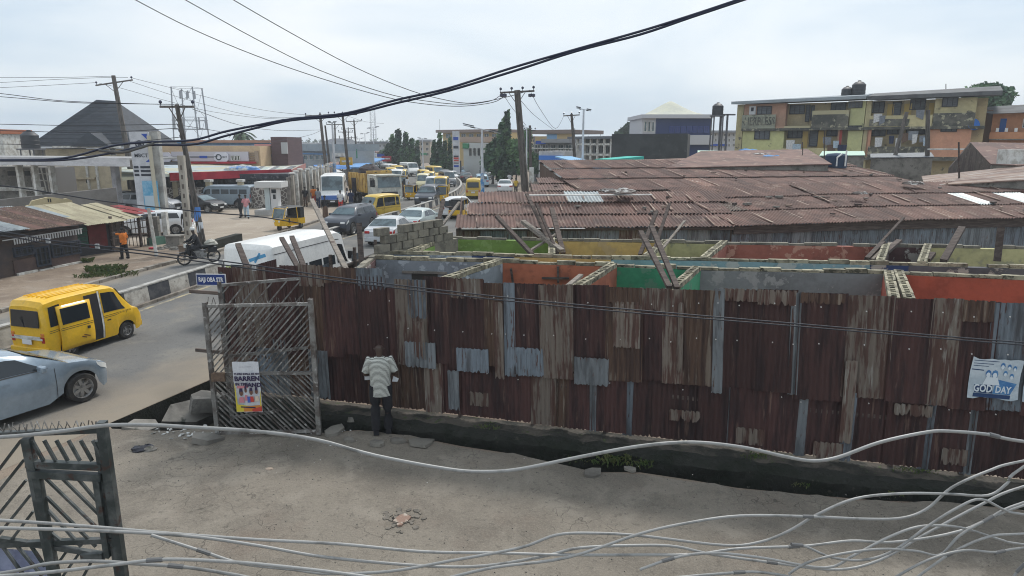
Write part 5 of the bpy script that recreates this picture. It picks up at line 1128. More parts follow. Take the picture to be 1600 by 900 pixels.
def bus(label,cat,m,L_,W,H,name='minibus',group=None,band=None,highroof=False):
 t=thing(name,label,cat,group=group);hw=W/2
 st=[(-.5*L_,.38,1.15,H-.10,hw*.96,hw*.96,hw*.86),(-.48*L_,.32,1.15,H,hw,hw,hw*.90),(.26*L_,.32,1.15,H,hw,hw,hw*.90),(.33*L_,.32,1.15,H-.12,hw,hw,hw*.88),(.41*L_,.32,1.12,1.30,hw,hw,hw*.86),(.47*L_,.34,1.0,1.06,hw*.97,hw*.95,hw*.84),(.5*L_,.42,.8,.86,hw*.9,hw*.9,hw*.8)]
 S=Surf(st,wheels=(-.28*L_,.33*L_),R=.34);S.body(m,t)
 for sg in(1,-1):
  n=4;wv_=2.36 if highroof else 2.62
  for k in range(n):x0=-.46*L_+k*.17*L_;S.panel('window',GLASS,[(x0,2.08),(x0+.15*L_,2.08),(x0+.15*L_,wv_),(x0,wv_)],t,sides=(sg,))
  S.panel('window',GLASS,[(.23*L_,2.08),(.37*L_,2.08),(.32*L_,2.66),(.23*L_,2.66)],t,sides=(sg,))
  if band:S.panel('painted_band',band,[(-.48*L_,1.25),(.40*L_,1.25),(.40*L_,1.6),(-.48*L_,1.6)],t,sides=(sg,),off=.005,nx=12,nv=1)
  S.panel('gutter',DARKM,[(-.48*L_,2.80),(.28*L_,2.80),(.28*L_,2.82),(-.48*L_,2.82)],t,sides=(sg,),off=.008,nx=8,nv=1)
  fbox(t,'tail_light',LAMPR,-.5*L_-.05,sg*hw*.78,sg*hw*.92,.9,1.2,.05);fbox(t,'headlight',LAMPC,.5*L_+.03,sg*hw*.5,sg*hw*.82,.66,.84,.05)
  b=MB();b.box((.36*L_,sg*(hw+.14),1.45),(.08,.16,.28));b.build('mirror',DARKM,t)
 b=MB();g=[]
 for j in range(4):
  x=.405*L_-.075*L_*j/3
  for i in range(7):f=-1+2*i/6;R_=S.rows(x);g.append((x+.02,f*R_[3][0]*.93,R_[5][1]+(R_[4][1]-R_[5][1])*f*f+.02))
 b.add(g,[(j*7+i,j*7+i+1,(j+1)*7+i+1,(j+1)*7+i)for j in range(3)for i in range(6)]);b.build('windscreen',GLASSB,t,smooth=60)
 fbox(t,'rear_window',GLASS,-.5*L_-.052,-hw*.62,hw*.62,1.25,1.75,.02);fbox(t,'rear_bumper',DIRTYW,-.5*L_-.03,-hw*.9,hw*.9,.36,.55,.14);fbox(t,'front_bumper',DARKM,.5*L_+.03,-hw*.9,hw*.9,.36,.6,.14);fbox(t,'number_plate',PLATE,.5*L_+.11,-.2,.2,.42,.54,.02)
 for x in(-.28*L_,.33*L_):
  for sg in(1,-1):wheel(t,x,sg*(hw-.12),.34,.2,.2,sg,6)
 return t
 # --- placing
def head(x,y):
 for a,b_ in zip(lm_[:-1],lm_[1:]):
  if a.y<=y<=b_.y:d=b_-a;return atan2(d.y,d.x)
 return pi/2
def put(t,px,py,away=True,drz=0.0,dx=0,dy=0):
 p=PZ(px,py);rz=head(p.x,p.y)+(0 if away else pi)+drz;t.location=(p.x+dx,p.y+dy,.006);t.rotation_euler=(0,0,rz);return t
d=minivan('yellow minivan taxi with its side door slid open, driving away in the near lane','minivan',YEL,'yellow minivan taxis',near=True)
d.location=(-11.72,17.5,.006);d.rotation_euler=(0,0,radians(73));d.scale=(.87,)*3
SILV=mat('silver_blue_paint',(.27,.335,.40),c2=(.23,.29,.35),scale=1.2,rough=.25,coat=.7,metal=.25)
c=car('silver blue saloon car half inside the picture at the left edge','car',SILV,'private cars in traffic',detail=True,L_=4.4,W=1.74,H=1.42)
c.location=(-10.58,12.4,.006);c.rotation_euler=(0,0,radians(63))
WB=bus('white high roofed minibus standing behind the timber fence','minibus',WHITEP,5.0,1.9,2.38,group=None,highroof=True)
WB.location=(-7.45,22.6,.006);WB.rotation_euler=(0,0,radians(74))
b=MB();b.bb(-2.56,-2.55,.1,.75,1.25,1.7);b.build('sticker',mat('sticker_lime',(.5,.6,.12),c2=(.6,.6,.5),scale=9),WB);b=MB();b.beam((-2.545,-.1,1.9),(-2.545,-.7,2.1),.02,.1);b.beam((-2.545,-.3,1.85),(-2.545,-.5,2.15),.02,.07);b.build('swoosh',mat('swoosh_blue',(.1,.35,.6)),WB)
SUVD=paint('dark_suv_paint',(.055,.065,.085));BLK_=paint('black_car_paint',(.015,.016,.02));GRYP=paint('grey_car_paint',(.16,.17,.18));WHT=paint('white_car_paint',(.68,.69,.70));SBL=paint('pale_blue_paint',(.35,.5,.6));GRN=paint('green_car_paint',(.03,.12,.08));REDP=paint('maroon_car_paint',(.2,.03,.03))
put(car('dark SUV with black bumper coming towards the camera behind the barrier','suv',SUVD,'private cars in traffic','suv',L_=4.4,W=1.75,H=1.66),549,362,False,.0)
put(car('navy SUV coming towards the camera in the middle of the traffic','suv',SUVD,'private cars in traffic','suv',L_=4.7,W=1.85,H=1.78),671,320,False,.0)
put(car('silver saloon with its lid towards the camera behind the bare block wall, nearer of two','car',paint('silver_paint',(.5,.52,.54)),'private cars in traffic','sedan'),612,377,True,.03)
put(car('pale blue grey saloon passing just ahead of the silver one near the barrier end','car',paint('pale_silver_green',(.45,.52,.52)),'private cars in traffic','sedan'),655,360,True,0)
put(car('white hatchback with red tail lights near the slanting pale pole','car',WHT,'private cars in traffic','hatch',L_=4.1,H=1.55),716,338,True)
put(car('white saloon car on the right lane seen from behind','car',WHT,'private cars in traffic','sedan'),789,300,True)
put(car('black saloon car ahead in the right lane','car',BLK_,'private cars in traffic','sedan'),727,284,True)
put(car('grey saloon parked under the right hand trees','car',GRYP,'parked cars','sedan'),745,275,True,1.2)
put(car('white and blue minivan shaped hatchback beyond the street lamp','car',SBL,'private cars in traffic','hatch',H=1.65),752,291,True)
kk=keke('yellow and black tricycle taxi on the station apron facing the camera','yellow tricycle taxis');p=PZ(450,358);kk.location=(p.x,p.y,.006);kk.rotation_euler=(0,0,radians(-112));kk.scale=(.86,)*3
def vcopy(src,label,px,py,away,drz=0,recolor=None,scale=None):o=copy_tree(src,label=label,recolor=recolor,scale=scale);return put(o,px,py,away,drz)
vcopy(kk,'orange yellow tricycle taxi seen from behind beside the blue lamp post',718,341,True,0)
vcopy(kk,'yellow tricycle taxi between the old minivan and the truck',611,333,False,.1)
vcopy(kk,'yellow tricycle taxi in the middle of the oncoming queue',642,312,False,0)
vcopy(kk,'tricycle taxi squeezed between the navy SUV and the yellow minivan',684,313,False,0)
dv=minivan('old yellow minivan taxi facing the camera behind the dark SUV','minivan',YEL2,'yellow minivan taxis');put(dv,592,344,False,-.35)
vcopy(dv,'yellow minivan taxi seen from behind on the right lane beside the lamp post',742,309,True,0,None,1.08)
vcopy(dv,'yellow minivan taxi with white roof in the oncoming queue, behind the navy SUV',690,304,False,0,None,1.05)
vcopy(dv,'pale minivan taxi left of its twin in the oncoming queue',676,302,False,0,{'faded_yellow':WHT},1.0)
vcopy(dv,'cream minivan in the oncoming queue behind the tricycle',662,297,False,0,{'faded_yellow':mat('cream_paint',(.6,.55,.35),rough=.35)},1.05)
vcopy(dv,'tall yellow minivan taxi at the bend of the road',680,283,False,0.3,None,1.2)
vcopy(dv,'far yellow minivan taxi beside the row of poles',622,279,False,0.1,None,1.1)
vcopy(dv,'yellow minivan taxi at the far bend left of the others',663,286,False,.2,None,1.0)
hs=car('white saloon car far down the road by the second clump of trees','car',WHT,'distant cars','sedan');put(hs,648,269,False,.6)
vcopy(hs,'white car just past the yellow queue near the tall trees',706,282,False,.2)
vcopy(hs,'grey blue car beside the tall yellow minivan',695,279,False,.3,{'white_car_paint':GRYP})
vcopy(hs,'maroon car half hidden in the oncoming queue',693,291,False,0,{'white_car_paint':REDP})
vcopy(hs,'black car far away behind the white one',655,272,False,.6,{'white_car_paint':BLK_})
vcopy(hs,'green car beyond the tall yellow minivan',700,274,False,.5,{'white_car_paint':GRN})
hb=bus('white minibus coming along the far lane left of the traffic','minibus',WHITEP,4.9,1.8,2.1,group='distant minibuses');put(hb,620,290,False,0)
vcopy(hb,'pale minibus behind the white one on the far lane',610,276,False,.1);vcopy(hb,'distant minibus at the start of the far bend',595,267,False,.4);vcopy(hb,'tiny minibus far down the road',576,261,False,.6)
for k,(px,py,m_)in enumerate(((604,268,GRYP),(588,262,WHT),(571,257,BLK_),(585,258,GRYP),(560,254,WHT),(600,259,SBL))):
 vcopy(hs,('grey car','white car','black car','second grey car','tiny white car','pale blue car')[k]+' in the far queue '+('below the row of poles','behind the distant minibus','at the vanishing end','beyond the white car','farthest of all','near the left clump of trees')[k],px,py,False,.6,{'white_car_paint':m_})
k=0
for px,py,kd in((612,283,'v'),(618,272,'c'),(606,273,'v'),(598,270,'c'),(592,266,'v'),(613,265,'c'),(580,264,'b'),(590,258,'c'),(575,258,'v'),(628,287,'v'),(640,275,'b'),(668,279,'c'),(671,291,'v'),(685,296,'c'),(699,291,'v'),(712,275,'c'),(732,272,'c'),(760,280,'v'),(630,296,'k'),(690,318,'k'),(700,270,'c')):
 src_={'v':dv,'c':hs,'b':hb,'k':kk}[kd];rc=({'faded_yellow':[YEL2,WHT,GRYP][k%3]}if kd=='v' else{'white_car_paint':[GRYP,WHT,BLK_,SBL][k%4]})if kd in 'vc' else None
 vcopy(src_,{'v':'minivan','c':'car','b':'minibus','k':'tricycle taxi'}[kd]+' packed into the distant traffic, '+('above the white minibus','behind the first pole shadow','left of the queue head','next to the truck tail','beyond the truck cover','under the left trees','small and white by the poles','tiny before the brown block','tiny by the blue awning','left of the cream minivan','at the bend centre','left of the tall yellow minivan','left of the maroon car','between two pale minivans','nearest the curved barrier','under the price totem','before the black fence','beyond the right lane minivan','by the white shirted walker','right of the navy SUV','behind the price totem foot')[k],px,py,False,RNG.uniform(-.1,.3),rc,RNG.uniform(.95,1.1));k+=1
p=PZ(352,325);pv=bus('old grey van parked along the patterned wall of the filling station','van',paint('grey_blue_van',(.25,.31,.36)),4.6,1.75,1.95,name='parked_van');pv.location=(p.x,p.y+.6,.006);pv.rotation_euler=(0,0,radians(178))
def parked(px,py,label,m,rz,kind='suv'):c=car(label,'car',m,'parked cars',kind,L_=4.5,H=1.65 if kind=='suv' else 1.45);p=PZ(px,py);c.location=(p.x,p.y,.006);c.rotation_euler=(0,0,radians(rz));return c
parked(308,331,'dark car with a pale bonnet parked behind the leaning second pole',BLK_,-12,'sedan')
parked(238,333,'dark parked car with pale bonnet beside the price board',paint('charcoal_white',(.30,.32,.35)),-8)
parked(202,330,'black car parked left of the price board',BLK_,-6)
pk=parked(240,366,'white car showing its dark tail behind the kiosk pillar',WHT,200,'hatch')
bb_=bus('white and blue bus parked between the people and the pole row','bus',WHITEP,6.5,2.2,2.7,name='parked_bus',band=mat('bus_blue',(.08,.18,.5)));p=PZ(512,322);bb_.location=(p.x,p.y+2.4,.006);bb_.rotation_euler=(0,0,radians(-78))
fbox(bb_,'blue_panel',mat('bus_blue',(0,0,0)),3.31,-.95,.95,.62,1.0,.03)
def truck():
 t=thing('tipper_truck','tipper truck with dirty white cab and yellow load body covered by a dark sheet','truck');Y_=mat('tipper_yellow',(.55,.36,.10),c2=(.35,.22,.08),c3=(.12,.08,.05),scale=1.4,thr3=(.58,.68));CW=mat('cab_white',(.58,.58,.52),c2=(.40,.39,.34),scale=2,rough=.45)
 b=MB();prof=[(1.1,.75),(3.05,.75),(3.15,1.0),(3.12,1.75),(2.95,2.75),(1.1,2.8)]
 vs=[(x,y,z)for y in(-1.2,1.2)for x,z in prof];n=6;b.add(vs,[tuple(range(n)),tuple(range(2*n-1,n-1,-1))]+[(i,(i+1)%n,n+(i+1)%n,n+i)for i in range(n)]);o=b.build('cab',CW,t,smooth=25)
 b=MB();b.add([(3.145,-1.05,1.72),(3.145,1.05,1.72),(2.995,1.0,2.6),(2.995,-1.0,2.6)],[(0,1,2,3)]);b.build('windscreen',GLASSB,t)
 for sg in(1,-1):
  b=MB();b.add([(1.7,sg*1.21,1.75),(2.85,sg*1.21,1.75),(2.72,sg*1.21,2.5),(1.7,sg*1.21,2.5)],[(0,1,2,3)]);b.build('window',GLASS,t);b=MB();b.box((3.1,sg*1.42,2.15),(.1,.2,.5));b.build('mirror',DARKM,t);fbox(t,'headlight',LAMPC,3.2,sg*.75,sg*1.05,.72,.92,.06)
 fbox(t,'front_bumper',CW,3.2,-1.2,1.2,.5,.72,.2);fbox(t,'grille',DARKM,3.18,-.75,.75,1.02,1.35,.05);fbox(t,'sun_visor',CW,3.1,-1.1,1.1,2.68,2.82,.25);lettering('HOWO',.2,DARKM,t,Matrix.Translation((3.19,0,1.52))@Matrix.Rotation(pi/2,4,'Z')@Matrix.Rotation(pi/2,4,'X'))if False else None
 fbox(t,'number_plate',PLATE,3.32,-.25,.25,.54,.68,.02)
 b=MB();b.bb(-3.6,.9,-1.2,1.2,1.15,1.25)
 for y in(-1.2,1.2):b.bb(-3.6,.9,y-.04,y+.04,1.25,2.85)
 b.bb(.86,.94,-1.2,1.2,1.25,3.1);b.bb(-3.64,-3.56,-1.2,1.2,1.25,2.8);b.build('load_body',Y_,t)
 for k in range(7):
  for y in(-1.27,1.27):b=MB();b.bb(-3.5+k*.7,-3.42+k*.7,y-.05,y+.05,1.2,2.85);b.build('rib',Y_,t)
 b=MB();b.bb(-3.7,3.0,-.45,.45,.6,1.1);b.build('chassis',DARKM,t)
 for x in(-2.9,-1.7,2.2):
  for sg in(1,-1):wheel(t,x,sg*1.0,.5,.32,.28,sg,6)
 b=MB();lump(b,(-1.2,0,2.75),1.5,.55,4,10);lump(b,(-2.6,.3,2.7),.9,.7,5,9);lump(b,(.2,-.3,2.75),.8,.8,8,9)
 for k in range(5):b.box((-1.9+k*.05,-1.35-.02*k,2.2-k*.25),(.9,.08,.35),rz=.05)
 o=b.build('cover_sheet',mat('dark_tarpaulin',(.03,.028,.034),c2=(.07,.05,.05),scale=2,bump=.8,bdist=.1),t,smooth=50);return t
tt=truck();p=PZ(606,324);tt.location=(p.x-1.5,p.y+2.6,.006);tt.rotation_euler=(0,0,radians(-57))
def motorcycle(label,group,paintm):
 t=thing('motorcycle',label,'motorcycle',group=group)
 for x in(-.62,.66):
  b=MB();T=Matrix.Translation((x,0,.30))@Matrix.Rotation(pi/2,4,'X');b.lathe([(.24,-.04),(.30,-.03),(.31,0),(.30,.03),(.24,.04),(.24,-.04)],18,T);w_=b.build('wheel',RUBBER,t,smooth=40)
  b=MB();b.lathe([(.045,-.03),(.045,.03)],8,T)
  for k in range(8):a=k*pi/4;b.box((.14*cos(a),.14*sin(a),0),(.22,.015,.01),rz=a,M=T)
  b.build('rim',STEEL,w_)
 b=MB();b.tube([(.66,.09,.3),(.52,.09,.78),(.46,.08,.98)],.022);b.tube([(.66,-.09,.3),(.52,-.09,.78),(.46,-.08,.98)],.022);b.tube([(.44,-.34,1.04),(.48,-.1,1.0),(.48,.1,1.0),(.44,.34,1.04)],.014);b.tube([(-.62,.1,.3),(-.1,.1,.35),(.3,.05,.5)],.025);b.tube([(-.62,-.1,.3),(-.1,-.1,.35),(.3,-.05,.5)],.025);b.tube([(.45,0,.9),(.1,0,.75),(-.5,0,.72)],.03);b.build('frame',DARKM,t)
 b=MB();lump(b,(.16,0,.66),.30,1.0,4,10);b.box((.5,0,.72),(.12,.34,.42));b.bb(-.75,-.35,-.16,.16,.5,.74);b.build('fuel_tank',paintm,t,smooth=60);b=MB();b.box((-.32,0,.80),(.68,.25,.09));o=b.build('seat',DARKM,t)
 b=MB();b.bb(-.28,.32,-.17,.17,.28,.62);b.tube([(.1,-.15,.35),(-.3,-.17,.3),(-.75,-.18,.36)],.035);b.build('engine',STEEL,t);b=MB();b.box((.56,0,.88),(.12,.18,.16));b.build('headlight',LAMPC,t);b=MB();b.add([(.40,-.06,.62),(.95,-.06,.60),(.95,.06,.60),(.40,.06,.62)],[(0,1,2,3)]);b.build('mudguard',paintm,t);return t
mo=motorcycle('black motorcycle with a load rack riding towards the camera on the far lane','motorcycles',BLK_);p=PZ(313,412);mo.location=(p.x,p.y,.006);mo.rotation_euler=(0,0,radians(-140))
rd1,_=person('rider in black jacket and white helmet on the motorcycle on the far lane',(p.x,p.y,0),radians(-140),C_BLK,C_BLK,'ride',helmet=mat('helmet_white',(.6,.6,.58),rough=.3))
b=MB();lump(b,(0,0,0),.30,.8,6);o=b.build('sack',mat('sack_white',(.5,.48,.42)),loc=Vector((p.x,p.y,.86))+Matrix.Rotation(radians(-140),3,'Z')@Vector((-.55,0,0)));tag(o,'pale sack tied behind the rider on the motorcycle','sack')
for px,py,rz,lab,sh in((582,352,-100,'beside the old yellow minivan',C_WHT),(746,299,92,'riding away beyond the street lamp',C_NAVY),(601,275,-95,'far off beside the truck load',C_BLK),(768,343,95,'at the right kerb above the shed roof',C_BLK)):
 p=PZ(px,py);m2=copy_tree(mo,loc=(p.x,p.y,.006),rz=radians(rz),label='motorcycle '+lab);person('motorcycle rider '+lab,(p.x,p.y,0),radians(rz),sh,C_BLK,'ride')
 # ------------------------------------------------------------------ facade builder working on a measured plane
class Facade:
 def __init__(s,name,label,cat,p0,p1,depth,group=None):
  s.pl=Plane((p0[0],p0[1]),(p1[0],p1[1]));s.t=thing(name,label,cat,s.pl.o,s.pl.rz,group);s.d=depth
 def box(s,name,m,px0,px1,py0,py1,v0,v1,ref=None):
  """block whose front outline is given in photo pixels; v = metres behind (+) or before (-) the plane"""
  xm=(px0+px1)/2;ym=(py0+(py0 if py1 is None else py1))/2
  u0=s.pl.uz(px0,ym)[0];u1=s.pl.uz(px1,ym)[0];z1=s.pl.uz(xm,py0)[1];z0=s.pl.uz(xm,py1)[1]if py1 is not None else 0
  b=MB();b.bb(u0,u1,v0,v1,z0,z1);return b.build(name,m,s.t)
 def ubox(s,name,m,u0,u1,z0,z1,v0,v1,parent=None):b=MB();b.bb(u0,u1,v0,v1,z0,z1);return b.build(name,m,parent or s.t)
 def window(s,px0,px1,py0,py1,fm,gm=GLASS,mull=2,v=0.0,name='window',bars=False):
  xm=(px0+px1)/2;ym=(py0+py1)/2;u0=s.pl.uz(px0,ym)[0];u1=s.pl.uz(px1,ym)[0];z1=s.pl.uz(xm,py0)[1];z0=s.pl.uz(xm,py1)[1]
  return s.uwin(u0,u1,z0,z1,fm,gm,mull,v,name,bars)
 def uwin(s,u0,u1,z0,z1,fm,gm=GLASS,mull=2,v=0.0,name='window',bars=False):
  w=.07;b=MB();b.bb(u0,u1,v-.08,v+.05,z0,z0+w);b.bb(u0,u1,v-.08,v+.05,z1-w,z1);b.bb(u0,u0+w,v-.08,v+.05,z0+w,z1-w);b.bb(u1-w,u1,v-.08,v+.05,z0+w,z1-w)
  for k in range(1,mull):x=u0+(u1-u0)*k/mull;b.bb(x-.02,x+.02,v-.07,v+.02,z0+w,z1-w)
  if bars:
   n=max(2,int((u1-u0)/.18))
   for k in range(1,n):x=u0+(u1-u0)*k/n;b.bb(x-.012,x+.012,v-.10,v-.085,z0,z1)
   for f in(.3,.7):b.bb(u0,u1,v-.112,v-.10,z0+(z1-z0)*f-.012,z0+(z1-z0)*f+.012)
  f=b.build(name,fm,s.t);b=MB();b.bb(u0+w,u1-w,v-.02,v+.01,z0+w,z1-w);b.build('pane',gm,f);return f
def proj(px,py,Y):p=PY(px,py,Y);return(p.x,p.y)
def pole(name,label,cat,top,base_,Y,r0,r1,m,n=8,group=None,z0=None,tz=0.0):
 """leaning pole: photo column of its top and its foot; foot on the ground at depth Y"""
 pt=PY(top[0],top[1],Y);d=Vector((0,0,0));pb=PY(base_[0],base_[1],Y)
 k=(pt.z-0)/max(.01,(pt.z-pb.z));foot=pt+(pb-pt)*k
 t=thing(name,label,cat,Vector((foot.x,foot.y,0)),0,group);b=MB();b.cyl((0,0,-.1),pt-Vector((foot.x,foot.y,0)),r0,r1,n);b.build('post',m,t,smooth=50);return t,pt-Vector((foot.x,foot.y,0))
PORC=mat('porcelain_insulator',(.02,.025,.06),rough=.2)
def crossarm(t,top,L_,dz,tilt=0.0,ins=3,yaw=0.0,m=None):
 b=MB();c=top+Vector((0,0,-dz));dx=Vector((cos(yaw),sin(yaw),tilt))*L_/2;b.beam(c-dx,c+dx,.10,.11);b.build('crossarm',m or WOODP,t)
 b=MB();b.beam(c-dx*.5,c+Vector((0,0,-.8)),.04,.04);b.beam(c+dx*.5,c+Vector((0,0,-.8)),.04,.04);b.build('brace',m or WOODP,t)
 for k in range(ins):
  f=-1+2*k/max(1,ins-1);p=c+dx*f*.95;b=MB();b.cyl(p,p+Vector((0,0,.16)),.02,n=5);b.lathe([(.0,.34),(.07,.30),(.09,.22),(.05,.16),(.0,.15)],8,Matrix.Translation(p));b.build('insulator',PORC,t)
  # ---- poles at left
t,tp=pole('power_pole','tall leaning power pole with a broad crossarm in front of the dark hip roof','power pole',(177,118),(215,322),60.8,.30,.17,WOODP,group='wooden power poles');crossarm(t,tp,3.3,.6,.14,2)
t,tp=pole('power_pole','thin leaning power pole with stacked insulators and a blue notice, near the motorcycle','power pole',(276,163),(318,385),35.6,.19,.11,WOODP,group='wooden power poles');crossarm(t,tp,1.75,.12,-.0,2)
for z_ in(1.05,1.3,1.6,2.05):b=MB();p=tp+Vector((0,0,-z_));b.lathe([(0,.1),(.05,.06),(.05,-.06),(0,-.1)],6,Matrix.Translation((p.x*(p.z/tp.z)-.12,p.y,p.z)));b.build('insulator',PORC,t)
for z_,h_,m_ in((1.75,.75,mat('notice_blue',(.08,.22,.55))),(1.05,.55,mat('notice_white',(.62,.66,.70)))):
 b=MB();f=z_/tp.z;b.lathe([(.175,-h_/2),(.17,h_/2)],10,Matrix.Translation((tp.x*f,tp.y*f,z_)));b.build('notice',m_,t)
cpm=mat('pale_concrete_post',(.42,.385,.33),c2=(.30,.27,.23),c3=(.2,.18,.15),scale=1.5,stretch=(1,1,.4),thr3=(.62,.7),bump=.3)
pt_=PY(283,243,33.4);pb_=PY(297,393,33.4);fo=Vector((pb_.x+.02,33.4,0));t=thing('concrete_post','wide pale slotted concrete post standing just left of the thin leaning pole','post',fo)
b=MB();b.beam((0,0,0),pt_-fo,.22,.30,roll=0);b.build('post',cpm,t);b=MB()
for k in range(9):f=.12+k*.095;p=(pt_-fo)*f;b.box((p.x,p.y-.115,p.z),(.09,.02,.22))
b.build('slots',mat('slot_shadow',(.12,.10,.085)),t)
t,tp=pole('signal_post','white tubular post in front of the kiosk by the road','post',(232,325),(245,401),32.3,.085,.08,DIRTYW)
ty=43.0;a=PY(202,206,ty);c=PY(246,206,ty);tt_=thing('price_board','tall white fuel price board with a blue corner and round emblem','sign',(a.x+.1,ty,0),0)
Hh=a.z;w_=PY(232,206,ty).x-a.x;b=MB();b.bb(.0,w_,-.25,.15,.35,Hh);b.build('board',mat('board_white',(.56,.57,.60),c2=(.46,.47,.5),scale=1.5),tt_)
b=MB();b.bb(w_,w_+.5,-.1,.3,.35,Hh+.03);b.build('side_frame',mat('board_frame_grey',(.42,.42,.40),c2=(.28,.27,.25),scale=1.5),tt_)
INKD=mat('sign_ink',(.04,.045,.06));SBLU=mat('sign_deep_blue',(.03,.08,.38));PBRD=mat('placard_white',(.6,.61,.62))
zt_=lambda py:PY(215,py,ty).z
def tri(pts,m,nm='print'):b=MB();b.add([(x,-.256,z)for x,z in pts],[tuple(range(len(pts)))]);b.build(nm,m,tt_,fix=False)
tri([(w_*.62,Hh-.12),(w_*.93,Hh-.12),(w_*.93,Hh-.5)],SBLU);tri([(w_*.70,zt_(253)),(w_*.96,zt_(253)),(w_*.96,zt_(247))],SBLU)
b=MB();b.lathe([(.20,-.01),(.20,.01),(.27,.01),(.27,-.01),(.20,-.01)],20,Matrix.Translation((w_*.5,-.27,zt_(226)))@Matrix.Rotation(pi/2,4,'X'));b.lathe([(0,.01),(.13,.01)],10,Matrix.Translation((w_*.5,-.27,zt_(226)))@Matrix.Rotation(pi/2,4,'X'));b.build('emblem',INKD,tt_)
lettering('MBCT',.32,INKD,tt_,Matrix.Translation((w_*.5,-.262,zt_(243)))@Matrix.Rotation(pi/2,4,'X'),bold=.004)
for r in range(3):
 for(x0,x1)in((.06,.30),(.40,.94)):b=MB();z_=zt_(261+r*6);b.bb(w_*x0,w_*x1,-.27,-.252,z_-.07,z_+.07);b.build('price_panel',INKD,tt_)
b=MB();b.bb(w_*.45,w_*1.25,-.40,-.36,zt_(327),zt_(282));b.build('banner',mat('banner_blue',(.10,.33,.52),c2=(.25,.45,.60),scale=2),tt_)
b=MB();b.bb(w_*.5,w_*1.2,-.41,-.401,zt_(322),zt_(305));b.build('banner_print',mat('banner_pale',(.45,.55,.62)),tt_)
pole('signal_post','beige square post to the right of the fuel price board','post',(232,212),(246,330),42.6,.13,.13,mat('beige_post',(.48,.44,.34)),n=4)
# ---- long white canopy fascia at left with pillars
Yc=52
FC=Facade('canopy','long white forecourt canopy with grey pillars left of the price board','canopy',proj(-120,300,Yc+6),proj(198,300,Yc-2),6)
FC.box('fascia',mat('fascia_white',(.55,.55,.57),c2=(.44,.44,.46),scale=.8,stretch=(1,1,3)),-120,198,245,258,0,.25);FC.box('roof',mat('canopy_roof_grey',(.3,.3,.3)),-120,197,246,249,.26,6)
for px in(5,30,56,160):FC.box('pillar',mat('pillar_grey',(.30,.30,.32),c2=(.22,.22,.23),scale=2)if px>100 else DIRTYW,px-(7 if px==160 else 2),px+(0 if px==160 else 2),259,None,1,1.4)
# ---- cream house with the dark hipped roof
DROOF=mat('dark_shingle_roof',(.040,.048,.062),c2=(.028,.033,.042),scale=1.2,stretch=(1,1,4),rough=.8,bump=.3);CREAM=mat('cream_wall',(.52,.45,.32),c2=(.42,.36,.26),scale=.8)
Yh=72;HF=Facade('house','cream house under a big dark hipped roof at upper left','house',proj(70,300,Yh),proj(215,300,Yh),10)
HF.box('wall',CREAM,70,200,233,None,0,9);HF.box('side_wing',CONC,35,70,232,None,.5,7)
uz=HF.pl.uz;e0=uz(35,232);e1=uz(214,222);r0=uz(113,158);r1=uz(134,160);b=MB();L0,L1=uz(55,232)[0]-.3,uz(213,230)[0];ze=uz(120,229)[1];zr_=r0[1]
vs=[(L0,-.8,ze),(L1,-.8,ze),(L1,10,ze),(L0,10,ze),(r0[0],4.2,zr_+.4),(r1[0]+.4,4.8,zr_+.3)]
b.add(vs,[(0,1,5,4),(1,2,5),(2,3,4,5),(3,0,4),(3,2,1,0)]);rf=b.build('roof',DROOF,HF.t)
b=MB()
for k in range(1,12):
 f=k/12;za=ze+(zr_+.4-ze)*f;xa=L0+(r0[0]-L0)*f;xb=L1+(r1[0]+.4-L1)*f;ya=-.8+5.2*f;b.beam((xa,ya-.03,za),(xb,ya-.03,za-.02),.05,.05)
b.build('shingle_course',DROOF,HF.t)['kind']='stuff'
b=MB();g0=uz(125,229);g1=uz(186,226);gt=uz(150,206);b.add([(g0[0],-1.6,ze),(g1[0],-1.6,ze),(gt[0],-1.3,gt[1]),(g0[0],2.2,ze),(g1[0],2.2,ze),(gt[0],2.6,gt[1])],[(0,1,2),(0,2,5,3),(1,4,5,2),(0,3,4,1)]);b.build('dormer',DROOF,HF.t)
HF.box('eaves',DIRTYW,92,196,228,231,-1.1,-.75);HF.window(172,182,231,243,DIRTYW,mull=1,v=-.02)
for k,px in enumerate((104,137,152)):HF.box('pilaster',DIRTYW,px,px+3,259,296,-.2,0)
HF.box('ledge',CREAM,82,150,277,280,-.3,0)
for(x0,x1)in((110,114),(135,139)):HF.window(x0,x1,280,286,DARKM,mull=1)
def tank(name,label,p,s,stand=0,m=None,group='black water tanks'):
 t=thing(name,label,'water tank',p,0,group);b=MB();r=s*.5;b.lathe([(0,stand),(r,stand),(r*1.02,stand+s*.25),(r*.98,stand+s*.27),(r*1.02,stand+s*.5),(r*.98,stand+s*.52),(r,stand+s*.8),(r*.6,stand+s),(r*.25,stand+s*1.05),(r*.25,stand+s*1.12),(0,stand+s*1.14)],14);b.build('tank',m or mat('tank_black',(.025,.028,.035),rough=.5),t,smooth=40)
 if stand>.5:
  b=MB()
  for x in(-1,1):
   for y in(-1,1):b.beam((x*r*.9,y*r*.9,0),(x*r*.8,y*r*.8,stand),.1,.1)
  b.bb(-r*1.1,r*1.1,-r*1.1,r*1.1,stand-.12,stand-.01);b.bb(-r,r,-r,-r+.06,stand*.5,stand*.5+.1);b.build('stand',mat('steel_stand',(.12,.12,.13)),t)
 return t
p=PY(50,240,64);tank('water_tank','black water tank on a steel stand left of the dark hip roof',Vector((p.x,64,0)),1.5,PY(50,232,64).z)
SF=Facade('unfinished_building','grey unfinished block building with leaning scaffold poles at left','building',proj(-60,300,60),proj(82,300,60),5)
SF.box('wall',CONC,-60,50,262,None,.3,4);SF.box('wall',mat('grey_render',(.16,.155,.15)),52,82,262,None,.2,3)
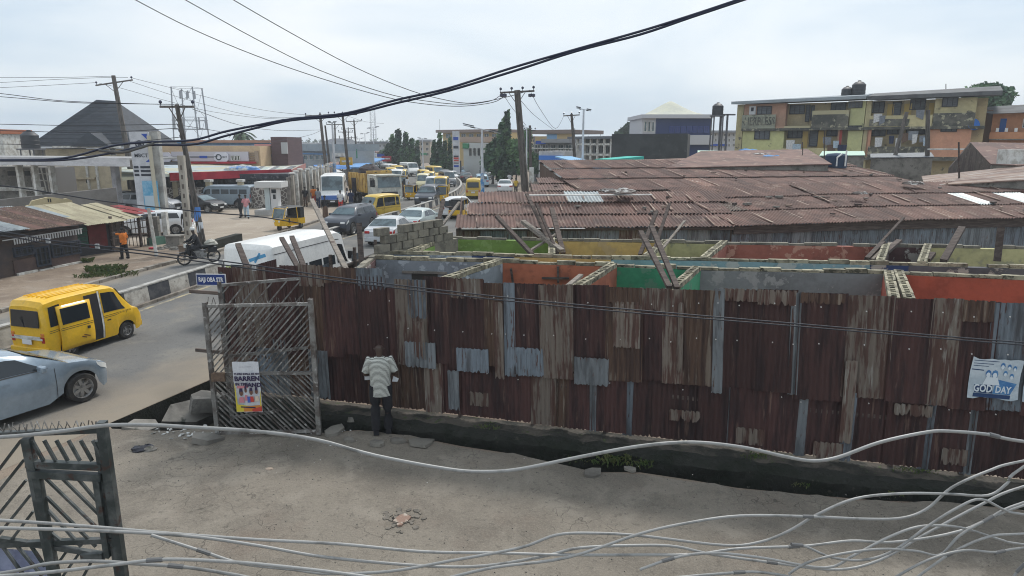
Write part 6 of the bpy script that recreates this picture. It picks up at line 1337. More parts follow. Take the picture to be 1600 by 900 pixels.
for(x0,x1)in((8,24),(34,50)):SF.window(x0,x1,266,276,CONC,HOLE,mull=1,v=.28)
for(x0,y0,x1,y1)in((50,262,56,300),(66,262,76,300),(74,262,80,300),(55,270,78,272),(54,280,80,283)):
 a=SF.pl.uz(x0,y0);c=SF.pl.uz(x1,y1);b=MB();b.beam((a[0],-.2,a[1]),(c[0],-.2,c[1]),.08,.08);b.build('scaffold_pole',DIRTYW,SF.t)
SF.box('rail',DIRTYW,-60,72,292,298,-.3,-.1)
EF=Facade('building','sliver of a white building with a red roof edge at the left picture edge','building',proj(-60,300,66),proj(5,300,66),5);EF.box('wall',DIRTYW,-60,3,209,None,0,4);EF.box('roof',mat('terracotta_roof',(.35,.12,.06)),-60,5,202,209,-.3,4)
# ---- grey compound wall and cream scalloped front behind the kiosks
w0,w1=PZ(-80,385),PZ(186,365);WF=Facade('compound_wall','long grey rendered compound wall behind the kiosks','wall',proj(-160,330,37),proj(186,330,44.5),.3)
b=MB();u1=WF.pl.len;za=WF.pl.uz(-100,345)[1];zb_=WF.pl.uz(0,312)[1];zc_=WF.pl.uz(183,293)[1]
b.add([(0,0,0),(u1,0,0),(u1,0,zc_),(WF.pl.uz(0,310)[0],0,zb_),(0,0,zb_-.1),(0,.25,0),(u1,.25,0),(u1,.25,zc_),(WF.pl.uz(0,310)[0],.25,zb_),(0,.25,zb_-.1)],[(0,1,2,3,4),(9,8,7,6,5),(0,5,6,1),(1,6,7,2),(2,7,8,3),(3,8,9,4),(4,9,5,0)]);b.build('wall',mat('grey_render_wall',(.20,.19,.18),c2=(.15,.14,.13),c3=(.25,.235,.215),scale=.5,bump=.3),WF.t)
SCF=Facade('parapet_wall','cream painted scalloped parapet between the grey wall and the rusty kiosk roof','wall',proj(38,330,36.6),proj(130,330,38.8),.2)
prof=[(42,340),(41,322),(47,320),(50,314),(62,311),(75,308),(88,309),(99,311),(105,310),(112,313),(116,322),(127,326),(88,338),(45,341)]
pu=[SCF.pl.uz(*q)for q in prof];b=MB();n=len(pu);b.add([(u_,0,z_)for u_,z_ in pu]+[(u_,.2,z_)for u_,z_ in pu],[(i,(i+1)%n,n+(i+1)%n,n+i)for i in range(n)]+[tuple(t_)for t_ in tessellate_polygon([[Vector((u_,z_,0))for u_,z_ in pu]])]+[tuple(n+q for q in t_)for t_ in tessellate_polygon([[Vector((u_,z_,0))for u_,z_ in pu]])]);b.build('parapet',mat('cream_old_paint',(.50,.42,.25),c2=(.42,.35,.21),c3=(.25,.2,.14),scale=1.2,thr3=(.66,.7)),SCF.t)
b=MB();b.bb(pu[0][0],pu[11][0],.02,.19,0,pu[0][1]+.1);b.build('wall',CONC,SCF.t)
for x in(75.5,79):SCF.box('vent_slot',HOLE,x-1,x+1,310.5,316,-.01,.05)
# ---- kiosks
KW=mat('kiosk_brown_wall',(.085,.06,.05),c2=(.055,.045,.045),scale=1.4,rough=.8);KB_=mat('kiosk_blue_black',(.03,.038,.055),c2=(.05,.055,.07),scale=3)
KF=Facade('kiosk','low brown kiosk with blue burglar bars, zigzag white trim and rusty roof','kiosk',PZ(-90,455)[:2],PZ(130,410)[:2],3.4)
uz=KF.pl.uz
zt0=uz(100,352)[1];b=MB();b.bb(0,KF.pl.len,.12,3.2,0,zt0-.1);b.build('wall',KW,KF.t)
for(x0,x1,y0,y1)in((23,55,385,400),(57,80,388,416),(82,128,378,400)):KF.window(x0,x1,y0 if x0>60 else 385,y1,KB_,HOLE,mull=3,v=.1,name='barred_window' if x0!=57 else 'door',bars=True)
KF.box('lower_panel',mat('kiosk_brown_panel',(.10,.065,.055),c2=(.075,.05,.045),scale=2),24,60,404,428,.06,.12);KF.box('lower_panel',mat('kiosk_brown_panel',(0,0,0)),82,128,399,414,.06,.12)
for(x0,x1,y0,y1)in((28,59,424,434),(62,83,420,427),(84,128,412,423)):KF.box('white_footing',DIRTYW,x0,x1,y0,y1,-.05,.1)
for k in range(27):px=18+k*4.0;KF.box('trim_slat',mat('trim_white',(.5,.5,.5),rough=.6),px,px+1.7,382-px*.16-9+3,382-px*.16+3,-.14,-.11)
a=uz(0,376);c=uz(125,357);b=MB();b.beam((a[0],-.12,a[1]),(c[0],-.12,c[1]),.03,.04);b.build('trim_rail',mat('trim_white',(0,0,0)),KF.t)
def kroof(F_,px0,px1,py0,py1,dz,depth,ms,v0=-.45,name='roof_sheet',n=None):
 a=F_.pl.uz(px0,py0);c=F_.pl.uz(px1,py1);L_=c[0]-a[0];n=n or int(L_/.7);
 for k in range(n):
  m=ms[k%len(ms)];me=corr_mesh(L_/n+.05,depth,m.name,pitch=.1,amp=.015,ragged=.05,mats=m,axis='y');z=a[1]+(c[1]-a[1])*(k+.5)/n+.01*(k%2)
  place_mesh(name,me,F_.t,Matrix.Translation((a[0]+k*L_/n,v0,z))@Matrix.Rotation(atan2(dz,depth),4,'X')@Matrix.Rotation(RNG.uniform(-.02,.02),4,'Z'))
kroof(KF,-60,32,369,357,.55,3.0,[ROOFG,GALV],n=5);kroof(KF,30,122,360,349,.75,3.6,[RUSTB,ROOFR,RUSTB],n=7)
kroof(KF,92,150,343,341,.5,2.2,[GALV,ROOFG],v0=1.5,n=4)
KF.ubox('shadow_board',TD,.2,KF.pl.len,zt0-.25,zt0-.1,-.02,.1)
K2=Facade('kiosk','maroon and green panelled kiosk under a pale lean-to roof, right of the barred kiosk','kiosk',PZ(122,402)[:2],PZ(182,393)[:2],3.5)
b=MB();zk=K2.pl.uz(150,352)[1];b.bb(0,K2.pl.len,.1,3.2,0,zk);b.build('wall',mat('kiosk_dark_wall',(.045,.043,.048)),K2.t)
K2.box('panel',mat('green_panel',(.03,.085,.06),c2=(.02,.06,.05),scale=3),122,138,355,384,.04,.1);K2.box('panel',mat('maroon_panel',(.13,.025,.025),c2=(.1,.02,.02),scale=2),139,168,350,386,.04,.1)
for k in range(3):K2.box('panel_batten',DARKM,122,138,361+k*8,362+k*8,.01,.04)
K3=Facade('kiosk','open timber hut with netting sides under the pale yellow lean-to roof','kiosk',PZ(172,395)[:2],PZ(232,384)[:2],3.5)
b=MB();b.bb(.1,K3.pl.len,1.6,3.2,0,K3.pl.uz(200,340)[1]);b.build('back_wall',mat('hut_dark_wall',(.06,.05,.045),c2=(.10,.085,.075),scale=2),K3.t)
for px in(172,190,216,231):K3.box('post',WOOD,px-1.2,px+1.2,338,None,-.05,.08)
for py in(347,358,369):K3.box('rail',WOOD,172,231,py,py+1.3,-.02,.02)
for px in range(176,232,6):K3.box('netting_bar',TD,px,px+.8,340,385,.0,.02)
kroof(K3,124,180,352,345,.9,3.4,[mat('pale_yellow_roof',(.42,.38,.26),c2=(.33,.29,.2),scale=1)],n=4,v0=-.5);kroof(K3,176,210,346,338,.7,3.0,[mat('pale_yellow_roof',(0,0,0))],n=3,v0=-.5)
kroof(K3,206,232,335,330,.3,2.4,[mat('red_roof_edge',(.30,.05,.05),c2=(.2,.04,.04),scale=2)],n=2,v0=-.4)
K3.box('bucket_shelf',mat('junk_green',(.10,.2,.15)),234,252,370,384,-.3,.2);K3.box('red_stool',mat('junk_red',(.4,.04,.06)),208,214,385,390,-1.3,-1.0)
for(px,py,h_,lab)in((258,331,2.3,'white pillar stub with peeling paint right of the hut, near the parked white car'),(244,338,1.9,'grey pillar stub beside the netting hut')):
 p=PZ(px+4,380);b=MB();z_=PY(px,py,p.y).z;b.bb(-.13,.13,-.13,.13,0,z_);tag(b.build('pillar',DIRTYW if px==258 else CONC,loc=p),lab,'pillar')
p=PZ(275,385);b=MB();b.bb(-.35,.35,-.3,.3,0,.55);b.bb(-.4,.4,-.35,.35,.55,.62);tag(b.build('plinth_block',CONC,loc=p),'low concrete meter box at the verge by the pale slotted post','box')
p=PZ(290,398);b=MB();b.bb(-.22,.22,-.2,.2,0,.45);b.bb(-.25,.25,-.22,.22,.45,.5);tag(b.build('concrete_block',mat('brown_block',(.22,.16,.12),c2=(.16,.12,.09),scale=3),loc=p),'brown concrete block at the foot of the pale slotted post','block')
for k,(px,py)in enumerate(((258,388),(262,386),(272,390),(281,385),(250,390))):
 b=MB();lump(b,(0,0,0),.2+.04*k%.1,.6,40+k);tag(b.build('stone',CONC,loc=PZ(px,py)),'grey stone on the verge by the hut, '+('second from the left','middle one','fourth from the left','nearest the slotted post','leftmost')[k],'stone','stones on the verge')
a=PZ(323,392);c=PZ(374,377);b=MB();b.beam(Vector((0,0,.22)),c-a+Vector((0,0,.22)),.4,.45);tag(b.build('culvert_wall',CONCD,loc=a),'dark culvert headwall beside the road left of the white minibus','wall')
# ---- filling station: patterned wall, pillars, red fascia shed
STN=mat('crazy_stone',(.27,.24,.22),c2=(.09,.08,.075),scale=2,rough=.9)
m=STN;nt=m.node_tree;vo=nt.nodes.new('ShaderNodeTexVoronoi');vo.feature='DISTANCE_TO_EDGE';vo.inputs['Scale'].default_value=3.2;tc=nt.nodes.new('ShaderNodeTexCoord');nt.links.new(tc.outputs['Object'],vo.inputs['Vector'])
rp=nt.nodes.new('ShaderNodeValToRGB');rp.color_ramp.elements[0].position=.05;rp.color_ramp.elements[0].color=(.46,.43,.39,1);rp.color_ramp.elements[1].position=.10;rp.color_ramp.elements[1].color=(.13,.11,.10,1);nt.links.new(vo.outputs['Distance'],rp.inputs['Fac']);nt.links.new(rp.outputs[0],nt.nodes['Principled BSDF'].inputs['Base Color'])
s0=PZ(226,327);s1=PZ(452,327);GF=Facade('boundary_wall','patterned stone boundary wall with beige pillars at the filling station','wall',(s0.x,s0.y+1.2),(s1.x,s1.y+1.2),.3)
GF.box('wall',STN,226,452,293,None,0,.25)
for px in(273,325,375):GF.box('pillar',mat('beige_pillar',(.46,.40,.28),c2=(.36,.31,.22),scale=2),px-3.5,px+3.5,283,None,-.12,.37);GF.box('pillar_cap',DIRTYW,px-5,px+5,280.5,284,-.2,.45)
SH=Facade('shop','dark fronted shop of the filling station under the long red edged roof','shop',(s0.x-4,s0.y+4.2),(s1.x,s1.y+4.2),6)
SH.box('wall',mat('shop_dark',(.035,.036,.045),c2=(.07,.07,.085),c3=(.16,.15,.16),scale=1.4,thr3=(.58,.62)),205,450,272,None,0,5)
for k in range(16):px=200+k*15.5;SH.window(px,px+13,280,296,DARKM,GLASS,mull=2,v=-.05)
Zf=2.95
def rz_(px,py,z):return PZ(px,py,z)
fa=rz_(266,272,Zf);fb=rz_(455,266,Zf);fbk=rz_(476,256,Zf)
RD=mat('red_fascia',(.42,.028,.045),c2=(.32,.02,.035),scale=1)
RT=thing('forecourt_roof','low forecourt roof with a bright red fascia and ragged pale sheets','canopy',(fa.x,fa.y,0));o_=Vector((fa.x,fa.y,0))
b=MB();b.beam(fa-o_+Vector((0,-.12,-.22)),fb-o_+Vector((0,-.12,-.22)),.1,.66);b.build('fascia',RD,RT)
b=MB();b.beam(fb-o_+Vector((.03,.05,-.25)),fbk-o_+Vector((.1,0,-.25)),.1,.62);b.build('fascia',mat('faded_fascia',(.42,.2,.18),c2=(.3,.13,.12),scale=1),RT)
bk0=rz_(240,258.5,Zf+.35);bk1=fbk;b=MB();q=[fa,fb,fbk,bk0]
RFM=mat('pale_roof_sheets',(.42,.40,.29),c2=(.34,.40,.43),c3=(.13,.13,.13),scale=.22,thr=(.45,.55),thr3=(.60,.66),scale3=.4,stretch=(1,1,1))
b.add([p-o_+Vector((0,0,.035))for p in q]+[p-o_-Vector((0,0,.05))for p in q],[(0,1,2,3),(7,6,5,4),(0,4,5,1),(1,5,6,2),(2,6,7,3),(3,7,4,0)]);b.build('roof',RFM,RT)
fl_=rz_(190,278,Zf);b=MB();q=[fl_,fa,bk0,rz_(190,262,Zf+.3)];b.add([p-o_+Vector((0,0,.02))for p in q]+[p-o_-Vector((0,0,.2))for p in q],[(0,1,2,3),(7,6,5,4),(0,4,5,1),(1,5,6,2),(2,6,7,3),(3,7,4,0)]);b.build('roof',mat('pale_green_roof',(.44,.43,.32),c2=(.36,.42,.42),scale=.5),RT)
for k in range(11):b=MB();a_=rz_(368+k*8,267-k*.2,Zf+.06);c_=rz_(383+k*7.6,259.5,Zf+.1);b.beam(a_-o_,c_-o_,.3+.2*(k%3),.03);b.build('roof_sheet',[DIRTYW,GALV,mat('pale_green_roof',(0,0,0))][k%3],RT)
b=MB()
for k in range(10):lump(b,rz_(360+k*4,266-(k%3),Zf+.08)-o_,RNG.uniform(.5,.9),.5,seed=60+k)
b.build('tarpaulin',mat('rumpled_tarpaulin',(.5,.5,.46),c2=(.12,.25,.5),scale=.35,thr=(.5,.56)),RT)
b=MB()
for(px,py)in((462,300),(470,292),(474,285)):p=rz_(px,py+22,0)-o_;b.bb(p.x-.15,p.x+.15,p.y-.15,p.y+.15,0,Zf-.3)
b.build('pillar',mat('beige_pillar',(0,0,0)),RT)
a_=PZ(457,328);c_=PZ(527,296);CW=Facade('pillared_wall','grey pillared boundary wall running back from the station corner behind the people','wall',(a_.x,a_.y),(c_.x,c_.y),.4)
CW.ubox('wall',mat('wall_panel_dark',(.10,.09,.085),c2=(.2,.18,.16),scale=.8),0,CW.pl.len,0,2.7,.1,.35)
for k in range(15):
 u_=CW.pl.len*(k+.3)/15;CW.ubox('pillar',[mat('pillar_stone',(.36,.33,.28),c2=(.25,.22,.19),scale=1.5),DIRTYW][k%2],u_,u_+.5,0,2.9+.1*(k%3),-.12,.1);CW.ubox('pillar_cap',DIRTYW,u_-.06,u_+.56,2.95+.1*(k%3),3.08+.1*(k%3),-.18,.2)
pI=PZ(428,336);PI=thing('fuel_pump_island','white fuel pump kiosk with a flat canopy on a raised concrete island','fuel pump',(pI.x,pI.y,0));sx=lambda px:PY(px,320,pI.y).x-pI.x;sz=lambda py:PY(428,py,pI.y).z
b=MB();b.bb(sx(399),sx(459),-.3,1.6,0,sz(328));b.build('island',mat('island_pale',(.50,.49,.47),c2=(.4,.39,.37),scale=1.2),PI)
b=MB();b.bb(sx(413),sx(421),.2,.7,sz(328),sz(293));b.build('column',mat('pump_pale_blue',(.5,.57,.58)),PI);b=MB();b.bb(sx(423),sx(434),.1,.8,sz(328),sz(294));pu_=b.build('pump',mat('pump_white',(.6,.6,.6)),PI)
b=MB();b.bb(sx(425),sx(432),.07,.1,sz(302),sz(296));b.bb(sx(427),sx(431),.07,.1,sz(311),sz(304));b.build('display',GLASS,pu_)
b=MB();b.bb(sx(402),sx(443),-.3,1.4,sz(293),sz(284));b.build('canopy',mat('pump_canopy_white',(.56,.56,.55)),PI)
YB=74;BF=Facade('station_building','beige station building with a white sign band, emblem boards and red trim','building',proj(225,300,YB),proj(408,300,YB),10)
BEI=mat('beige_stucco',(.55,.40,.25),c2=(.48,.34,.22),scale=.7);BF.box('wall',BEI,232,404,228,None,.3,9)
BF.box('sign_band',mat('sign_band_white',(.52,.49,.53)),268,388,237,252,0,.3);BF.box('sign_stripe',INKD,270,344,244.5,246,-.03,0);BF.box('sign_stripe',SBLU,312,324,243.5,247,-.05,-.03);BF.box('trim',RD,300,400,252.5,255.5,-.3,.3);BF.box('ledge',mat('ledge_dark',(.1,.1,.11)),228,290,253,258,-.4,.3)
for(x0,x1,lab)in((237,269,'MBCT'),(336,358,'MBCT')):
 a=BF.pl.uz(x0,246);c=BF.pl.uz(x1,246);zt_a=BF.pl.uz(x0,238)[1];zb_a=BF.pl.uz(x0,253)[1];ch=.25;b=MB();P8=[(a[0]+ch,zb_a),(c[0]-ch,zb_a),(c[0],zb_a+ch),(c[0],zt_a-ch),(c[0]-ch,zt_a),(a[0]+ch,zt_a),(a[0],zt_a-ch),(a[0],zb_a+ch)]
 b.add([(x,-.25,z)for x,z in P8]+[(x,-.05,z)for x,z in P8],[tuple(range(8)),tuple(range(15,7,-1))]+[(i,(i+1)%8,8+(i+1)%8,8+i)for i in range(8)]);bd=b.build('emblem_board',mat('emblem_white',(.62,.60,.66)),BF.t)
 cx=a[0]+(c[0]-a[0])*.33;b=MB();b.lathe([(.22,-.02),(.22,.02),(.33,.02),(.33,-.02),(.22,-.02)],18,Matrix.Translation((cx,-.27,(zt_a+zb_a)/2))@Matrix.Rotation(pi/2,4,'X'));b.box((cx-.3,-.27,(zt_a+zb_a)/2+.05),(.35,.02,.06));b.build('emblem',INKD,bd)
 lettering(lab,.26,INKD,bd,Matrix.Translation((a[0]+(c[0]-a[0])*.75,-.27,(zt_a+zb_a)/2))@Matrix.Rotation(pi/2,4,'X'),sx=.8)
for x0 in(361.5,366.5,371.5):BF.window(x0,x0+3.6,243,251,DIRTYW,HOLE,mull=1,v=-.03)
for k in range(4):BF.box('louvre',mat('louvre_brown',(.32,.24,.18)),366,398,238.5+k*3.4,240+k*3.4,.1,.28)
BF.box('corner_pillar',mat('louvre_brown',(0,0,0)),398,403,236,254,.0,.3)
BR=Facade('building','long building with a blue roof band behind the station','building',proj(225,300,90),proj(430,300,90),10);BR.box('wall',mat('blue_band_wall',(.10,.22,.42),c2=(.15,.28,.46),scale=.6),234,424,223,None,0,8);BR.box('roof_edge',mat('terracotta_edge',(.42,.24,.17)),290,424,219,223,-.5,8);BR.box('roof_edge',mat('blue_sheet',(.14,.3,.55)),234,290,220.5,223,-.4,8);BR.box('tank_box',mat('dark_box',(.04,.06,.1)),272,281,229,239,-9,-8)
PF=Facade('building','pink fronted building with a tall dark brown stair tower','building',proj(400,300,78),proj(449,300,78),8);PF.box('wall',mat('pink_wall',(.52,.26,.26),c2=(.45,.22,.22),scale=.5),398,427,225,240,0,7);PF.box('lower_wall',mat('blue_sheet',(0,0,0)),404,428,241,246,-.2,7);PF.box('lower_wall',mat('dark_shopfront',(.05,.05,.07)),402,446,246,None,0,7)
PF.box('tower',mat('brown_tower',(.11,.065,.07),c2=(.09,.055,.06),scale=.8,stretch=(1,1,6)),425,450,214,None,-.5,5);PF.box('sign_panel',mat('grey_panel',(.42,.42,.43)),443,452,222.5,240,-.8,-.5)
GH=Facade('building','long low pale blue grey building beyond the brown tower','building',proj(452,300,110),proj(520,300,100),12);GH.box('wall',mat('pale_grey_wall',(.34,.36,.37),c2=(.27,.29,.3),scale=.4),452,512,234,None,0,8)
GH.box('roof',mat('pale_grey_roof',(.30,.34,.37),c2=(.25,.28,.3),scale=.5),450,512,225,236,-.5,9);GH.box('trim',mat('blue_sheet',(0,0,0)),452,512,239.5,241,-.2,0)
for k in range(6):GH.window(457+k*9,463+k*9,242,250,DIRTYW,GLASSB,mull=1)
GR2=Facade('building','dark hipped roof house behind the pole row','house',proj(494,300,125),proj(545,300,125),12);GR2.box('wall',mat('house_cream_far',(.42,.38,.31),c2=(.34,.31,.26),scale=.4),497,545,226,None,0,8)
for k in range(6):GR2.window(500+k*7.5,504.5+k*7.5,230,236,DARKM,GLASS,mull=1);GR2.window(500+k*7.5,504.5+k*7.5,242,249,DARKM,GLASS,mull=1);a=GR2.pl.uz(490,226);c=GR2.pl.uz(548,226);z1_=GR2.pl.uz(520,216)[1]
b=MB();b.add([(a[0],-1,a[1]),(c[0],-1,a[1]),(c[0],9,a[1]),(a[0],9,a[1]),(a[0]+2.5,4,z1_),(c[0]-1,4,z1_)],[(0,1,5,4),(1,2,5),(2,3,4,5),(3,0,4),(3,2,1,0)]);b.build('roof',mat('grey_far_roof',(.12,.13,.15)),GR2.t)
def lattice(label,px,ytop,ybot,Y,wd,m):
 top=PY(px,ytop,Y).z;x=PY(px,200,Y).x;t=thing('radio_mast',label,'mast',(x,Y,0));b=MB();w2=wd/2
 for sx_,sy_ in((-1,-1),(1,-1),(1,1),(-1,1)):b.beam((sx_*w2*1.3,sy_*w2*1.3,0),(sx_*w2,sy_*w2,top),wd*.05,wd*.05)
 n=int(top/wd/1.1);
 for k in range(n):
  z0,z1=top*k/n,top*(k+1)/n;s_=1 if k%2 else-1
  for a,c in(((-1,-1),(1,-1)),((1,-1),(1,1)),((1,1),(-1,1)),((-1,1),(-1,-1))):b.beam((a[0]*w2*s_*1.05,a[1]*w2*s_*1.05,z0),(c[0]*w2*s_*1.05,c[1]*w2*s_*1.05,z1),.05,.05);b.beam((a[0]*w2*1.08,a[1]*w2*1.08,z1),(c[0]*w2*1.08,c[1]*w2*1.08,z1),.05,.05)
 b.build('lattice',m,t);return t,top,w2
MAST=mat('mast_grey',(.33,.35,.38))
t,top,w2=lattice('broad lattice telecom mast with panel antennas behind the second pole',298,137,225,120,3.6,MAST)
for k in range(12):
 a_=k*pi/6;z_=top-6 if k%2 else top-1.2;r_=3.1 if k%2 else 1.6;b=MB();b.box((r_*.8*cos(a_),r_*.8*sin(a_),z_),(.22,.16,2.0 if k%2 else 1.3));b.build('antenna',MAST,t)
b=MB()
for k in range(8):a_,a2=k*pi/4,(k+1)*pi/4;b.beam((3*cos(a_),3*sin(a_),top-5.5),(3*cos(a2),3*sin(a2),top-5.5),.1,.1);b.beam((3*cos(a_),3*sin(a_),top-7),(3*cos(a2),3*sin(a2),top-7),.1,.1)
b.build('platform',MAST,t)
lattice('thin distant lattice mast above the far road',583,172,250,260,1.6,MAST)
p=PY(378,208,130);PT=thing('palm_tree','palm tree top showing above the blue roofed building','tree',(p.x,p.y,0));b=MB();b.cyl((0,0,0),(.2,0,p.z-.2),.28,.2,8);b.build('trunk',WOODP,PT)
FOL=mat('tree_foliage',(.030,.062,.028),c2=(.055,.095,.035),scale=.8,rough=.8,rand=.1);b=MB()
for k in range(18):
 a_=k*2.4;d_=Vector((cos(a_),sin(a_),0));ln=2.6;up_=.9-.5*(k%3);pr=None;base_=Vector((.2,0,p.z-.2))
 for j in range(7):
  f=j/6;c=base_+d_*ln*f+Vector((0,0,up_*2.2*f-2.6*f*f));wd=.42*sin(pi*min(1,f*.9+.1))+.03;s_=Vector((-d_.y,d_.x,0))*wd
  if pr:b.add([pr[0],pr[1],c+s_-Vector((0,0,wd*.5)),c,c-s_-Vector((0,0,wd*.5)),pr[4]]if False else[pr[0]+pr[1]-Vector((0,0,.12)),pr[0],c,c+s_-Vector((0,0,.12))],[(0,1,2,3)]);b.add([pr[0]-pr[1]-Vector((0,0,.12)),pr[0],c,c-s_-Vector((0,0,.12))],[(0,1,2,3)])
  pr=(c,s_)
b.build('crown',FOL,PT,fix=False)
for k in range(13):
 f=k/12;px=518+74*f;py=301-40*f**.8;p=PZ(px,py);w_=1.1+.5*((k*7)%3);t=thing('roadside_stall',('red','white','blue','brown','pale grey','yellow','dark','teal','cream','faded red','black','light blue','tan')[k]+' topped roadside stall in the row along the left of the road','stall',(p.x-.8,p.y,0),.2*(k%3),'roadside stalls by the pole row')
 cm=mat('stall_top_%s'%'abcdefghijklm'[k],((.4,.04,.04),(.55,.55,.55),(.06,.2,.5),(.2,.11,.08),(.35,.36,.38),(.6,.45,.05),(.04,.04,.05),(.08,.3,.3),(.5,.45,.33),(.4,.15,.13),(.03,.03,.03),(.3,.45,.6),(.4,.3,.2))[k],rough=.7)
 b=MB();h_=2.1+.25*(k%4)
 if k%3==1:b.lathe([(w_*1.1,h_-.25),(w_*.6,h_+.05),(0,h_+.3)],8)
 else:b.add([(-w_,-w_,h_-.2),(w_,-w_,h_-.25),(w_,w_,h_+.1),(-w_,w_,h_+.15),(-w_,-w_,h_-.26),(w_,-w_,h_-.31),(w_,w_,h_+.04),(-w_,w_,h_+.09)],[(0,1,2,3),(7,6,5,4),(0,4,5,1),(1,5,6,2),(2,6,7,3),(3,7,4,0)])
 b.build('top',cm,t);b=MB()
 for x in((0,)if k%3==1 else(-w_*.9,w_*.9)):b.bb(x-.04,x+.04,-w_*.8 if k%3!=1 else-.04,(-w_*.8 if k%3!=1 else-.04)+.08,0,h_-.2)
 b.build('post',TD,t);b=MB();b.bb(-w_*.8,w_*.8,-.4,.4,0,.85);b.build('table',[TD,CONC,DIRTYW][k%3],t)
 # ------------------------------------------------------------------ trees
FOLD=mat('dark_foliage',(.036,.085,.045),c2=(.065,.135,.055),scale=.7,rough=.8,rand=.15)
FOLL=mat('light_foliage',(.07,.145,.06),c2=(.10,.18,.07),scale=.9,rough=.8,rand=.15);FOLK=mat('deep_foliage',(.024,.055,.032),c2=(.038,.075,.038),scale=.9,rough=.85,rand=.15)
def crown_mesh(blobs,n,size,q):
 b=MB();tot=sum(r[3]*r[4]for r in blobs);vs=b.v;fs=b.f
 for(cx,cy,cz,rx,rz)in blobs:
  k=int(n*.72*rx*rz/tot);mi_=q.randrange(3)
  for _ in range(k):
   while True:
    x,y,z=q.uniform(-1,1),q.uniform(-1,1),q.uniform(-1,1);d=x*x+y*y+z*z
    if d<1 and(d>.35 or q.random()<.25):break
   if q.random()<.12:x,y,z=x*1.25,y*1.25,z*1.2
   p=Vector((cx+x*rx,cy+y*rx,cz+z*rz));s=size*q.uniform(.5,1.3)
   a=Vector((q.gauss(0,1),q.gauss(0,1),q.gauss(0,1)+.4)).normalized();u_=a.orthogonal().normalized();v_=a.cross(u_);i=len(vs);b.m.append(mi_)
   vs.extend([tuple(p+u_*s),tuple(p+v_*s*.6+a*s*.15),tuple(p-u_*s),tuple(p-v_*s*.6-a*s*.1)]);fs.append((i,i+1,i+2,i+3))
 return b
def tree(label,px,ybase,Y,blobs_px,n,size,m=FOLD,trunk=.25,group=None,name='tree',seed=1):
 """blobs given in photo pixels (cx, cy, half width, half height) at distance Y"""
 q=random.Random(seed);k=FPX/Y;base_=PY(px,300,Y);t=thing(name,label,'tree',(base_.x,Y,0),0,group);bl=[]
 for(cx,cy,rx,ry)in blobs_px:p=PY(cx,cy,Y);bl.append((p.x-base_.x,q.uniform(-.3,.3)*rx/k,p.z,rx/k,ry/k))
 crown_mesh(bl,n,size,q).build('crown',[m,FOLL,FOLK],t,fix=False);b=MB();zt_=max(z for _,_,z,_,_ in bl)
 b.tube([(0,0,-.1),(.1,0,zt_*.35),(-.05,.1,zt_*.8)],[trunk,trunk*.7,trunk*.25],7)
 for k2 in range(6):a=bl[k2%len(bl)];z_=zt_*(.25+.08*k2);b.tube([(0,0,z_),(a[0]*.6+q.uniform(-.5,.5),a[1],max(z_+.5,a[2]*.9))],[trunk*.4,trunk*.12],5)
 b.build('trunk',WOODP,t,smooth=60);return t
def conifer(cx,ytop,ybot,hw,lob=5):
 out=[];H_=ybot-ytop
 for i in range(lob):f=(i+.5)/lob;out.append((cx+(-1)**i*hw*.2,ytop+H_*f,hw*(.16+.8*f if f<.8 else.8),H_/lob*.8));out.append((cx-(-1)**i*hw*.55*f,ytop+H_*(f+.02),hw*.3,H_/lob*.9))
 return out
gL,gM,gR='left clump of columnar trees beside the road','middle clump of columnar trees by the price totem','right clump of columnar trees by the road'
tree('tallest columnar tree of the left clump',624,270,130,conifer(622,207,262,9),1500,.45,group=gL,seed=2)
tree('bushy tree at the left side of the left clump',614,270,132,conifer(613,214,262,8)+[(607,240,7,14)],1300,.45,group=gL,seed=3)
tree('columnar tree right of the tallest in the left clump',637,270,128,conifer(634,210,262,8)+[(630,245,10,14)],1300,.45,group=gL,seed=4)
tree('smaller columnar tree at the right end of the left clump',645,270,128,conifer(643,219,264,7),1000,.42,group=gL,seed=5)
tree('small columnar tree standing a little apart right of the left clump',652,270,128,conifer(652,222,262,5),700,.4,group=gL,seed=6)
tree('slender tree at the left of the middle clump',680,275,112,conifer(678,222,264,6),900,.38,group=gM,seed=7)
tree('tallest slender tree of the middle clump',688,275,112,conifer(687,211,264,6),1000,.38,group=gM,seed=8)
tree('right slender tree of the middle clump',695,275,112,conifer(695,222,265,5),800,.38,group=gM,seed=9)
tree('dark narrow tree directly left of the price totem',704,275,111,conifer(703,219,268,4.5),900,.35,group=gM,seed=10)
tree('very tall pointed tree of the right clump',792,290,92,conifer(792,177,276,10,8)+[(790,200,5,20)],2600,.33,group=gR,seed=11,trunk=.3)
tree('pointed tree left of the tallest in the right clump',782,290,92,conifer(783,194,277,10,7),2000,.33,group=gR,seed=12)
tree('broad bushy tree at the left of the right clump',770,290,93,[(768,240,10,16),(762,252,9,14),(772,258,11,14),(776,230,8,14)],2200,.33,group=gR,seed=13)
tree('broad bushy tree beneath the tall pole in the right clump',806,290,90,[(803,235,11,18),(812,245,12,20),(800,260,13,14),(818,225,8,14),(814,262,10,12)],2600,.33,group=gR,seed=14)
tree('bushy tree behind the short lamp at the right of the clump',822,290,95,[(822,236,9,20),(834,255,10,16),(824,214,6,12),(842,262,6,9)],2000,.33,group=gR,seed=15)
tree('large round tree behind the right end of the apartment block',1543,200,85,[(1525,148,17,14),(1545,145,20,13),(1563,150,17,13),(1540,160,26,14)],6500,.34,trunk=.45,seed=16)
tree('round tree on the skyline left of the white tented building',985,230,150,[(985,202,12,9),(978,207,10,8),(993,205,9,9),(968,210,8,4)],2600,.5,seed=17)
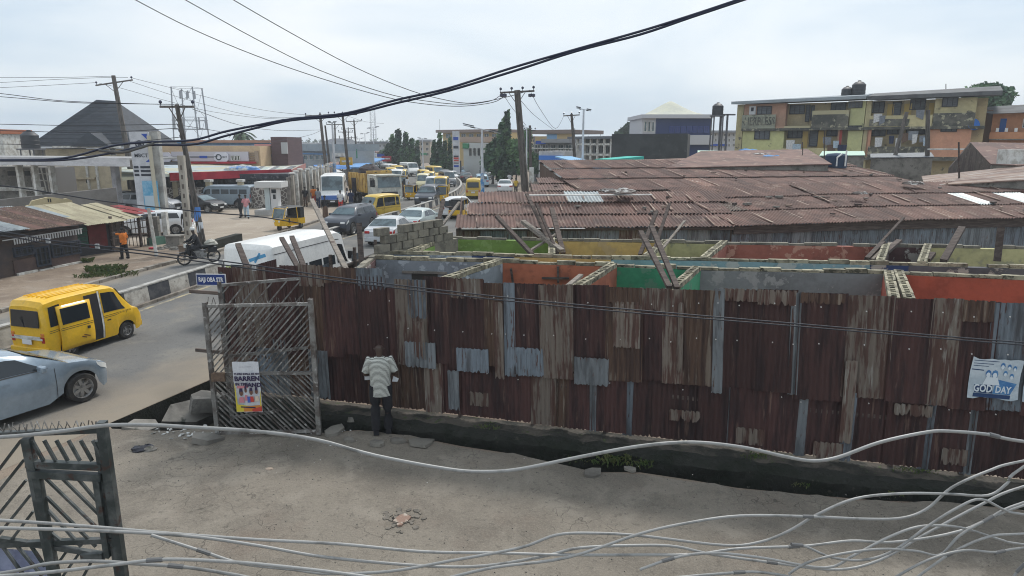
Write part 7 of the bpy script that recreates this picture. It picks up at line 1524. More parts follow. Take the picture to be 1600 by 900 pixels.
# ------------------------------------------------------------------ apartment block at right
y0_=66;a0=proj(1150,300,66);a1=proj(1524,300,55.5)
AP=Facade('apartment_block','long weathered yellow and orange apartment block with balconies below a grey roof','building',a0,a1,9)
AY=mat('apartment_yellow',(.52,.46,.26),c2=(.42,.37,.22),c3=(.12,.11,.09),scale=.5,thr3=(.60,.70),rough=.9);AG=mat('apartment_lime',(.54,.54,.26),c2=(.46,.46,.24),c3=(.16,.16,.11),scale=.5,thr3=(.62,.7));AO=mat('apartment_orange',(.46,.27,.19),c2=(.38,.24,.17),c3=(.16,.12,.1),scale=.6,thr3=(.62,.7));AS=mat('apartment_salmon',(.58,.30,.19),c2=(.5,.26,.17),scale=.6)
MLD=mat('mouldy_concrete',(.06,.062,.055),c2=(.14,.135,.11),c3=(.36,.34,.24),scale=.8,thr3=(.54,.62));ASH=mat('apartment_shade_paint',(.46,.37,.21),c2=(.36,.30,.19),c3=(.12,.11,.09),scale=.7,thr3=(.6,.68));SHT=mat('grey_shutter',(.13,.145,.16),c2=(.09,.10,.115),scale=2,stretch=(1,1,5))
pl=AP.pl;uz=pl.uz;W_=pl.len;ZT=uz(1335,158)[1];ZM=uz(1335,199)[1];ZB=uz(1335,244)[1]
U=lambda px,py=200:uz(px,py)[0]
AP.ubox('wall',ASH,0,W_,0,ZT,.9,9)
def bay(x0,x1,ztop,zbot,m,nm='wall'):return AP.ubox(nm,m,U(x0),U(x1),zbot,ztop,0,.895)
bay(1150,1160,ZT,0,AY);bay(1161,1225,ZM-.25,ZB,AG);bay(1161,1226,ZT,ZM+.02,AO);bay(1326,1349,ZT,0,AG);bay(1350,1358,ZT,0,AY);bay(1456,1521,ZT,ZM+.02,AY);bay(1453,1519,ZM-.25,ZB,AS)
AP.ubox('balcony_slab',MLD,U(1160),W_,ZM-.22,ZM,-.35,.9);AP.ubox('balcony_slab',MLD,U(1150),W_,ZB-.3,ZB-.02,-.35,.9)
def para(x0,x1,z0,h,m,v=-.33,nm='parapet'):return AP.ubox(nm,m,U(x0),U(x1),z0,z0+h,v,v+.12)
para(1160,1212,ZM,1.25,mat('stained_panel',(.30,.31,.24),c2=(.2,.21,.17),c3=(.06,.065,.055),scale=.7,thr3=(.55,.65)),-.36);para(1213,1226,ZM,.2,AO);para(1268,1325,ZM,1.15,MLD);para(1268,1325,ZM+1.15,.35,mat('parapet_cream',(.42,.38,.24)));para(1226,1267,ZM,.18,mat('parapet_cream',(0,0,0)))
para(1358,1455,ZM,.95,AY);para(1358,1420,ZM+.05,.6,MLD,-.37);para(1456,1521,ZM,1.05,MLD,-.36);para(1453,1519,ZB,.6,mat('apartment_salmon',(0,0,0)))
para(1225,1326,ZB,.7,AY);para(1360,1452,ZB,.85,MLD)
lettering('HERBLESS',1.05,MLD,AP.t,Matrix.Translation(((U(1163)+U(1212))/2,-.385,ZM+.62))@Matrix.Rotation(pi/2,4,'X'),sx=.62,bold=.02)
for(x0,x1,v,py0,py1,mm)in((1183,1206,-.03,166,179,3),(1231,1255,.87,163,178,3),(1296,1320,.87,159,176,3),(1325.5,1348,-.03,158,169,4),(1356,1381,.87,158,176,3),(1421,1446,.87,154,171,3),(1472,1497,-.03,152,167,3)):AP.window(x0,x1,py0,py1,MLD if mm==4 else DARKM,SHT,mull=mm,v=v)
for(x0,x1,v,py0,py1)in((1179,1203,-.03,203,218),(1228,1251,.87,202,216),(1289,1312,.87,202,213),(1324,1347,-.03,196,204),(1356,1383,.87,198,213),(1385,1410,.87,198,210),(1415,1448,.87,197,210),(1470,1496,-.03,192,206)):AP.window(x0,x1,py0,py1,DARKM,SHT,mull=3,v=v)
for(x0,x1,py0,py1)in((1256,1263,163,190),(1264,1270,164,188),(1262,1276,201,229),(1393,1407,158,184),(1337,1339,0,0)):
 if py1:AP.window(x0,x1,py0,py1,DARKM,SHT,mull=1,v=.87,name='door')
AP.box('sign',mat('placard_white',(0,0,0)),1171,1181,166,179,-.1,0);AP.box('sign_print',INKD,1174,1178,168,174,-.12,-.1)
for(x0,x1)in((1382,1392),(1408,1420),(1447,1455)):AP.ubox('wall_panel',mat('apartment_ochre',(.50,.36,.12)),U(x0),U(x1),ZM+.1,ZT-.3,.8,.895)
for(x0,x1)in((1253,1261),(1277,1287),(1208,1226)):AP.ubox('wall_panel',mat('apartment_ochre',(0,0,0))if x0!=1208 else AG,U(x0),U(x1),ZB+.1,ZM-.3,.8 if x0!=1208 else-.02,.893)
AP.ubox('column',AO,U(1310),U(1316),ZB,ZM-.22,.0,.3);AP.ubox('column',mat('red_column',(.30,.05,.04)),U(1313),U(1317),ZB,ZM-.22,-.1,.0);AP.ubox('wall_panel',mat('apartment_salmon',(0,0,0)),U(1356),U(1362),ZB,ZM-.22,0,.5)
b=MB();zr1=ZT+.55;b.add([(-.8,-.9,ZT),(U(1350),-.9,ZT+.12),(U(1350),10,ZT+.6),(-.8,10,ZT+.5),(-.8,-.9,ZT+.25),(U(1350),-.9,ZT+.4),(U(1350),4,zr1+.3),(-.2,4,zr1)],[(0,1,5,4),(4,5,6,7),(0,4,7,3),(1,2,6,5),(0,3,2,1)]);b.build('roof',mat('pale_grey_roof',(0,0,0)),AP.t)
b=MB();b.add([(U(1352),-.9,ZT-.0),(W_+.8,-.9,ZT+.1),(W_+.8,10,ZT+.6),(U(1352),10,ZT+.5),(U(1352),-.9,ZT+.32),(W_+.8,-.9,ZT+.42),(W_+.8,4,zr1+.55),(U(1352),4,zr1+.3)],[(0,1,5,4),(4,5,6,7),(0,4,7,3),(1,2,6,5),(0,3,2,1)]);b.build('roof',mat('dark_grey_roof',(.11,.115,.12),c2=(.07,.07,.075),scale=.7),AP.t)
CLO=[C_WHT,C_GRY,C_TEAL,C_GRY,C_WHT,C_NAVY,C_BRN]
for k,(px,py)in enumerate(((1230,219),(1287,214),(1303,220),(1375,181),(1368,215),(1390,212),(1410,208),(1426,210),(1437,212),(1443,215),(1420,205),(1400,216),(1310,226),(1294,226),(1366,178),(1432,172),(1240,225))):
 u_,z_=uz(px,py);b=MB();w2=RNG.uniform(.35,.8);b.add([(u_,-.45,z_),(u_+w2,-.42,z_),(u_+w2*.95,-.4,z_-RNG.uniform(.5,.9)),(u_+.05,-.46,z_-RNG.uniform(.5,.9))],[(0,1,2,3)]);o=b.build('laundry',CLO[k%7],loc=pl.o,rz=pl.rz);tag(o,('white','grey','pale blue','grey','white','navy','brown')[k%7]+' cloth hanging on the apartment '+('upper' if py<195 else 'lower')+' balcony, '+('below the lime wall','beside the red column','right of the red column','over the mouldy rail','left of the leaning pole','right of the leaning pole','at the leaning pole','between the two grey poles','left of the upright pole','touching the upright pole','above the white cluster','under the ochre panel','low by the column','lowest left','near the shutter','under the roof by the poles','by the green door')[k],'laundry','washing on the apartment balconies')
p=pl.pt(U(1313),0,2);tank('water_tank','squat black water tank on the apartment roof, left of the pair',Vector((p.x,p.y,ZT+.35)),.95,.05);p=pl.pt(U(1331),0,2);tank('water_tank','taller black water tank on the apartment roof, right of the pair',Vector((p.x,p.y,ZT+.5)),1.15,.1)
OH=Facade('house','orange two storey house with a blue door and white railing right of the apartments','house',proj(1519,300,58),proj(1680,300,54),8)
uz=OH.pl.uz;zt_=uz(1590,176)[1];OH.box('side_wall',mat('house_brown_wall',(.20,.115,.075)),1519,1552,171,None,1.2,7);OH.box('wall',mat('house_orange',(.52,.25,.13),c2=(.45,.21,.11),scale=.6),1552,1690,176,None,.6,7);OH.box('parapet',mat('house_orange',(0,0,0)),1546,1690,206,217,-.3,-.15);OH.box('balcony_slab',CONC,1546,1690,217,219,-.35,.6)
OH.box('door',mat('blue_door',(.02,.09,.30)),1562,1572,185,206,.5,.62);OH.window(1598,1606,185,200,DIRTYW,mull=2,v=.58);OH.window(1528,1537,186,199,DIRTYW,GLASSB,mull=2,v=1.18)
for k in range(3):px=(1556,1570,1585)[k];OH.box('white_chair',WHITEP,px,px+5,200,206,-.1,.3)
b=MB();c0_=uz(1521,175);c1_=uz(1690,172);ct=uz(1545,163);b.add([(c0_[0],-.5,c0_[1]),(uz(1552,178)[0],-.5,uz(1552,178)[1]),(c1_[0],-.5,c1_[1]),(c1_[0],4,ct[1]+.2),(ct[0],4,ct[1]),(c1_[0],8,c1_[1]),(c0_[0],8,c0_[1])],[(0,1,4),(1,2,3,4),(4,3,5,6),(0,4,6)]);b.build('roof',mat('dark_grey_roof',(0,0,0)),OH.t)
p=PY(1518,205,56);b=MB();b.lathe([(0,0),(.3,.05),(.5,.18)],12,Matrix.Translation((0,0,.5))@Matrix.Rotation(1.3,4,'X'));b.cyl((0,.1,-p.z),(0,.1,.5),.05,n=6);tag(b.build('satellite_dish',mat('dish_blue',(.05,.2,.6)),loc=p),'blue satellite dish between the apartments and the orange house','dish')
t,tp=pole('utility_pole','leaning grey pole in front of the apartment block','pole',(1417,175),(1398,245),48,.16,.13,WOODP,group='bare poles before the apartments')
t,tp=pole('utility_pole','upright grey pole in front of the apartment block, right of the leaning one','pole',(1450,172),(1449,248),47,.17,.14,WOODP,group='bare poles before the apartments')
t,tp=pole('utility_pole','thin rusty stake rising from the shed roof at right','pole',(1498,222),(1499,288),32,.05,.04,TD);t,tp=pole('utility_pole','thin stake before the left part of the apartment block','pole',(1288,205),(1288,252),44,.04,.03,TD)
t,tp=pole('utility_pole','thin pole above the brown roof below the lime wall','pole',(1254,222),(1254,255),42,.04,.03,WOOD)
p=PY(1535,230,40);tag(MB().bb(-1,1.6,-.4,.4,-.1,0).build('sign_board',DIRTYW,loc=PY(1478,232,46)),'white horizontal signboard over the stalls at right','sign')
p=PY(1307,243,40);t=thing('water_tank','blue drum with white pipes under the mint awning','water tank',(p.x,40,0));b=MB();b.lathe([(0,0),(.6,0),(.6,p.z),(.5,p.z+.1),(0,p.z+.15)],14);b.build('tank',mat('tank_navy',(.02,.045,.09)),t,smooth=40);b=MB();b.tube([(-.25,-.65,p.z-.6),(-.25,-.65,p.z-.1),(0,-.65,p.z+.1)],.05);b.tube([(.25,-.65,p.z-.6),(.25,-.65,p.z+.3)],.05);b.build('pipe',WHITEP,t)
p=PY(1586,249,36);b=MB();b.bb(-.7,.7,-.4,.4,0,.75);tag(b.build('crate',DIRTYW,loc=Vector((p.x,36,PY(1586,256,36).z))),'white crate on the old roof at the right edge','crate')
for k,(px,py,z_,r,col)in enumerate(((1165,237,46,.5,mat('blue_sheet',(0,0,0))),(1185,244,43,.5,mat('pale_rags',(0,0,0))),(1200,247,42,.5,mat('blue_sheet',(0,0,0))),(1340,303,3.45,.25,mat('pale_rags',(0,0,0))),(1422,288,3.7,.35,mat('pale_rags',(0,0,0))))):
 b=MB();lump(b,(0,0,0),r,.4,70+k);lump(b,(r,0,0),r*.7,.5,80+k);tag(b.build('scrap',col,loc=PY(px,py,z_)if z_>10 else PZ(px,py,z_)),('blue sheet','pale rag','second blue sheet','small pale rag','whitish scrap')[k]+' lying on a brown roof '+('left of the apartments','before the lime wall','before the lime wall, right','over the middle shed','at the end of the second roof')[k],'scrap')
 # ------------------------------------------------------------------ white tented blue glass building + dark block wall
YT=84;TB=Facade('building','blue glass building under a pale tented roof','building',proj(1003,300,YT),proj(1113,300,YT),12);uz=TB.pl.uz
TB.box('wall',mat('tent_white_wall',(.5,.5,.52)),1004,1025,184,None,0,9);TB.box('wall',mat('navy_glass_wall',(.02,.04,.13),rough=.3),1025,1111,184,None,.05,9)
for k in range(7):TB.window(1046+k*9,1053.5+k*9,197,207,mat('blue_frames',(.05,.08,.25)),mat('violet_glass',(.05,.07,.2),rough=.15),mull=1,v=.03)
for k in range(3):TB.window(1006+k*6,1010.5+k*6,190,206,DIRTYW,GLASSB,mull=1,v=-.02)
TB.box('parapet',mat('tent_white_wall',(0,0,0)),1001,1113,179,185,-.6,9.5);TB.box('lower_band',mat('tent_white_wall',(0,0,0)),1076,1113,211,226,-.5,0)
a=uz(1002,180);c=uz(1113,178);tz=uz(1061,155)[1];b=MB();cx=uz(1061,160)[0];NR,NA=7,24;vs=[]
for r in range(NR):
 f=r/(NR-1);hh=a[1]+(tz-a[1])*(f**1.6*.6+.4*sin(f*pi/2)**2)
 for k in range(NA):
  an=2*pi*k/NA;sq=1/max(abs(cos(an)),abs(sin(an)));sq=1+(sq-1)*(1-f);rx=(c[0]-a[0])/2*(1-f*.95);vs.append((cx+rx*cos(an)*sq*.98+((a[0]+c[0])/2-cx)*(1-f),4.5+5*(1-f*.95)*sin(an)*sq,hh))
b.add(vs,[(r*NA+k,r*NA+(k+1)%NA,(r+1)*NA+(k+1)%NA,(r+1)*NA+k)for r in range(NR-1)for k in range(NA)]+[tuple((NR-1)*NA+k for k in range(NA))]);b.build('roof',mat('tent_cream_roof',(.52,.52,.42),c2=(.45,.46,.40),scale=.4),TB.t,smooth=60)
DB=Facade('block_building','dark mouldy block wall of a windowless building right of the shops','building',proj(956,300,64),proj(1076,300,62),8);DB.box('wall',mat('dark_mould_wall',(.050,.055,.058),c2=(.035,.038,.04),c3=(.11,.11,.105),scale=.8,thr3=(.60,.72)),956,1075,209,None,0,7)
p=PY(1121,180,66);tank('water_tank','black water tank on a tall stand between the tented building and the apartments',Vector((p.x,66,0)),1.05,PY(1121,180,66).z)
ST=mat('steel_stand',(0,0,0));b=MB()
for px in(1130,1140):q_=PY(px,178,66);b.bb(q_.x-p.x-.08,q_.x-p.x+.08,.5,.66,0,q_.z)
b.bb(0,1.9,.5,.6,PY(1130,180,66).z,PY(1130,179,66).z+.08);tag(b.build('steel_frame',ST,loc=Vector((p.x,66,0))),'steel frame beside the tall tank stand','frame')
# ------------------------------------------------------------------ shops right of centre
SR=Facade('building','yellow topped shop building right of the tall pole with blue sign band','building',proj(834,300,100),proj(898,300,96),12)
SR.box('wall',mat('grey_shop_wall',(.33,.33,.34),c2=(.25,.25,.26),scale=.4),834,897,214,None,0,9);SR.box('upper_band',mat('ochre_band',(.58,.42,.22)),838,856,213,221,-.3,0);SR.box('upper_band',mat('sky_band',(.25,.42,.62)),856,872,210,219,-.3,0);SR.box('upper_band',mat('ochre_band',(0,0,0)),872,896,208,217,-.3,0);SR.box('sign',SBLU,840,855,220,225,-.5,-.3);SR.box('roof',mat('old_brown_roof',(.22,.17,.15)),826,897,203,209,-.8,9);SR.box('awning',mat('grey_awning',(.3,.3,.31)),854,897,217,223,-1.5,-.3)
for k in range(5):SR.window(836+k*12,845+k*12,226,238,DIRTYW,GLASSB,mull=2)
SR.box('balcony',DIRTYW,834,897,231,233,-1,0)
S2=Facade('shop','white shop front with a blue sign band behind the shed roofs','shop',proj(840,300,74),proj(884,300,72),5);S2.box('wall',mat('white_shop',(.5,.5,.5),c2=(.38,.38,.38),scale=.7),842,882,236,None,0,4);S2.box('sign_band',mat('sign_band_blue',(.05,.18,.55)),844,879,243,250,-.3,0)
for k in range(4):S2.window(845+k*9,851+k*9,252,262,DIRTYW,GLASS,mull=1)
S3=Facade('building','skeletal two storey building with white railings right of the tall lamp','building',proj(896,300,90),proj(957,300,84),8)
S3.box('wall',mat('grey_far_wall',(.26,.27,.28),c2=(.18,.19,.2),scale=.4),896,957,216,None,2,8)
for py in(224,240):S3.box('slab',DIRTYW,896,956,py,py+3,0,2)
for k in range(6):px=900+k*10.5;S3.box('column',DIRTYW,px,px+2,216,262,0,.3);S3.window(px+2.5,px+9,229,238,DARKM,GLASS,mull=1,v=1.95)
S3.box('roof',mat('grey_far_roof',(0,0,0)),890,958,213,217,-.4,8)
def sheetroof(pts,zs,name,label,m,cat='canopy'):return far_roof(pts,zs,name,label,m,cat)
def slabthing(name,label,m,p0,p1,Y0,Y1,wd,th,cat,legs=True):
 a=PY(p0[0],p0[1],Y0);c=PY(p1[0],p1[1],Y1);t=thing(name,label,cat,(a.x,a.y,0));o_=Vector((a.x,a.y,0));b=MB();b.beam(a-o_,c-o_,wd,th);b.build('roof',m,t)
 b=MB()
 for f in(.08,.5,.92):q_=a.lerp(c,f)-o_;b.bb(q_.x-.05,q_.x+.05,q_.y-.05,q_.y+.05,0,q_.z-th/2)
 b.build('post',DIRTYW,t);return t
slabthing('awning','long pale blue awning slanting down behind the lower roof wing',mat('pale_blue_sheet',(.22,.42,.62)),(880,245),(945,262),66,52,1.6,.12,'awning')
slabthing('awning','turquoise green awning left of the dark block wall',mat('turquoise_sheet',(.04,.42,.36)),(942,254),(993,249),52,55,1.6,.5,'awning')
slabthing('awning','white slanting awning above the lower roof wing',DIRTYW,(862,260),(902,253),58,62,1.2,.12,'awning');slabthing('awning','second white awning near the foot of the tall lamp',DIRTYW,(905,270),(930,265),54,56,1.0,.12,'awning');slabthing('awning','dark market awning among the stalls',DARKM,(865,268),(905,262),55,58,3,.15,'awning')
tag(MB().bb(-.6,.6,-.05,.05,-.22,.22).bb(-.03,.03,-.04,.04,-3.2,-.22).build('sign_board',mat('placard_white',(0,0,0)),loc=PY(881,272,50)),'small white oval-cornered signboard behind the low roof wing','sign')
for k in range(9):
 px=846+k*12;p=PZ(px,283+(k%3));b=MB();b.bb(-.9,.9,-.8,.8,0,2.2+.3*(k%2));b.bb(-1.1,1.1,-1.1,.9,2.2+.3*(k%2),2.3+.3*(k%2))
 tag(b.build('market_stall',[mat('stall_dark',(.05,.05,.055),c2=(.16,.15,.15),scale=1.5),mat('stall_blue',(.08,.13,.3)),mat('stall_grey',(.25,.25,.25))][(0,2,0,0,1,0,2,0,1)[k]],loc=p),('first','second','third','fourth','fifth','sixth','seventh','eighth','ninth')[k]+' market stall from the left in the crowded row behind the lower roof wing','stall','market stalls behind the lower roof wing')
 # ------------------------------------------------------------------ centre: yellow building, totem, shop with black wall
CB=Facade('building','yellow building with a brown hipped roof behind the centre trees','building',proj(688,300,150),proj(782,300,140),15);CB.box('wall',mat('centre_yellow',(.58,.43,.19),c2=(.5,.38,.2),scale=.3),692,780,207,None,0,12);CB.box('roof',mat('old_brown_roof',(0,0,0)),688,782,202.5,207,-1.5,12);CB.box('lower_roof',mat('brown_lower_roof',(.36,.26,.2)),722,775,214,222,-4,0)
for k in range(7):CB.window(697+k*12,704+k*12,209,216,DIRTYW,GLASSB,mull=2)
C2=Facade('shop','green and white shop front beside the price totem','shop',proj(722,300,118),proj(756,300,112),8);C2.box('wall',mat('shop_pale',(.48,.48,.46)),724,753,223,None,0,6);C2.box('sign',mat('sign_green',(.04,.22,.1)),725,733,224,232,-.3,0)
for k in range(3):C2.window(733+k*6.5,738+k*6.5,231,244,DIRTYW,GLASS,mull=1)
C2.box('black_fence',mat('black_panel',(.03,.03,.04)),726,752,250,268,-4,-3.8)
cty=104;a=PY(712,205,cty);t=thing('price_board','white and red fuel price totem by the right carriageway','sign',(a.x,cty,0));w2=PY(718,205,cty).x-a.x
b=MB();b.bb(-w2*.9,w2*.9,0,.4,.3,a.z-.0);b.build('board',mat('board_white',(0,0,0)),t);zz_=lambda py:PY(712,py,cty).z
for py0,py1,m_ in((214,219,SBLU),(228,232,INKD),(243,245.5,INKD),(246,249,mat('led_red',(.5,.06,.05))),(250,252,mat('led_red',(0,0,0))),(254,255.5,INKD),(258,261,SBLU)):b=MB();b.bb(-w2*.65,w2*.65,-.04,0,zz_(py1),zz_(py0));b.build('panel',m_,t)
FARW=[mat('far_wall_%s'%c_,v)for c_,v in(('grey',(.33,.34,.36)),('beige',(.42,.36,.29)),('brown',(.28,.17,.14)),('white',(.5,.5,.5)),('slate',(.33,.30,.27)))]
FR=[mat('far_roof_%s'%c_,v)for c_,v in(('grey',(.25,.26,.28)),('rust',(.2,.1,.08)),('slate',(.12,.13,.15)))]
q=random.Random(5)
def farb(x0,x1,ytop,Y,wi,ri,label,stor=1,dep=10):
 f=Facade('building',label,'building',proj(x0,300,Y),proj(x1,300,Y),dep);f.box('wall',FARW[wi],x0,x1,ytop+3,None,0,dep);f.box('roof',FR[ri],x0-1.5,x1+1.5,ytop,ytop+3.2,-1,dep+.5)
 n=max(1,int((x1-x0)/7));f.box('sign',[SBLU,DIRTYW,RD,mat('sign_green',(0,0,0))][int(x0)%4],x0+(x1-x0)*.2,x0+(x1-x0)*.7,ytop+21,ytop+24,-.4,-.1)
 for s_ in range(stor):
  for k in range(n):px=x0+(x1-x0)*(k+.25)/n;f.window(px,px+(x1-x0)/n*.5,ytop+4.5+s_*8,ytop+9.5+s_*8,DIRTYW,GLASS,mull=2)
 return f
farb(548,604,221,230,0,2,'long grey two storey block at the vanishing end of the road',3);farb(556,596,237,190,2,1,'brown fronted low block before the grey one at the road end',1);farb(520,556,226,175,3,0,'white block behind the pole row',2);farb(505,530,234,140,4,0,'slate grey block between the poles',2)
farb(600,690,226,260,3,0,'far white building glimpsed between the tree clumps',2);farb(655,672,218,200,1,0,'beige block between the left and middle tree clumps',3);farb(780,838,213,170,1,1,'beige block behind the right tree clump',3);farb(896,1000,217,200,0,0,'long grey building on the skyline left of the tented roof',1)
farb(1100,1150,204,110,3,0,'pale building behind the steel tank stand',3);farb(450,500,229,190,0,0,'grey roofed building far left of the poles',1);farb(-60,40,240,120,3,0,'white building behind the left canopy',1);farb(1000,1160,226,160,4,0,'slate block behind the dark mouldy wall',1);farb(-400,-70,215,130,1,0,'beige block beyond the left picture edge',2);farb(1640,1850,190,90,1,1,'beige block beyond the right picture edge',3);farb(930,960,232,120,1,1,'beige shed behind the turquoise awning',1)
b=MB()
for k in range(160):
 x=-420+k*6+q.uniform(-2,2);y=420+q.uniform(-40,60);h_=q.uniform(3,7.2);b.bb(x-q.uniform(3,7),x+q.uniform(3,7),y,y+10,0,h_)
b.build('distant_town',[FARW[0]])['kind']='stuff'
tag(bpy.data.objects['distant_town'],'hazy far off roofs of the town along the horizon','town')
b=crown_mesh([(-380+k*9+q.uniform(-4,4),520,4,7+q.uniform(-2,3),4+q.uniform(-1,2))for k in range(95)],9000,1.3,q);tag(b.build('distant_trees',[FOLD,FOLL,FOLK],fix=False),'far off line of trees on the horizon','trees',kind='stuff')
slabthing('awning','blue roadside awning below the far end of the pole row',mat('blue_sheet',(0,0,0)),(548,262),(592,248),92,125,2.2,.2,'awning')
# ------------------------------------------------------------------ street lamps and poles
LMP=mat('lamp_pole_white',(.55,.57,.60),c2=(.45,.47,.5),scale=2,rough=.5);SOL=mat('solar_dark',(.035,.045,.06),rough=.3)
def solar(label,px,ytop,ybase,Y,hw_px,r=.11,tilt=.25,blue=False):
 pt=PY(px,ytop,Y);x0=pt.x;t=thing('street_lamp',label,'street lamp',(x0,Y,0),0,'twin armed solar street lamps');b=MB();b.cyl((0,0,0),(0,0,pt.z),r,r*.6,10);b.build('post',LMP,t,smooth=50)
 L_=hw_px/FPX*Y;b=MB();b.beam((-L_,0,pt.z+.05+L_*tilt),(L_,0,pt.z+.05-L_*tilt),.12,.06);b.build('arm',LMP,t)
 for sg in(-1,1):b=MB();b.box((sg*L_*.72,0,pt.z+.15-sg*L_*.72*tilt),(L_*.62,.42,.07),ry=tilt);b.build('solar_panel',SOL,t);b=MB();b.box((sg*L_*.5,0,pt.z+.02-sg*L_*.5*tilt),(L_*.3,.2,.06),ry=tilt);b.build('lamp_head',DARKM,t)
 if blue:b=MB();b.lathe([(r*1.15,.8),(r*1.1,3.2)],10);b.build('blue_band',mat('band_blue',(.07,.22,.45),c2=(.4,.45,.5),scale=3),t)
 return t
solar('large white street lamp with twin solar arms left of the trees',753,203,330,52,28,.13,.22,True);solar('street lamp to the right of the shed roofs with a slanting head',912,172,280,60,11,.13,.2);solar('short street lamp in front of the right tree clump',823,200,275,84,8,.12,.3)
solar('street lamp far down the road between the tree clumps',660,217,262,120,7,.12,.1);solar('white lamp among the pole row, nearest the parked bus',519,192,318,78,6,.17,.0,True);solar('far lamp over the bend left of the trees',583,200,268,125,9,.12,-.15);solar('farther lamp above the far queue',570,209,262,150,7,.12,-.15);solar('farthest lamp in the row over the road',562,217,258,190,6,.12,-.15);solar('short far lamp at the end of the middle clump',639,228,262,150,3,.1,0)
t,tp=pole('power_pole','tall power pole with a crossarm of dark insulators beside the right tree clump','power pole',(808,141),(821,300),45,.27,.20,WOODP,group='wooden power poles')
crossarm(t,tp,2.25,.1,.05,4);b=MB();b.box((.2,-.25,3.4),(.3,.15,1.0));b.build('meter_box',DIRTYW,t)
for sx_ in(-1.0,-.8,.85,1.05):b=MB();b.lathe([(0,.12),(.13,.08),(.13,-.08),(0,-.12)],8,Matrix.Translation((tp.x+sx_,tp.y,tp.z-.32)));b.build('insulator',PORC,t)
PR=[((500,178),(514,302),77,.24,1,0),((535,177),(548,298),80,.22,1,0),((508,196),(520,296),95,.2,0,0),((523,193),(526,290),105,.18,1,0),((553,188),(561,285),110,.2,1,0),((540,205),(541,280),120,.17,1,0),((544,200),(546,278),128,.15,1,0),((549,214),(551,272),150,.15,1,0),((530,212),(533,275),140,.15,0,0)]
for k,(tp_,bp_,Y,r,arm,_)in enumerate(PR):
 t,tp=pole('power_pole',('foremost','second','third','fourth','fifth','sixth','seventh','eighth','last')[k]+' power pole counting back along the crowded row left of the road','power pole',tp_,bp_,Y,r,r*.6,WOODP,n=7,group='power poles in the roadside row')
 if arm:crossarm(t,tp,2.6 if k>1 else 3.4,.15,(.05,.0)[k%2],3)
t,tp=pole('power_pole','dark power pole with a small crossarm left of the right hand lamp','power pole',(893,178),(899,262),72,.2,.13,WOODP,group='wooden power poles');crossarm(t,tp,1.7,.15,.06,3)
t,tp=pole('power_pole','dark pole directly behind the short street lamp','power pole',(828,196),(829,270),86,.2,.15,TD,group='wooden power poles');crossarm(t,tp,1.4,.6,.0,2)
for k,(px,y0,Y)in enumerate(((898,200,95),(919,212,100),(938,205,130),(1478,131,70),(687,186,200))):t,tp=pole('antenna','thin roof antenna on the skyline '+('right of the dark pole','right of the tall lamp','near the round skyline tree','above the apartment roof','above the centre yellow building')[k],'antenna',(px,y0),(px+.5,262),Y,.05,.04,WIRE,n=5)
for k,(px,py,Y,w_,h_,m_)in enumerate(((566,236,118,3.0,1.6,RD),(578,244,126,2.6,1.2,DIRTYW),(592,246,132,2.4,1.4,SBLU),(548,240,104,2.0,1.4,mat('sign_green',(0,0,0))),(530,246,92,1.8,1.1,DIRTYW),(541,252,88,1.6,1.0,mat('sign_amber',(.6,.35,.04))),(604,248,128,1.8,1.0,RD))):
 p=PY(px,py,Y);b=MB();b.bb(-w_/2,w_/2,-.08,.08,-h_/2,h_/2);t=thing('billboard',('red','white','blue','green','small white','amber','far red')[k]+' shop signboard on a post along the left roadside before the tree clump','sign',(p.x,Y,0),0,'signboards on the left roadside');o=b.build('board',m_,t);o.location=(0,0,p.z);b=MB();b.bb(-.07,.07,.09,.2,0,p.z+h_/2);b.build('post',CONC,t);b=MB();b.bb(-w_*.35,w_*.35,-.1,-.085,-.12,.12);o=b.build('print',INKD if m_ is DIRTYW else DIRTYW,t);o.location=(0,0,p.z)
for k,(px,cy,Y,r_)in enumerate(((557,238,160,7),(572,232,200,8),(600,240,180,7),(527,236,130,5))):tree(('low round','hazy round','dark bushy','thin bushy')[k]+' tree among the buildings behind the pole row',px,270,Y,[(px,cy,r_,r_*.8),(px-r_*.7,cy+4,r_*.7,r_*.7),(px+r_*.7,cy+3,r_*.7,r_*.6)],700,.45,group='small trees behind the pole row',seed=30+k)
# ------------------------------------------------------------------ haze
HZ=bpy.data.materials.new('haze_air');HZ.use_nodes=True;nt=HZ.node_tree;nt.nodes.clear();o_=nt.nodes.new('ShaderNodeOutputMaterial');pv_=nt.nodes.new('ShaderNodeVolumePrincipled');pv_.inputs['Density'].default_value=.0008;pv_.inputs['Color'].default_value=(.90,.95,1,1);pv_.inputs['Anisotropy'].default_value=.2
nt.links.new(pv_.outputs[0],o_.inputs['Volume'])
b=MB();b.bb(-430,430,-20,640,-2.2,36);hz=b.build('haze',HZ);hz['kind']='stuff';tag(hz,'thin humid haze over the town','haze')
SC.cycles.volume_step_rate=4;SC.cycles.volume_max_steps=64;SC.cycles.volume_bounces=0
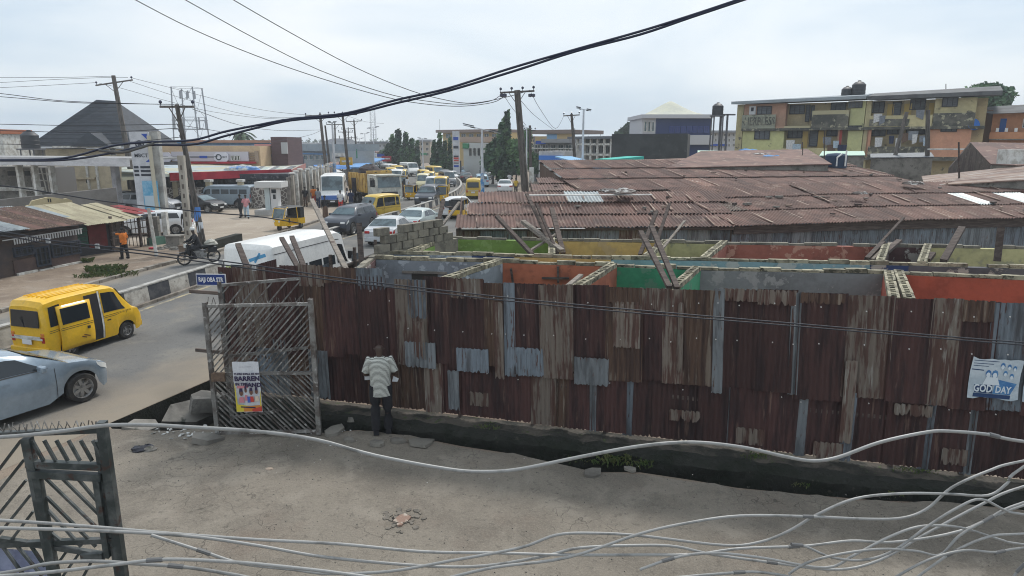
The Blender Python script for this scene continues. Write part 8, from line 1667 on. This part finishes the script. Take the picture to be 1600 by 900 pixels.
# ------------------------------------------------------------------ foreground cables (white coated service wires strung close to the balcony)
def crv(pts,k=6):
 out=[];P=[Vector(p)for p in pts]
 for i in range(len(P)-1):
  p0=P[max(i-1,0)];p1=P[i];p2=P[i+1];p3=P[min(i+2,len(P)-1)]
  for j in range(k):
   t=j/k;out.append(.5*((2*p1)+(p2-p0)*t+(2*p0-5*p1+4*p2-p3)*t*t+(3*p1-p0-3*p2+p3)*t**3))
 out.append(P[-1]);return out
CAB=mat('cable_white_coating',(.27,.27,.262),c2=(.15,.15,.145),scale=7,rough=.42,thr=(.5,.7),rand=.12)
TAPE=mat('tape_grey',(.12,.12,.12),rough=.5)
def cable(px,Ya,Yb,r,lab,m=CAB,grp='white cables strung across the foreground',nm='cable',k=5,n=8):
 px=sorted(px)if px[0][0]<px[-1][0]else px;a,b_=px[0][0],px[-1][0];pts=[]
 for(x,y)in px:
  f=(x-a)/(b_-a);pts.append(PY(x,y,Ya+(Yb-Ya)*f))
 pts=crv(pts,k);c=pts[0].copy();mb=MB();nz=0;mb.tube([p-c+Vector((0,0,0))for p in pts],[r*(.92 if m is CAB else.85)for _ in pts],n);o=mb.build(nm,m,smooth=60,loc=c)
 if m is CAB:
  for q_ in range(1):
   i=RNG.randrange(2,len(pts)-3);t_=MB();d_=(pts[i+1]-pts[i]).normalized()*.03;t_.tube([pts[i]-c-d_,pts[i]-c+d_],r*1.25,8);t_.build('tape',TAPE,o)
 return tag(o,lab,'cable',grp)
def ext(px):
 a,b_=px[0],px[1];c,d=px[-2],px[-1];P=list(px)
 if a[0]<=1:P=[(a[0]-200,a[1]+(a[1]-b_[1])*200/(b_[0]-a[0])*.5)]+P
 if d[0]>=1599:P=P+[(d[0]+200,d[1]+(d[1]-c[1])*200/(d[0]-c[0])*.6)]
 return P
CBL=[([(0,683),(87,675),(162,665),(231,664),(289,667),(400,674),(494,687),(587,712),(700,733),(756,737),(812,733),(906,714),(1000,697),(1082,691),(1161,699),(1225,713),(1270,720),(1311,714),(1375,691),(1450,675),(1487,674),(1544,679),(1600,690)],2.6,3.3,.0100,'thick uppermost white cable waving over the fence foot'),([(0,813),(144,823),(260,833),(400,843),(531,850),(662,862),(775,864),(887,867),(1000,867),(1086,866),(1157,857),(1259,853),(1330,845),(1397,847),(1499,830),(1600,789)],2.5,3.4,.0082,'white cable nearly straight across the lower part, upper of the two starting together at left'),([(0,825),(144,829),(289,837),(400,852),(512,871),(662,884),(756,884),(850,869),(906,856),(1000,852),(1056,854),(1112,866),(1206,879),(1307,890),(1375,875),(1442,837),(1532,789),(1600,760)],2.4,3.5,.0082,'white cable that dips to the bottom edge and climbs again at right'),([(236,836),(318,862),(376,880),(460,890),(512,896),(606,893),(700,877),(812,856),(869,836),(925,833),(1000,837),(1131,852),(1187,847),(1232,830),(1277,804),(1337,779),(1412,771),(1487,772),(1544,774),(1574,755),(1600,729)],2.55,3.3,.0078,'white cable rising in an S towards the right below the fence'),([(700,903),(775,886),(887,871),(1000,834),(1075,817),(1157,806),(1262,807),(1356,811),(1412,809),(1450,794),(1487,762),(1544,736),(1600,720)],2.7,3.35,.0078,'white cable curling up steeply near the lower right corner'),([(0,896),(72,881),(144,877),(217,881),(289,886),(361,897),(400,905)],2.3,2.5,.0080,'short white cable hump in the bottom left corner'),([(0,900),(87,893),(173,883),(260,874),(361,878),(430,884),(512,893),(600,905)],2.25,2.5,.0080,'second white cable in the bottom left corner'),([(1000,890),(1056,871),(1112,864),(1187,871),(1289,887),(1337,866),(1394,837),(1442,822),(1499,824),(1562,843),(1600,851)],2.8,3.2,.0074,'white cable with a double wave at lower right'),([(1232,897),(1262,879),(1311,866),(1375,858),(1431,861),(1469,867),(1499,837),(1544,811),(1600,785)],2.85,3.2,.0072,'white cable starting at the lower edge and kinking upwards at right'),([(1240,851),(1259,854),(1300,871),(1349,875),(1397,860),(1450,822),(1495,794),(1532,780),(1570,797),(1600,804)],2.9,3.15,.0072,'white cable looping over the others at lower right'),([(1395,904),(1450,875),(1506,860),(1555,863),(1600,856)],2.9,3.1,.0070,'thin white cable flattening out in the right corner'),([(1430,904),(1487,864),(1544,839),(1600,834)],2.95,3.1,.0070,'thin white cable above the flat one in the right corner'),([(1050,903),(1131,896),(1187,894),(1250,904)],2.75,2.9,.0074,'short arc of white cable at the bottom edge'),([(1580,906),(1600,882),(1640,850)],3.0,3.1,.0070,'stub of white cable in the extreme right corner'),]
for px,ya,yb,r,lab in CBL:cable(ext(px),ya,yb,r,lab)
cable(ext([(0,362),(82,376),(225,392),(400,415),(560,438),(860,472),(1260,507),(1600,535)]),9.3,8.6,.011,'upper strand of the twin dark cable crossing in front of the fence',WIRE,'twin dark cables crossing in front of the fence')
cable(ext([(0,368),(82,382),(225,397),(400,421),(560,443),(860,477),(1260,511),(1600,539)]),9.3,8.6,.011,'lower strand of the twin dark cable crossing in front of the fence',WIRE,'twin dark cables crossing in front of the fence')
cable(ext([(0,290),(90,303),(175,316),(325,332),(400,338),(470,349)]),13,14,.014,'single thin dark cable over the kiosks at left',WIRE,'dark overhead wires')
for(x,y)in((75,376),(152,385),(345,410),(397,419)):
 b=MB();b.box((0,0,0),(.05,.03,.07));tag(b.build('spacer',mat('spacer_grey',(.35,.36,.37)),loc=PY(x,y,9.25)),'small pale spacer on the twin cable at photo left' if x<100 else('small pale spacer on the twin cable above the van' if x<200 else('pale spacer on the twin cable just above the street sign' if x<390 else 'pale spacer on the twin cable right of the street sign')),'spacer','spacers on the twin cable')
bun=[(0,250),(100,247),(175,228),(232,222),(300,219),(350,206),(400,196),(455,186),(540,177),(620,156),(700,138),(800,106),(900,77),(1000,49),(1080,24),(1155,-1)]
b2=[(0,251),(100,250),(175,239),(232,227),(300,226),(350,213),(400,200),(455,188),(540,180),(620,161),(700,142),(800,112),(900,80),(1000,54),(1080,27),(1155,2)]
cable(ext(bun)+[(1300,-50),(1600,-155),(2100,-340)],9,6.5,.016,'upper strand of the thick dark bundled cable sweeping across the sky',BLUEC,'thick dark bundled cables across the sky')
cable(ext(b2)+[(1300,-46),(1600,-151),(2100,-336)],9,6.5,.016,'lower strand of the thick dark bundled cable sweeping across the sky',BLUEC,'thick dark bundled cables across the sky')
cable([(155,235),(190,238),(215,232),(240,224)],8.6,8.5,.02,'short grey splice hanging from the bundled cable at left',mat('grey_splice',(.10,.10,.10)),'thick dark bundled cables across the sky')
for j,px in enumerate(([(-250,-260),(60,-82),(150,-34),(212,0),(300,45),(400,87),(500,122),(600,151),(660,162),(720,166),(770,160),(788,150)],[(-170,-260),(130,-88),(230,-32),(290,0),(400,61),(500,110),(600,145),(660,157),(720,163),(765,158),(782,149)],[(-80,-280),(200,-98),(310,-32),(365,0),(450,49),(550,103),(640,141),(700,157),(740,161),(790,152),(828,141)])):
 cable(px,20,45,.026,('leftmost','middle','rightmost')[j]+' of three power wires sagging down to the tall pole',WIRE,'power wires to the tall pole',k=4,n=5)
def wires(pairs,r=.02):
 for(px,ya,yb,lab)in pairs:cable(px,ya,yb,r,lab,WIRE,'dark overhead wires',k=4,n=5)
wires([([(-60,123),(0,121),(90,121),(178,119)],62,60.8,'top wire running left from the nearer tall pole'),([(-60,131),(0,129),(90,124),(170,121),(200,121)],62,60.8,'second wire running left from the nearer tall pole'),([(-60,139),(0,137),(80,133),(152,129)],62,60.8,'third wire running left from the nearer tall pole'),([(-60,142),(0,146),(90,157),(180,161),(252,163)],36.5,35.6,'wire passing behind the nearer pole to the second pole'),([(-60,148),(0,151),(110,160),(190,162),(272,163)],36.5,35.6,'lower wire passing to the second pole'),([(-60,194),(0,194),(120,196),(278,194)],36,35.6,'thin wire level with the dark roof, highest'),([(-60,203),(0,204),(150,207),(281,200)],36,35.6,'thin wire level with the dark roof, middle'),([(-60,224),(0,225),(150,226),(284,214)],36,35.6,'thin wire level with the dark roof, lowest'),([(203,121),(290,143),(380,166),(440,176),(500,181)],60.8,77,'upper wire from the nearer pole towards the pole row'),([(203,127),(290,155),(380,178),(440,184),(500,180)],60.8,77,'second wire from the nearer pole towards the pole row'),([(155,130),(190,138),(270,160),(340,176),(440,186),(535,178)],60.8,77,'third wire from the nearer pole towards the pole row'),([(300,170),(380,197),(440,204),(500,203)],35.6,77,'wire from the second pole to the pole row'),([(284,196),(340,205),(420,221),(480,212),(503,203)],35.6,77,'low wire from the second pole to the pole row'),([(505,179),(520,178),(535,177)],77,82,'short jumper wire between the first poles of the row'),([(535,178),(570,190),(600,193)],82,110,'wire running along the pole row'),([(785,145),(800,168),(822,196)],45,60,'slack wire falling right from the tall pole, left'),([(812,155),(835,180),(865,203)],45,70,'slack wire falling right from the tall pole, middle'),([(830,145),(845,172),(868,201),(881,181)],45,70,'slack wire falling right from the tall pole, right'),])
